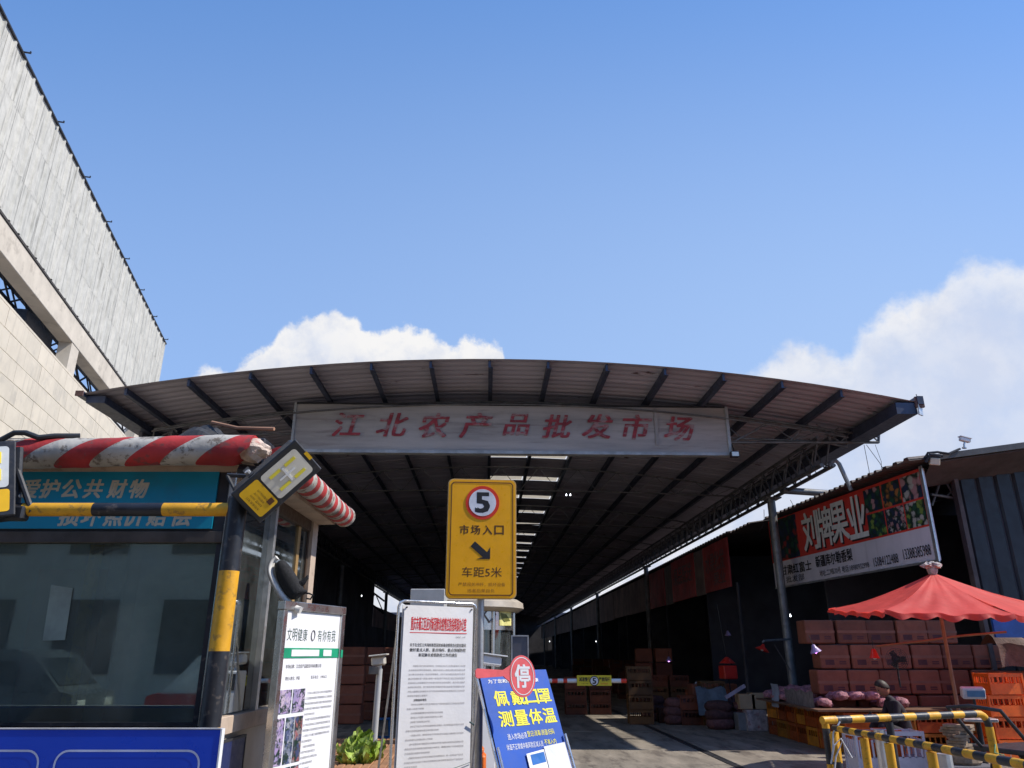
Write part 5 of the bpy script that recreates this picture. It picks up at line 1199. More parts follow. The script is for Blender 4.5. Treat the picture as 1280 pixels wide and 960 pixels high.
# plate-reading camera on a white box, half behind the pole
c_ = at(607, 826, 9.0); PC = thing('plate_camera', 'white plate camera with hood on a box pedestal beside the sign pole', 'camera', (c_.x, 9.0, 0), (0, 0, .3))
z0_ = at(607, 836, 9).z
m = MB(); m.b6(-.10, .10, -.09, .09, 0, z0_ - .02, ch=.01); P('pedestal', m, white_m, PC); m = MB(); m.b6(-.085, .085, -.10, -.092, z0_ - .22, z0_ - .05); P('display', m, blk, PC)
m = MB(); m.box((.02, -.02, z0_ + .09), (.30, .13, .11), (0, .12, 0), ch=.02); P('camera_body', m, white_m, PC); m = MB(); m.box((.05, -.03, z0_ + .155), (.36, .17, .012), (0, .12, 0)); P('hood', m, white_m, PC)
m = MB(); m.box((.178, -.02, z0_ + .068), (.01, .10, .08), (0, .12, 0)); P('lens', m, blk, PC); m = MB(); m.tube((-.02, 0, z0_ - .02), (-.02, 0, z0_ + .04), .025); P('neck', m, white_m, PC)
# dark framed panel right of kiosk
c_ = at(650, 815, 12.6); DF = thing('framed_panel', 'dark panel in thin steel frame standing right of the round kiosk', 'panel', (c_.x, 12.6, 0))
zt5 = at(650, 794, 12.6).z
m = MB(); m.b6(-.12, .12, 0, .01, .3, zt5 - .02); P('panel', m, dark_wall, DF); m = MB(); m.b6(-.14, -.121, -.01, .03, 0, zt5); m.b6(.121, .14, -.01, .03, 0, zt5); m.b6(-.12, .12, -.01, .03, zt5 - .019, zt5); P('frame', m, alu, DF)

# ================================================================== barrier boom
GY = 14.6
zbm = at(742, 851, GY).z
BO = thing('barrier_boom', 'horizontal red and white barrier boom carrying a yellow plate with number 5', 'barrier', (0, GY, 0))
ua, ub = at(640, 849, GY).x, at(783, 851, GY).x
seg = [(640, 662), (662, 672), (672, 697), (697, 706), (706, 712), (712, 719), (719, 773), (773, 783)]
for k, (u0, u1) in enumerate([(640, 690), (690, 697), (697, 704), (704, 709), (709, 716), (716, 776), (776, 783)]):
    m = MB(); m.tube((at(u0, 850, GY).x, 0, zbm), (at(u1, 850, GY).x, 0, zbm), .038, n=10); P('boom_section', m, white_m if k % 2 == 0 and k < 6 else (sign_red if k in (1, 3, 6) else white_m), BO, True)
x0b, x1b = at(721, 851, GY).x, at(764, 851, GY).x
m = MB(); m.b6(x0b, x1b, -.05, -.04, at(742, 857, GY).z, at(742, 844, GY).z); P('plate', m, M('plate_yellow', (0.72, 0.58, 0.03), .45, var=.1), BO)
m = MB(); xm = at(742.5, 851, GY).x; m.prism([(xm + .085 * math.cos(6.2832 * k / 20), -.053, zbm + .085 * math.sin(6.2832 * k / 20)) for k in range(20)], (0, .002, 0)); P('number_ring', m, ink, BO)
m = MB(); m.prism([(xm + .070 * math.cos(6.2832 * k / 20), -.055, zbm + .070 * math.sin(6.2832 * k / 20)) for k in range(20)], (0, .001, 0)); P('number_disc', m, white_m, BO)
fb = ((0, -.0555, 0), (1, 0, 0), (0, 0, 1), (0, -1, 0)); text('character', '5', fb, xm, zbm, .06, .10, ink, BO, bold=.03)
text('print', '减速慢行', ((0, -.05, 0), (1, 0, 0), (0, 0, 1), (0, -1, 0)), at(730.5, 848, GY).x, at(730, 849, GY).z, .2, .07, ink, BO, bold=.03); text('print', '严禁闯杆', ((0, -.05, 0), (1, 0, 0), (0, 0, 1), (0, -1, 0)), at(755, 848, GY).x, at(755, 849, GY).z, .2, .07, ink, BO, bold=.03)
text('print', '一车一杆', ((0, -.05, 0), (1, 0, 0), (0, 0, 1), (0, -1, 0)), at(730.5, 854, GY).x, at(730, 854.5, GY).z, .13, .025, ink_brown, BO); text('print', '损坏赔偿', ((0, -.05, 0), (1, 0, 0), (0, 0, 1), (0, -1, 0)), at(755, 854, GY).x, at(755, 854.5, GY).z, .13, .025, sign_red, BO)
BH = thing('barrier_housing', 'orange metal housing that carries the barrier boom behind the poster', 'barrier housing', (ua - .2, GY, 0))
m = MB(); m.b6(-.17, .17, -.15, .15, 0, 1.12, ch=.02); P('cabinet', m, crate_o, BH); m = MB(); m.b6(-.14, .14, -.16, -.151, .2, .9); P('door', m, M('door_orange', (0.6, 0.12, 0.02), .5), BH)

# ================================================================== left foreground: platform, cabbages, scanner post, stool
PLz = .30
PL = thing('platform', 'low platform of brown ridged sheets in the sun left of the notice stand', 'platform', (-2.05, 11.0, 0), (0, 0, .06))
for k in range(16):
    m = MB(); x = -.70 + k * .1; m.box((x + .05, .15, PLz - .02), (.092, 3.4, .035), ch=.010); P('board', m, brown_cor, PL)
m = MB(); 
for yy in (-1.3, 0, 1.5): m.b6(-.7, .9, yy, yy + .08, 0, PLz - .04)
P('bearer', m, dark_steel, PL)
cxs = at(470, 905, 10.9)
SPo = thing('scanner_post', 'slim grey post with a small pale scanner head on the brown platform', 'post', (at(466, 938, 10.9).x, 10.9, 0), (0, R(1.2), 0))
zsp = at(470, 836, 10.9).z
m = MB(); m.tube((0, 0, PLz), (0, 0, zsp), .042, n=14); P('tube', m, M('pale_grey', (0.42, 0.42, 0.41), .6), SPo, True)
m = MB(); m.lathe([(.09, PLz), (.09, PLz + .02), (.05, PLz + .03)], n=16); P('base', m, alu, SPo)
m = MB(); m.box((-.02, 0, zsp + .10), (.19, .14, .12), (0, -.12, 0), ch=.02); P('head', m, M('scanner_beige', (0.55, 0.50, 0.42), .5), SPo); m = MB(); m.box((-.02, -.02, zsp + .175), (.25, .2, .02), (0, -.12, 0), ch=.005); P('head_cover', m, M('scanner_beige', (0.55, 0.5, .42)), SPo)
m = MB(); m.box((-.06, -.075, zsp - .02), (.14, .03, .10), ch=.005); P('display', m, M('scanner_dark', (0.12, 0.11, 0.10), .4), SPo); m = MB(); m.tube((0, 0, zsp), (0, 0, zsp + .05), .03); P('neck', m, alu, SPo)
Yst = 14.6; c_ = at(479, 905, Yst)
ST = thing('stool', 'small blue plastic stool in the shade behind the scanner post', 'stool', (c_.x, Yst, 0), (0, 0, .2))
m = MB(); m.box((0, 0, .44), (.26, .26, .03), ch=.01); P('seat', m, stool_m, ST)
for sx_ in (-1, 1):
    for sy_ in (-1, 1): m = MB(); m.tube((sx_ * .14, sy_ * .14, 0), (sx_ * .105, sy_ * .105, .425), .022, .02, n=6); P('leg', m, stool_m, ST)
m = MB(); m.b6(-.12, .12, -.125, -.115, .12, .15); m.b6(-.12, .12, .115, .125, .12, .15); P('stretcher', m, stool_m, ST)
def leafmesh(seed):
    rg = random.Random(seed); mb = MB(); a = rg.uniform(.06, .12); b__ = rg.uniform(.05, .085)
    def fn(u, v):
        x = (v - .15) * a * 2; w = math.sin(min(1, v * 1.15) * math.pi * .86 + .25) * b__; y = (u - .5) * 2 * w
        return Vector((x, y, .05 * (u - .5) ** 2 * 4 + .035 * v * v * 2 + .012 * math.sin(u * 15 + v * 9 + seed) ))
    mb.grid(fn, 6, 6); return mb.mesh('leaf', leaf_m, True)
lms = [leafmesh(i) for i in range(5)]
rg = random.Random(2)
CB = at(446, 944, 10.3)
for k in range(7):
    ox, oy, oz = [(-.02, 0, .10), (.12, .1, .06), (-.14, -.05, .06), (.02, -.25, .02), (-.12, .25, .12), (.14, -.2, .0), (-.02, .15, .20)][k]
    cbn = thing('cabbage', ['yellow-green cabbage in the middle of the sunlit heap', 'cabbage at the right end of the sunlit heap', 'cabbage at the left of the heap beside the notice case', 'cabbage at the front of the sunlit heap', 'cabbage at the back left of the sunlit heap', 'cabbage at the front right corner of the heap', 'topmost cabbage of the sunlit heap'][k], 'cabbage', (CB.x + ox, CB.y + oy, PLz - .06 + oz * .8), (rg.uniform(-.6, .6), rg.uniform(-.6, .6), rg.uniform(0, 6)), 'cabbages heaped on the platform')
    for j in range(20):
        o_ = link('leaf', lms[j % 5], cbn); th_ = 6.283 * j / 20 * 3.2; o_.rotation_euler = (rg.uniform(-.7, .7), -R(10 + j * 4.2 + rg.uniform(-12, 12)), th_); o_.location = (.025 * math.cos(th_), .025 * math.sin(th_), .0 + .005 * j)
# ================================================================== red umbrella
UY = 10.6
ap = at(1166, 716, UY)
UM = thing('market_umbrella', 'big square red market umbrella with scalloped rim at the right', 'umbrella', (ap.x, UY, 0), (0, 0, 0))
zap = ap.z; zri = at(1180, 766, UY - .6).z
cor = [at(1036, 762, UY + .55), at(1106, 765, UY - 1.15), at(1268, 768, UY - 1.05), at(1372, 775, UY + .5), at(1330, 762, UY + 1.75), at(1120, 748, UY + 1.9)]
cor = [Vector((c.x - ap.x, c.y - UY, c.z)) for c in cor]
rg = random.Random(4)
for i in range(len(cor)):
    a_, c_ = cor[i], cor[(i + 1) % len(cor)]
    def fn(u, v, a_=a_, c_=c_, i=i):
        e = a_.lerp(c_, u); top = Vector((0, 0, zap)); p_ = top.lerp(e, v)
        sag = -.07 * math.sin(math.pi * v) * .8 - .02 * math.sin(math.pi * u) * v * v
        p_ = p_ + Vector((0, 0, sag + .012 * math.sin(u * 17 + v * 6 + i * 2) * v + .008 * math.sin(u * 31 + i) * v))
        return p_
    m = MB(); m.grid(fn, 20, 14); P('canopy_panel', m, umb_m, UM, True)
    def fv(u, v, a_=a_, c_=c_):
        e = fn(u, 1.0); inw = Vector((-e.x, -e.y, 0)).normalized()
        dz = .01 + .07 * v * (0.55 + .45 * abs(math.sin(u * math.pi * 5)))
        return e + Vector((0, 0, .01 - (dz if v > 0 else 0))) + inw * .03 * v * math.sin(u * 30) 
    m = MB(); m.grid(fv, 40, 3); P('valance', m, umb_m, UM, True)
    m = MB(); m.tube((0, 0, zap - .42), fn(.0, .98) + Vector((0, 0, -.03)), .010, n=5); P('rib', m, wood_m, UM)
m = MB(); m.path([(.0, 0, 0), (-.005, 0, 1.2), (.0, 0, zap - .05)], .024, 8); P('pole', m, wood_m, UM, True)
m = MB(); m.lathe([(.02, zap - .08), (.06, zap - .0), (.07, zap + .04), (.04, zap + .09), (.01, zap + .10)], n=10); P('finial', m, M('finial_pale', (0.42, 0.36, 0.32), .8, var=.3, scale=20), UM)
bm = bmesh.new(); bmesh.ops.create_icosphere(bm, subdivisions=3, radius=1)
for v in bm.verts: n_ = 1 + .3 * math.sin(v.co.x * 8) * math.sin(v.co.y * 7 + 2) + rg.uniform(-.08, .08); v.co = Vector((v.co.x * .12 * n_, v.co.y * .09 * n_, v.co.z * .05 * n_))
me = bpy.data.meshes.new('rag'); bm.to_mesh(me); bm.free(); me.materials.append(M('rag_cream', (0.50, 0.42, 0.38), .9, var=.4, scale=25))
tag(link('rag', me, None, (ap.x + .0, UY, zap + .10)), 'crumpled cream rag tied on the top of the red umbrella', 'rag')
m = MB(); m.lathe([(.16, .0), (.18, .02), (.17, .10), (.06, .11), (.05, .22)], (0, 0, 0), 16); P('foot', m, concrete, UM)
m = MB(); m.lathe([(.19, 0), (.21, .03), (.21, .10), (.18, .13)], n=16)
for k in range(9): m.box((.02 * math.sin(k), .02 * math.cos(k * 2), .14 + k * .035), (.32 - .01 * (k % 3), .20, .03), (0, 0, k * .3))
ppos = at(1202, 930, 9.9)
tag(link('stone_stack', m.mesh('stone_stack', M('stacked_flat', (0.30, 0.22, 0.15), .8, var=.35, scale=15)), None, (ppos.x, 9.95, 0.30)), 'stack of flat tan weights round the umbrella pole foot', 'weights')
m = MB(); m.b6(ppos.x - .3, ppos.x + .3, 9.7, 10.25, 0, .30, ch=.01); tag(obj('plinth', m, dark_wall), 'dark block under the stacked weights at the umbrella pole', 'block')
# bamboo cross pole under it
m = MB(); m.path([at(1095, 808, 11.6), at(1150, 802, 11.5), at(1200, 795, 11.4), at(1258, 790, 11.2)], .016, 6)
tag(obj('cross_pole', m, wood_m), 'thin bamboo pole slung level under the red umbrella', 'pole')

# ================================================================== carton wall
BW_, BH_, BD_ = .565, .425, .40
bx = MB(); bx.box((0, 0, BH_ / 2), (BW_ - .034, BD_, BH_ - .022), ch=.018); bmesh_c = bx.mesh('box_body', card_m, False)
tp = MB(); tp.box((0, -BD_ / 2 - .001, BH_ / 2 + .0), (BW_ - .03, .003, .045)); tpm = tp.mesh('tape', tape_m)
pmk = MB(); pmk.box((-.10, -BD_ / 2 - .0015, BH_ * .28), (.16, .002, .09)); pmk.box((.13, -BD_ / 2 - .0015, BH_ * .30), (.12, .002, .025)); pmk.box((.13, -BD_ / 2 - .0015, BH_ * .22), (.12, .002, .02)); pmm = pmk.mesh('printed_mark', M('carton_print', (0.10, 0.03, 0.03), .7)); 
bY = 14.35
xleft = at(1003, 800, bY).x
RO = ['topmost', 'second', 'third', 'fourth', 'bottom']
for r in range(5):
    for c in range(6):
        if c >= 5 and r < 1: continue
        ri = 4 - r                               # r counts from the top
        x = xleft + BW_ * (c + .5) + (0.10 if ri % 2 else 0) + random.uniform(-.012, .012) + (.10 if r > 0 else 0)
        y = bY + random.uniform(-.03, .05) + (0.0 if c < 2 else .10)
        o = link('carton', bmesh_c, None, (x, y, ri * BH_ + .003), (0, 0, random.uniform(-.03, .03)))
        tag(o, 'reddish carton in the big stack: %s row down, %s from left' % (ORD[r], ORD[c]), 'carton', 'reddish cartons stacked under the shop board')
        link('tape', tpm, o); link('printed_mark', pmm, o)['kind'] = 'stuff'
# a second, lower stack right of it under the umbrella
x2 = at(1158, 820, 14.2).x
# cartons seen against the gable, under a cloth at far right
xr0 = at(1236, 800, 13.4).x
m = MB(); m.grid(lambda u, v: Vector((xr0 + u * 2.2, 13.2 + .5 * v, 1.75 + .12 * math.sin(u * 5 + 1) * math.sin(v * 4) + .05 * math.sin(u * 17) - .10 * max(0, .15 - v) * 6)), 30, 10); 
m.grid(lambda u, v: Vector((xr0 + u * 2.2, 13.18 + .03 * math.sin(u * 23), 1.68 - v * .35 + .02 * math.sin(u * 19))), 30, 4)
tag(obj('cover_cloth', m, M('brown_cloth', (0.17, 0.11, 0.09), .9, var=.3, scale=5, bump=.6), None, True), 'dull brown cloth spread over cartons at the right edge', 'cloth')
for r in range(3):
    for c in range(4):
        o = link('carton', bmesh_c, None, (xr0 + .3 + c * .57, 13.55, r * .425 + .003), (0, 0, random.uniform(-.03, .03)))
        tag(o, 'carton under brown cloth, %s layer, %s from left' % (['bottom', 'middle', 'top'][r], ORD[c]), 'carton', 'cartons under the brown cloth')

# ================================================================== crates
def crate_mesh(w, d, h, mt, slots=True):
    mb = MB(); t_ = .012; rim = .022
    mb.box((0, 0, .008), (w - .04, d - .04, .014))
    for sx_, sy_, W_, D_ in ((0, -1, w, t_), (0, 1, w, t_), (-1, 0, t_, d - .03), (1, 0, t_, d - .03)):
        cx_, cy_ = sx_ * (w / 2 - t_), sy_ * (d / 2 - t_)
        mb.box((cx_, cy_, h * .28), (W_ - .01, D_, h * .50)); mb.box((cx_, cy_, h - .03), (W_, D_ + .008, .05))
        n_ = 6
        for k in range(n_):
            f = (k + .5) / n_ - .5
            if sx_ == 0: mb.box((f * (w - .03), cy_, h * .68), (.022, D_, h * .34))
            else: mb.box((cx_, f * (d - .05), h * .68), (D_ if False else .012, .022, h * .34))
    for sx_ in (-1, 1):
        for sy_ in (-1, 1): mb.box((sx_ * (w / 2 - .012), sy_ * (d / 2 - .012), h / 2), (.03, .03, h))
    return mb.mesh('crate', mt)
CO, CY = crate_mesh(.56, .38, .31, crate_o), crate_mesh(.56, .38, .31, crate_y)
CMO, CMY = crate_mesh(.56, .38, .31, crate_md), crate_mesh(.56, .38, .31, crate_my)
CWm = crate_mesh(.50, .36, .62, crate_w)
def crate(me, x, y, z, rz, label, group, name='crate'):
    return tag(link(name, me, None, (x, y, z + .002), (0, 0, rz)), label, 'crate', group)
# stall table front: two layers of crates along the aisle, goods on top
pA, pB = W2(5.42, 17.0), W2(5.25, 13.9)
k = 0
nC = 6
fa, fb_ = atz(968, 919, 0.0), atz(1040, 933, 0.0)
p0, p1 = Vector((fa.x, 16.7, 0)), Vector((5.35, 13.75, 0))
dd = (p1 - p0); aa = math.atan2(dd.y, dd.x)
for layer in range(2):
    for i in range(nC):
        p_ = p0 + dd * ((i + .5) / nC)
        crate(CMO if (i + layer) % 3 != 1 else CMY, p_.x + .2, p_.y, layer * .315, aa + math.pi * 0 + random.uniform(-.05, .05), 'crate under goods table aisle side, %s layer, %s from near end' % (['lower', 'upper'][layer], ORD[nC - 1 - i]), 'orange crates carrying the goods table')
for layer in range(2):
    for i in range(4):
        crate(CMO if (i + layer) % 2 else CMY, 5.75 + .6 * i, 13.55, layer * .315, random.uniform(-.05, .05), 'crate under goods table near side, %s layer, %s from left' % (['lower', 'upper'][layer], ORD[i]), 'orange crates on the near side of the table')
m = MB(); m.prism([(p0.x - .15, 16.9, .64), (p1.x - .3, 13.35, .64), (8.1, 13.35, .64), (8.1, 16.9, .64)], (0, 0, .03)); 
TB = tag(obj('table_board', m, M('table_brown', (0.16, 0.085, 0.05), .6)), 'brown board laid over orange crates as a goods table', 'table')
# net bags of fruit
nb = []
for sd_ in range(3):
    bm = bmesh.new(); bmesh.ops.create_icosphere(bm, subdivisions=3, radius=1); r_ = random.Random(sd_)
    ph_ = [(r_.uniform(2, 9), r_.uniform(0, 6)) for _ in range(4)]
    for v in bm.verts:
        n_ = 1 + .10 * math.sin(v.co.x * 7 + ph_[0][1]) * math.sin(v.co.y * 8 + ph_[1][1]) + .09 * math.sin(v.co.z * 9 + ph_[2][1] + v.co.x * 5) + r_.uniform(-.03, .03)
        v.co = Vector((v.co.x * .15 * n_, v.co.y * .12 * n_, max(-.05, v.co.z * .085 * n_)))
    me = bpy.data.meshes.new('net_bag'); bm.to_mesh(me); bm.free(); me.materials.append(net_m)
    me.polygons.foreach_set('use_smooth', [True] * len(me.polygons)); nb.append(me)
rg = random.Random(8)
n = 0
rown = ['front', 'second', 'third', 'fourth', 'fifth', 'back']
for j in range(6):
    for i in range(12):
        f = (i + .5) / 12; p_ = p0 + dd * f; x = p_.x + .05 + j * .26 + rg.uniform(-.04, .04)
        if x > 7.6: continue
        z = .67 + .05 + (.10 if j in (1, 2, 3) else 0) + rg.uniform(0, .04)
        o = link('net_bag', nb[n % 3], None, (x, p_.y + rg.uniform(-.05, .05), z), (rg.uniform(-.2, .2), rg.uniform(-.2, .2), rg.uniform(0, 3)))
        tag(o, 'pink net bag, %s row from aisle, %s from far end' % (rown[j], ORD[i]), 'net bag', 'pink net bags on the goods table'); n += 1
m = MB(); c_ = at(962, 893, 15.6); ps_ = at(962, 893, 15.9)
m.grid(lambda u, v: Vector((p0.x - .10 + .02 * math.sin(u * 9), 15.6 + .45 * u, .98 - .42 * v)) + Vector((.02 * math.sin(v * 5), 0, 0)), 6, 6)
tag(obj('price_sheet', m, M('pale_blue_sheet', (0.32, 0.36, 0.45), .6), None, True), 'pale blue sheet hanging over the aisle edge of the goods table', 'sheet')
m = MB(); m.grid(lambda u, v: Vector((p1.x - .12 - .10 * (1 - u), 13.7 + 1.7 * u, .92 - .30 * v + .02 * math.sin(u * 20))), 20, 5)
tag(obj('grey_cloth', m, M('grey_sacking', (0.20, 0.17, 0.17), .9, var=.3, scale=10, bump=.5), None, True), 'grey sacking hanging over the near aisle edge of the table', 'cloth')
# small cartons and a basket at the far end of the table
for i, (u, v, Y, w_, h_, mt, lb, cat_) in enumerate([(933, 893, 17.6, .34, .30, card_tan, 'small tan carton left of its twin at the far table end', 'carton'), (949, 893, 17.6, .36, .32, card_tan, 'small tan carton touching the far end of the goods table', 'carton'),
        (930, 912, 17.5, .30, .34, M('grey_carton', (0.22, 0.22, 0.22), .7), 'grey carton at ground level left of the printed one', 'carton'), (945, 912, 17.4, .42, .40, M('printed_carton', (0.42, 0.36, 0.36), .7, var=.4, scale=9, dirt=(.3, .05, .05), damt=.7, dscale=8), 'pale carton with red print standing on the floor by the table', 'carton')]):
    c_ = at(u, v, Y); m = MB(); m.box((0, 0, h_ / 2), (w_, .34, h_), ch=.008)
    z_ = 0 if i > 1 else .41
    tag(obj('carton', m, mt), lb, cat_); bpy.context.view_layer.objects  # placed below
    COL.objects[-1].location = (c_.x, Y, z_ + .002)

# ================================================================== orange crates stack, scale and white crate near the railing
sX = at(1249, 870, 12.6).x
for r in range(4):
    o = crate(CO, sX + [0, .03, -.02, .02, -.04][r], 12.6 + [0, .02, .0, -.02, .03][r], r * .315 - (0), [.05, -.04, .02, .08, -.1][r], 'bright orange crate, %s from top beside the umbrella pole' % ORD[3 - r], 'bright orange crates right of the umbrella pole')
for r in range(3): crate(CO, sX + .66, 12.7, r * .315, .06 * r, 'orange crate in shorter right edge stack, %s from floor' % ORD[r], 'orange crates at the right edge')
oX = at(1090, 910, 10.6).x
for r in range(2): crate(CO, oX, 10.6, r * .315, .04, 'vivid orange crate behind the striped railing, %s' % ['lower of two', 'upper of two'][r], 'two orange crates behind the railing')
crate(CWm, at(1128, 930, 10.2).x, 10.3, 0.02, -.05, 'tall pale pink openwork crate standing behind the striped railing', None)
crate(CWm, at(1096, 935, 10.2).x, 10.4, 0.0, .03, 'tall pale openwork crate in front of the orange pair', None)
c_ = at(1216, 866, 10.0); SCL = thing('weighing_scale', 'small weighing scale with pale blue and white display on a thin stand', 'scale', (c_.x, 10.0, 0), (0, 0, -.25))
m = MB(); m.box((0, 0, c_.z), (.26, .10, .13), (.25, 0, 0), ch=.012); P('display_box', m, M('scale_white', (0.62, 0.58, 0.60), .5), SCL)
m = MB(); m.box((.02, -.052, c_.z - .01), (.20, .008, .07), (.25, 0, 0)); P('display', m, M('scale_blue', (0.12, 0.25, 0.42), .4), SCL)
m = MB(); m.tube((0, .03, .75), (0, .0, c_.z - .06), .016); m.tube((0, .03, 0), (0, .03, .75), .03); P('stand', m, dark_steel, SCL); m = MB(); m.box((0, .05, .78), (.38, .34, .04), ch=.01); P('pan', m, alu, SCL)

# ================================================================== striped railings
def striped(mb_par, pts, r, seg, name='rail_section', start=0, mats=(yel, blk)):
    """cut a polyline in pieces of length seg; every piece is a part, colours alternate"""
    pts = [Vector(p_) for p_ in pts]; cum = [0]
    for a_, c_ in zip(pts, pts[1:]): cum.append(cum[-1] + (c_ - a_).length)
    def pt(d):
        for k in range(len(pts) - 1):
            if d <= cum[k + 1] + 1e-6: return pts[k].lerp(pts[k + 1], max(0, min(1, (d - cum[k]) / (cum[k + 1] - cum[k]))))
        return pts[-1]
    d = 0; k = start
    while d < cum[-1] - 1e-3:
        e = min(d + seg[k % len(seg)], cum[-1]); inner = [pts[j] for j in range(len(pts)) if d + 1e-4 < cum[j] < e - 1e-4]
        m = MB(); m.path([pt(d)] + inner + [pt(e)], r, 12); P(name, m, mats[k % 2], mb_par, True); d = e; k += 1
RLY = 6.6
lt = at(1028, 903, RLY); rt_ = at(1222, 890, 7.30)
zrl = (lt.z + rt_.z) / 2
RL = thing('striped_railing', 'black and yellow striped tube railing across the stall front, far run', 'railing', (0, 0, 0))
cpts = []
dirr = (Vector((rt_.x, rt_.y, 0)) - Vector((lt.x, lt.y, 0))).normalized()
end = Vector((rt_.x, rt_.y, zrl))
for k in range(6): a_ = R(k * 18); cpts.append(end + dirr * .11 * math.sin(a_) + Vector((0, 0, -.11 + .11 * math.cos(a_))))
striped(RL, [Vector((lt.x, lt.y, zrl))] + cpts, .031, [.14, .155], start=0)
be = cpts[-1]; foot = at(1256, 975, 7.35)
striped(RL, [be, Vector((be.x + .0, be.y, be.z - .02)), Vector((be.x, be.y, 0))], .035, [.42, .30], name='post_section', start=0)
def post(par, x, y, z, first, r=.036):
    zz_ = z; k = 0; L_ = [first, .26, .26, .4]
    cols = [yel, blk]
    while zz_ > .001:
        e = max(0, zz_ - L_[min(k, 3)]); m = MB(); m.tube((x, y, e), (x, y, zz_), r, n=12); P('post_section', m, cols[k % 2], par, True); zz_ = e; k += 1
post(RL, lt.x + .03, lt.y + .02, zrl - .02, .04, .030)
g2 = lambda f: Vector((lt.x, lt.y, 0)).lerp(Vector((rt_.x, rt_.y, 0)), f)
for f in (.40,):
    p_ = g2(f); m = MB(); m.tube((p_.x, p_.y, 0), (p_.x, p_.y, zrl - .037), .030, n=10); P('inner_post', m, dark_steel, RL, True)
RN = thing('striped_railing', 'near run of striped railing coming towards the viewer at lower right', 'railing', (0, 0, 0))
ne = at(1286, 957, 4.1); n0 = Vector((lt.x + .06, lt.y - .07, zrl - .05))
zne = ne.z
for_pts = [n0, Vector((ne.x, ne.y, zne)), Vector((ne.x, ne.y, zne)) + (Vector((ne.x, ne.y, zne)) - n0).normalized() * 2.2]
striped(RN, for_pts, .024, [.105, .115], start=1)
for u_, first in ((1024, .22), (1083, .24), (1113, .26), (1164, .3)):
    # point on the near run at this bearing
    best = None
    for k in range(400):
        p_ = n0.lerp(for_pts[1], k / 400)
        if abs(p_.x / p_.y - ray(u_, 925)[0]) < .003: best = p_; break
    if best is None: best = n0
    m = MB(); z_ = best.z - .03
    post(RN, best.x, best.y, z_, first, .030)
post(RN, n0.x - .02, n0.y - .02, zrl - .09, .20, .030)
m = MB(); m.tube((at(1103, 940, 6.9).x, 6.9, 0), (at(1103, 940, 6.9).x, 6.9, at(1103, 912, 6.9).z), .045, n=12); tag(obj('grey_post', m, alu), 'short grey metal post just behind the near railing, left one', 'post')
m = MB(); m.tube((at(1181, 950, 6.9).x, 6.9, 0), (at(1181, 950, 6.9).x, 6.9, at(1181, 942, 6.9).z), .06, n=12); tag(obj('grey_post', m, alu), 'short grey post below the weights behind the near railing', 'post')
m = MB(); c_ = n0
pl_ = [c_ + Vector((.04, -.04, .05)), c_ + Vector((-.03, -.05, -.03)), c_ + Vector((-.05, -.05, -.15)), c_ + Vector((-.08, -.05, -.25)), c_ + Vector((-.04, -.06, -.12)), c_ + Vector((.02, -.06, -.07)), c_ + Vector((.07, -.05, -.18)), c_ + Vector((.09, -.05, -.21)), c_ + Vector((.03, -.06, -.09)), c_ + Vector((-.04, -.06, -.20)), c_ + Vector((-.06, -.05, -.30))]
m.path(pl_, .0065, 5); tag(obj('string_tie', m, tie_m), 'white string knotted round the corner of the striped railings', 'string')
m = MB(); c_ = at(1246, 940, 7.3); m.path([c_ + Vector((.0, 0, .06)), c_ + Vector((-.05, -.05, 0)), c_ + Vector((.03, -.05, -.02)), c_ + Vector((-.02, -.05, -.09))], .006, 5); tag(obj('string_tie', m, M('green_string', (0.08, 0.25, 0.10), .6)), 'green string tied low on the bent end of railing', 'string')

# ================================================================== lamps over the stalls
def heat_lamp(label, pos, shade_mat, glow=None, r=.11, tilt=0.0, group=None):
    L_ = thing('stall_lamp', label, 'lamp', pos, (0, tilt, 0), group)
    m = MB(); m.lathe([(.018, .10), (.03, .09), (.045, .05), (r * .8, .0), (r, -.03), (r * .97, -.032), (r * .75, -.0), (.03, .045)], n=18); P('shade', m, shade_mat, L_, True)
    m = MB(); m.lathe([(.0, -.05), (.025, -.04), (.035, -.015), (.028, .02), (.015, .04)], n=10); P('bulb', m, glow or white_m, L_, True)
    m = MB(); m.tube((0, 0, .09), (0, 0, .26), .006, n=5); P('cord', m, dark_steel, L_); return L_
heat_lamp('red enamel lamp on a bracket arm beside the near grey post', at(953, 811, 17.0), red_lamp, None, .15, .35)
m = MB(); m.path([at(953, 803, 17.0), at(955, 801, 17.0), at(970, 800, 17.2), at(990, 799, 17.6)], .022, 6); m.tube(at(968, 806, 17.2), at(988, 838, 17.6), .012, n=5)
tag(obj('wall_bracket', m, post_m), 'grey pipe arm holding the red lamp out from the post', 'bracket')
heat_lamp('purple glowing lamp hanging before the carton wall', at(1019, 813, 13.6), M('lamp_clear', (0.35, 0.25, 0.45), .3), uv_m, .10, -.3)
heat_lamp('red and white lamp hanging under the red umbrella', at(1093, 820, 11.6), red_lamp, None, .075)
heat_lamp('bright purple lamp deep in the stalls above the goods', at(836, 825, 24), M('lamp_clear', (0.35, 0.25, 0.45)), uv_m, .10)
heat_lamp('faint purple lamp high behind the red heater', at(910, 793, 22), M('lamp_clear', (0.35, 0.25, 0.45)), M('dim_purple', (0.3, 0.1, 0.5), .4), .09)
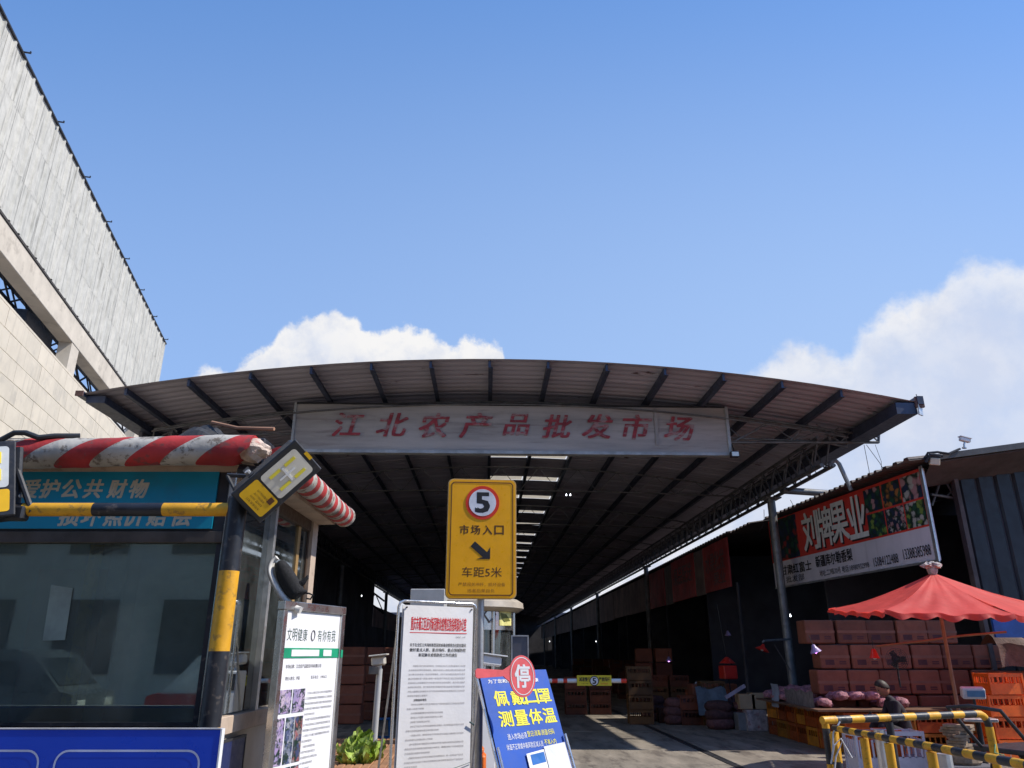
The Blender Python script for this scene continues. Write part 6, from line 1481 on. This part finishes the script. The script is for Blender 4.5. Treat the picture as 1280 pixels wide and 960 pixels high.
for i, (u, v, Y) in enumerate(((745, 802, 48), (687, 802, 48), (708, 619, 23), (713, 619, 23), (452, 745, 34), (988, 770, 19))):
    LL = thing('ceiling_bulb', ['tiny white bulb far down the right aisle', 'tiny white bulb near the hall vanishing end', 'left one of two tiny white bulbs under the roof', 'right one of two tiny white bulbs under the roof', 'tiny white bulb on the dark left side of the hall', 'tiny white bulb behind the near grey post'][i], 'bulb', at(u, v, Y))
    m = MB(); m.lathe([(.0, -.022), (.015, -.015), (.021, 0), (.015, .015), (.006, .05)], n=10); P('glass', m, white_l, LL, True); m = MB(); m.tube((0, 0, .05), (0, 0, .14), .015, n=6); P('holder', m, dark_steel, LL)
# red hanging heater box
c_ = at(910, 838, 19.0); HB = thing('red_hanging_box', 'red box with hood hanging from a cord above the dark goods', 'heater', c_, (0, 0, .2))
m = MB(); m.box((0, 0, -.04), (.34, .30, .30), ch=.02); P('box', m, red_lamp, HB); m = MB(); m.lathe([(.19, .16), (.10, .25), (.03, .30)], n=14); P('hood', m, red_lamp, HB, True)
m = MB(); m.path([(0, 0, .30), (-.05, 0, .7), (-.12, 0, 1.5)], .012, 5); m.tube((.0, 0, -.19), (.04, 0, -.75), .012, n=5); P('cord', m, dark_steel, HB)
for sx_ in (-.12, .12): m = MB(); m.tube((sx_, 0, .11), (sx_ * .6, 0, .20), .008, n=5); P('strut', m, dark_steel, HB)
# pale slat leaning, small white board
m = MB(); a_, c_ = at(907, 872, 17.5), at(931, 857, 17.5); m.box((a_ + c_) / 2, ((c_ - a_).length, .05, .07), (0, -math.atan2((c_ - a_).z, (c_ - a_).x), 0)); tag(obj('pale_rod', m, M('slat_lilac', (0.42, 0.35, 0.42), .6)), 'pale lilac slat slanting up over the dark goods', 'slat')
c_ = at(876, 857, 20); WBd = thing('price_board', 'small white framed board standing on dark goods in the stalls', 'board', c_)
m = MB(); m.box((0, 0, 0), (.24, .02, .11)); P('sheet', m, dark_wall, WBd); m = MB(); m.b6(-.14, .14, -.02, 0, .056, .085); m.b6(-.14, .14, -.02, 0, -.085, -.056); m.b6(-.14, -.121, -.02, 0, -.056, .056); m.b6(.121, .14, -.02, 0, -.056, .056); P('frame', m, white_m, WBd); m = MB(); m.b6(-.02, .02, -.01, .01, -.5, -.086); P('stake', m, wood_m, WBd)

# ================================================================== goods in the dark aisle stalls
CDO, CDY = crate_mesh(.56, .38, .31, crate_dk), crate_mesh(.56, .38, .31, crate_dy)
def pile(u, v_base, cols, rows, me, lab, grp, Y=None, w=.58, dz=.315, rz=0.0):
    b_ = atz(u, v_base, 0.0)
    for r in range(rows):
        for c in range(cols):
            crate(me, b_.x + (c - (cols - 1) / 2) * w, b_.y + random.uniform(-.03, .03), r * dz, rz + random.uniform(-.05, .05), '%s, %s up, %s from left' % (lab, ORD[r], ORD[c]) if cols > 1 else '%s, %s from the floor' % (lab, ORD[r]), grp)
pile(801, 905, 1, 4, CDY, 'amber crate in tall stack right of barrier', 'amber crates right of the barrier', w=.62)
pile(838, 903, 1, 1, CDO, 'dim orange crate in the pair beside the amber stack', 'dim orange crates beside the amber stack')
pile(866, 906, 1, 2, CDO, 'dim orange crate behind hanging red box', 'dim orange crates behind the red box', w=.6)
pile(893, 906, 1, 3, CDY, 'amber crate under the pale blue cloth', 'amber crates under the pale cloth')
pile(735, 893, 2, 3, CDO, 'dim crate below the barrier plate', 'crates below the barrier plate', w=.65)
COLs = [('dark red sacks', (0.16, 0.03, 0.05)), ('brown sacks', (0.13, 0.07, 0.04)), ('grey green sacks', (0.06, 0.07, 0.06))]
sk = MB(); 
bm = bmesh.new(); bmesh.ops.create_cube(bm, size=1); bmesh.ops.subdivide_edges(bm, edges=bm.edges[:], cuts=5, use_grid_fill=True); r_ = random.Random(5)
for v in bm.verts:
    l_ = v.co.length; v.co = v.co * (.62 / max(.5, l_)) * 1.0 + v.co * .45; v.co = Vector((v.co.x * .62, v.co.y * .42, v.co.z * .30)) + Vector([r_.uniform(-.012, .012) for _ in range(3)])
sme = bpy.data.meshes.new('sack'); bm.to_mesh(sme); bm.free(); sme.polygons.foreach_set('use_smooth', [True] * len(sme.polygons)); sme.materials.append(M('dark_sack', (0.11, 0.05, 0.05), .9, var=.3, scale=8, rand=.4, bump=.5))
def sackat(b_, r):
    o = link('sack', sme, None, (b_.x + random.uniform(-.04, .04), b_.y + .5, .11 + r * .17), (random.uniform(-.1, .1), random.uniform(-.06, .06), random.uniform(-.3, .3))); o.scale = (.55, .62, .5); return o
for i, (u, v, n_) in enumerate(((852, 908, 3), (905, 908, 4), (822, 903, 3), (918, 905, 3), (878, 903, 3))):
    b_ = atz(u, v, 0)
    for r in range(n_): tag(dup(link('sack', sme), None, None, (b_.x + random.uniform(-.04, .04), b_.y + .5, .12 + r * .19), (random.uniform(-.1, .1), 0, random.uniform(-.3, .3)), (.62, .7, .62), ks=[]) if False else sackat(b_, r), 'dark red-brown sack, %s up in %s pile from left' % (ORD[r], ORD[[1, 3, 0, 4, 2][i]]), 'sack', 'sacks in the shaded right aisle')
m = MB(); b_ = at(888, 872, 18.6); m.grid(lambda u, v: Vector((b_.x - .35 + .7 * u, 18.6 - .25 * v, b_.z + .22 - .55 * v * v + .03 * math.sin(u * 9 + v * 4))), 14, 10); tag(obj('pale_cloth', m, M('pale_blue_cloth', (0.12, 0.15, 0.18), .8, var=.3), None, True), 'pale blue-grey cloth draped over the amber crates', 'cloth')
# left side dim cartons
for i, (u, v) in enumerate(((438, 905), (462, 900), (488, 896))):
    b_ = atz(u, v, 0.0)
    for r in range(4):
        o = link('carton', bmesh_c, None, (b_.x, b_.y, r * BH_ + .003), (0, 0, random.uniform(-.1, .1))); link('tape', tpm, o)
        tag(o, 'dim carton at dark left side, %s pile, %s up' % (['left', 'middle', 'right'][i], ORD[r]), 'carton', 'dim cartons on the left side of the hall')

# ================================================================== seated person and fan
pY = 12.9; hip = at(1128, 893, pY)
PE = thing('person', 'person in dark clothes sitting bent over a phone before the carton wall', 'person', (hip.x, pY, 0))
zh = .34
sk_pts = {'pelvis': ((0, 0, zh), .155), 'belly': ((-.03, 0, zh + .17), .145), 'chest': ((-.10, 0, zh + .36), .15), 'neck0': ((-.16, 0, zh + .51), .07), 'neck': ((-.20, 0, zh + .57), .052),
   'shL': ((-.13, -.17, zh + .45), .062), 'elL': ((-.22, -.21, zh + .20), .045), 'wrL': ((-.42, -.10, zh + .24), .030),
   'shR': ((-.13, .17, zh + .45), .062), 'elR': ((-.22, .21, zh + .20), .045), 'wrR': ((-.42, .08, zh + .24), .030),
   'hiL': ((-.04, -.10, zh - .01), .105), 'knL': ((-.42, -.14, .50), .07), 'anL': ((-.50, -.13, .09), .045), 'toL': ((-.68, -.15, .04), .04),
   'hiR': ((-.04, .10, zh - .01), .105), 'knR': ((-.42, .14, .50), .07), 'anR': ((-.56, .13, .09), .045), 'toR': ((-.73, .15, .04), .04)}
edges = [('pelvis', 'belly'), ('belly', 'chest'), ('chest', 'neck0'), ('neck0', 'neck'), ('chest', 'shL'), ('shL', 'elL'), ('elL', 'wrL'), ('chest', 'shR'), ('shR', 'elR'), ('elR', 'wrR'),
   ('pelvis', 'hiL'), ('hiL', 'knL'), ('knL', 'anL'), ('anL', 'toL'), ('pelvis', 'hiR'), ('hiR', 'knR'), ('knR', 'anR'), ('anR', 'toR')]
def skinned(name, pts, edges, mt, parent, sub=2):
    ks_ = list(pts); me = bpy.data.meshes.new(name); me.from_pydata([pts[k][0] for k in ks_], [(ks_.index(a_), ks_.index(c_)) for a_, c_ in edges], []); me.materials.append(mt)
    o = link(name, me, parent); md = o.modifiers.new('skin', 'SKIN'); md.use_smooth_shade = True
    for i, k in enumerate(ks_): me.skin_vertices[0].data[i].radius = (pts[k][1], pts[k][1])
    me.skin_vertices[0].data[0].use_root = True; s_ = o.modifiers.new('sub', 'SUBSURF'); s_.levels = sub; s_.render_levels = sub; return o
skinned('body', sk_pts, edges, cloth_dk, PE)
def head(parent, c, rx, mt_s, mt_h):
    bm = bmesh.new(); bmesh.ops.create_icosphere(bm, subdivisions=4, radius=1)
    for v in bm.verts:                            # looks along -x
        x, y, z = v.co; w_ = 1 - .22 * max(0, -z) ** 1.5; X_ = x * .098; Y_ = y * .076 * w_; Z_ = z * .122
        if x < 0:
            X_ *= 1 - .10 * abs(y)
            d_ = math.exp(-((z + .05) ** 2 / .02 + y ** 2 / .018)); X_ -= .024 * d_                       # nose
            d_ = math.exp(-((z - .12) ** 2 / .010 + (abs(y) - .36) ** 2 / .02)); X_ += .014 * d_          # eye sockets
            d_ = math.exp(-((z + .42) ** 2 / .004 + y ** 2 / .10)); X_ -= .008 * d_                       # lips
            d_ = math.exp(-((z + .75) ** 2 / .02 + y ** 2 / .08)); X_ -= .010 * d_                        # chin
        v.co = Vector((X_, Y_, Z_))
    me = bpy.data.meshes.new('head'); bm.to_mesh(me); bm.free(); me.materials.append(mt_s); me.polygons.foreach_set('use_smooth', [True] * len(me.polygons))
    o = link('head', me, parent, c, (0, rx, 0))
    bm = bmesh.new(); bmesh.ops.create_icosphere(bm, subdivisions=4, radius=1)
    for v in bm.verts:
        x, y, z = v.co
        lim = .18 + .5 * max(0, -x) ; k = 1.10 if z > lim - .5 * x - .25 else .86
        v.co = Vector((x * .100 * k, y * .080 * k, z * .124 * k)) + Vector((random.uniform(-.002, .002), 0, random.uniform(-.002, .002)))
    me = bpy.data.meshes.new('hair'); bm.to_mesh(me); bm.free(); me.materials.append(mt_h); me.polygons.foreach_set('use_smooth', [True] * len(me.polygons)); link('hair', me, o)
    for s_ in (-1, 1): m = MB(); m.lathe([(.004, -.012), (.022, -.008), (.026, 0), (.018, .006)], (0.008, s_ * .076, -.005), 12, axis=Matrix.Rotation(s_ * -math.pi / 2, 4, 'X')); P('ear', m, mt_s, o, True)
    for s_ in (-1, 1): m = MB(); m.lathe([(.001, -.008), (.008, -.005), (.010, 0), (.008, .005), (.001, .008)], (-.086, s_ * .028, .016), 10); P('eye', m, ink, o, True)
    m = MB(); m.box((-.102, 0, -.052), (.006, .04, .005)); P('mouth', m, M('lips', (0.25, 0.08, 0.07), .5), o)
head(PE, (-.255, 0, zh + .68), -.55, skin_m, hair_m)
for s_ in (-1, 1):
    bx_, by_, bz_ = -.42, s_ * .09 + (-.005), zh + .24
    hp = {'w': ((bx_, by_, bz_), .027), 'p1': ((bx_ - .045, by_ - s_ * .012, bz_ + .01), .034), 'p2': ((bx_ - .085, by_ - s_ * .018, bz_ + .02), .030)}
    he = [('w', 'p1'), ('p1', 'p2')]
    for f in range(4):
        o0 = (f - 1.5) * .018; l_ = (.060, .072, .068, .052)[f]
        hp['a%d' % f] = ((bx_ - .10, by_ - s_ * .02, bz_ + .02 + o0), .0095); hp['b%d' % f] = ((bx_ - .10 - l_ * .5, by_ - s_ * .035, bz_ + .025 + o0), .0088); hp['c%d' % f] = ((bx_ - .09 - l_ * .6, by_ - s_ * .062, bz_ + .025 + o0), .0078)
        he += [('p2', 'a%d' % f), ('a%d' % f, 'b%d' % f), ('b%d' % f, 'c%d' % f)]
    hp['t1'] = ((bx_ - .05, by_ - s_ * .03, bz_ + .045), .012); hp['t2'] = ((bx_ - .085, by_ - s_ * .055, bz_ + .06), .010); he += [('p1', 't1'), ('t1', 't2')]
    skinned('hand', hp, he, skin_m, PE, 1)
m = MB(); m.box((0, 0, 0), (.012, .075, .15), (0, .5, 0), ch=.004); tag(link('phone', m.mesh('phone', ink), None, (hip.x - .535, pY, zh + .27)), 'dark phone held by the seated person', 'phone')
SC_ = thing('low_stool', 'low dark stool under the seated person', 'stool', (hip.x + .02, pY, 0)); m = MB(); m.box((0, 0, .19), (.34, .34, .04), ch=.01); P('seat', m, dark_wall, SC_)
for sx_ in (-1, 1):
    for sy_ in (-1, 1): m = MB(); m.tube((sx_ * .15, sy_ * .15, 0), (sx_ * .13, sy_ * .13, .17), .018, n=6); P('leg', m, dark_wall, SC_)
c_ = at(1121, 824, 13.7); FN = thing('black_fan', 'dark round fan hanging in front of the carton wall', 'fan', c_, (0, 0, -.2))
m = MB()
for k in range(5): rr2 = .06 + .03 * k; m.path([(rr2 * math.cos(j / 16 * 6.283), -.05 * (1 - k / 6), rr2 * math.sin(j / 16 * 6.283)) for j in range(17)], .004, 4)
for k in range(12): a_ = k * math.pi / 6; m.tube((0, -.06, 0), (.18 * math.cos(a_), -.008, .18 * math.sin(a_)), .003, n=3)
P('cage', m, blk, FN)
for k in range(3): a_ = k * 2.094; m = MB(); m.box((.08 * math.cos(a_), .0, .08 * math.sin(a_)), (.13, .006, .09), (0, -a_, 0)); P('blade', m, blk, FN)
m = MB(); m.tube((0, .0, 0), (0, .12, 0), .06, n=12); m.tube((0, .06, 0), (0, .06, -.45), .016, n=6); P('motor', m, blk, FN)
# dark tricycle parts at the lower right corner
TY = thing('handcart', 'dark two wheeled handcart partly seen at the lower right corner', 'cart', (at(1268, 900, 8.8).x + .1, 8.8, 0), (0, 0, .4))
m = MB(); m.b6(-.35, .9, -.4, .4, .55, .60, ch=.01); m.b6(-.35, .9, -.42, -.40, .601, .85); P('bed', m, dark_steel, TY)
for sy_ in (-.45, .45):
    m = MB(); m.path([(.25 + .28 * math.cos(k / 24 * 6.283), sy_, .29 + .28 * math.sin(k / 24 * 6.283)) for k in range(25)], .028, 8); w_ = P('wheel', m, rubber if False else M('tyre', (0.02, 0.02, 0.02), .8), TY, True)
    m = MB(); [m.tube((.25, sy_, .29), (.25 + .26 * math.cos(k / 10 * 6.283), sy_, .29 + .26 * math.sin(k / 10 * 6.283)), .004, n=4) for k in range(10)]; m.tube((.25, sy_ - .03, .29), (.25, sy_ + .03, .29), .03, n=10); P('spokes', m, alu, w_)
m = MB(); m.path([(-.35, -.3, .6), (-.75, -.3, 1.0), (-.8, 0, 1.03), (-.75, .3, 1.0), (-.35, .3, .6)], .02, 8); P('handle', m, dark_steel, TY, True)
m = MB(); m.box((at(1268, 880, 9.0).x, 9.0, at(1268, 880, 9.0).z), (.3, .2, .03), (0, -.12, 0), ch=.01); 
c_ = at(1263, 778, 12.5)
m = MB(); m.b6(c_.x, c_.x + 1.2, 12.95, 13.0, c_.z - .22, c_.z + .06); tag(obj('blue_sheet', m, M('blue_sheet', (0.01, 0.09, 0.38), .5)), 'strip of blue sheet showing below the umbrella at right edge', 'panel')


# ---- stacks and lamps that run back along the shaded right aisle
rg = random.Random(21)
k_ = 0
for j in range(15):
    t_ = 17.6 + j * 1.9; s0_ = 5.25 + rg.uniform(-.25, .45)
    kind_ = rg.choice(['crate', 'carton', 'carton', 'sack', 'crate'])
    sd_ = lambda c: ['aisle side', 'wall side'][c]
    lab = lambda w_, c, r: 'dim %s, %s stack back along the shaded aisle, %s up, %s' % (w_, ORD[j], ORD[r], sd_(c))
    for r in range(rg.choice([2, 3, 3, 4])):
        for c in range(2):
            p_ = W2(s0_ + c * .62 + rg.uniform(-.03, .03), t_ + rg.uniform(-.05, .05))
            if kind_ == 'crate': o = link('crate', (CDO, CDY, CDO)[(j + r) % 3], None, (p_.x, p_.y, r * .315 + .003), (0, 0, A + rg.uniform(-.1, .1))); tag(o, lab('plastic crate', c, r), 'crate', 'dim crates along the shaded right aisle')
            elif kind_ == 'carton': o = link('carton', bmesh_c, None, (p_.x, p_.y, r * .425 + .003), (0, 0, A + rg.uniform(-.12, .12))); tag(o, lab('brown carton', c, r), 'carton', 'dim cartons along the shaded right aisle')
            else: o = link('sack', sme, None, (p_.x, p_.y, .11 + r * .17), (rg.uniform(-.1, .1), 0, rg.uniform(-.4, .4))); o.scale = (.6, .65, .5); tag(o, lab('lumpy sack', c, r), 'sack', 'dim sacks along the shaded right aisle')
# ================================================================== two vans parked behind the viewer; the booth glass reflects them
def van(name, label, x0, y0, flip, body_low, body_high):
    V = thing(name, label, 'van', (x0, y0, 0), (0, 0, 0))
    s_ = -1 if flip else 1
    L_, Hh, Wd_ = 3.9, 1.62, 1.5
    side = [(0, .32), (0, 1.35), (.18, 1.58), (2.7, 1.62), (3.05, 1.50), (3.55, .98), (3.85, .86), (3.9, .55), (3.85, .32)]
    low = [(0, .32), (0, .90), (3.72, .90), (3.85, .86), (3.9, .55), (3.85, .32)]; up = [(0, .902), (0, 1.35), (.18, 1.58), (2.7, 1.62), (3.05, 1.50), (3.62, .902)]
    m = MB(); m.prism([(s_ * a_, 0, z) for a_, z in low], (0, Wd_, 0)); P('body_lower', m, body_low, V)
    m = MB(); m.prism([(s_ * a_, .03, z) for a_, z in up], (0, Wd_ - .06, 0)); P('body_upper', m, body_high, V)
    for a_, c_ in ((.25, 1.05), (1.15, 1.95), (2.05, 2.85)):
        for yy in (.018, Wd_ - .03):
            m = MB(); m.b6(s_ * a_, s_ * c_, yy, yy + .01, 1.0, 1.42, ch=.003); P('window', m, far_glass, V)
    m = MB(); m.prism([(s_ * 3.06, .12, 1.46), (s_ * 3.53, .12, 1.0), (s_ * 3.545, .12, 1.012), (s_ * 3.075, .12, 1.475)], (0, Wd_ - .24, 0)); P('windscreen', m, far_glass, V)
    for a_ in (.65, 3.1):
        for yy in (.0, Wd_):
            m = MB(); m.tube((s_ * a_, yy - .09, .30), (s_ * a_, yy + .09, .30), .30, n=24); w_ = P('wheel', m, M('tyre', (0.02, 0.02, 0.02), .8), V, True)
            m = MB(); m.tube((s_ * a_, yy - .095, .30), (s_ * a_, yy + .095, .30), .17, n=16); P('rim', m, alu, w_)
    for yy in (.15, Wd_ - .4): m = MB(); m.b6(s_ * 3.86, s_ * 3.91, yy, yy + .25, .62, .76, ch=.01); P('headlight', m, lamp_glass, V)
    m = MB(); m.b6(s_ * 3.86, s_ * 3.95, .02, Wd_ - .02, .32, .48, ch=.02); P('bumper', m, dark_steel, V)
    m = MB(); m.b6(s_ * 3.952, s_ * 3.96, Wd_ / 2 - .22, Wd_ / 2 + .22, .42, .54); P('number_plate', m, M('plate_blue', (0.02, 0.06, 0.35), .4), V)
van('grey_van', 'dark grey van mirrored in the left half of the booth window', -11.6, -6.6, False, M('van_grey', (0.10, 0.11, 0.12), .3, .3), M('van_grey', (0.1, .11, .12)))
van('red_van', 'red and white van mirrored at the right end of the booth window', -2.4, -6.2, True, M('van_red', (0.45, 0.03, 0.03), .35), M('van_white', (0.7, 0.7, 0.68), .35))
flush_text()
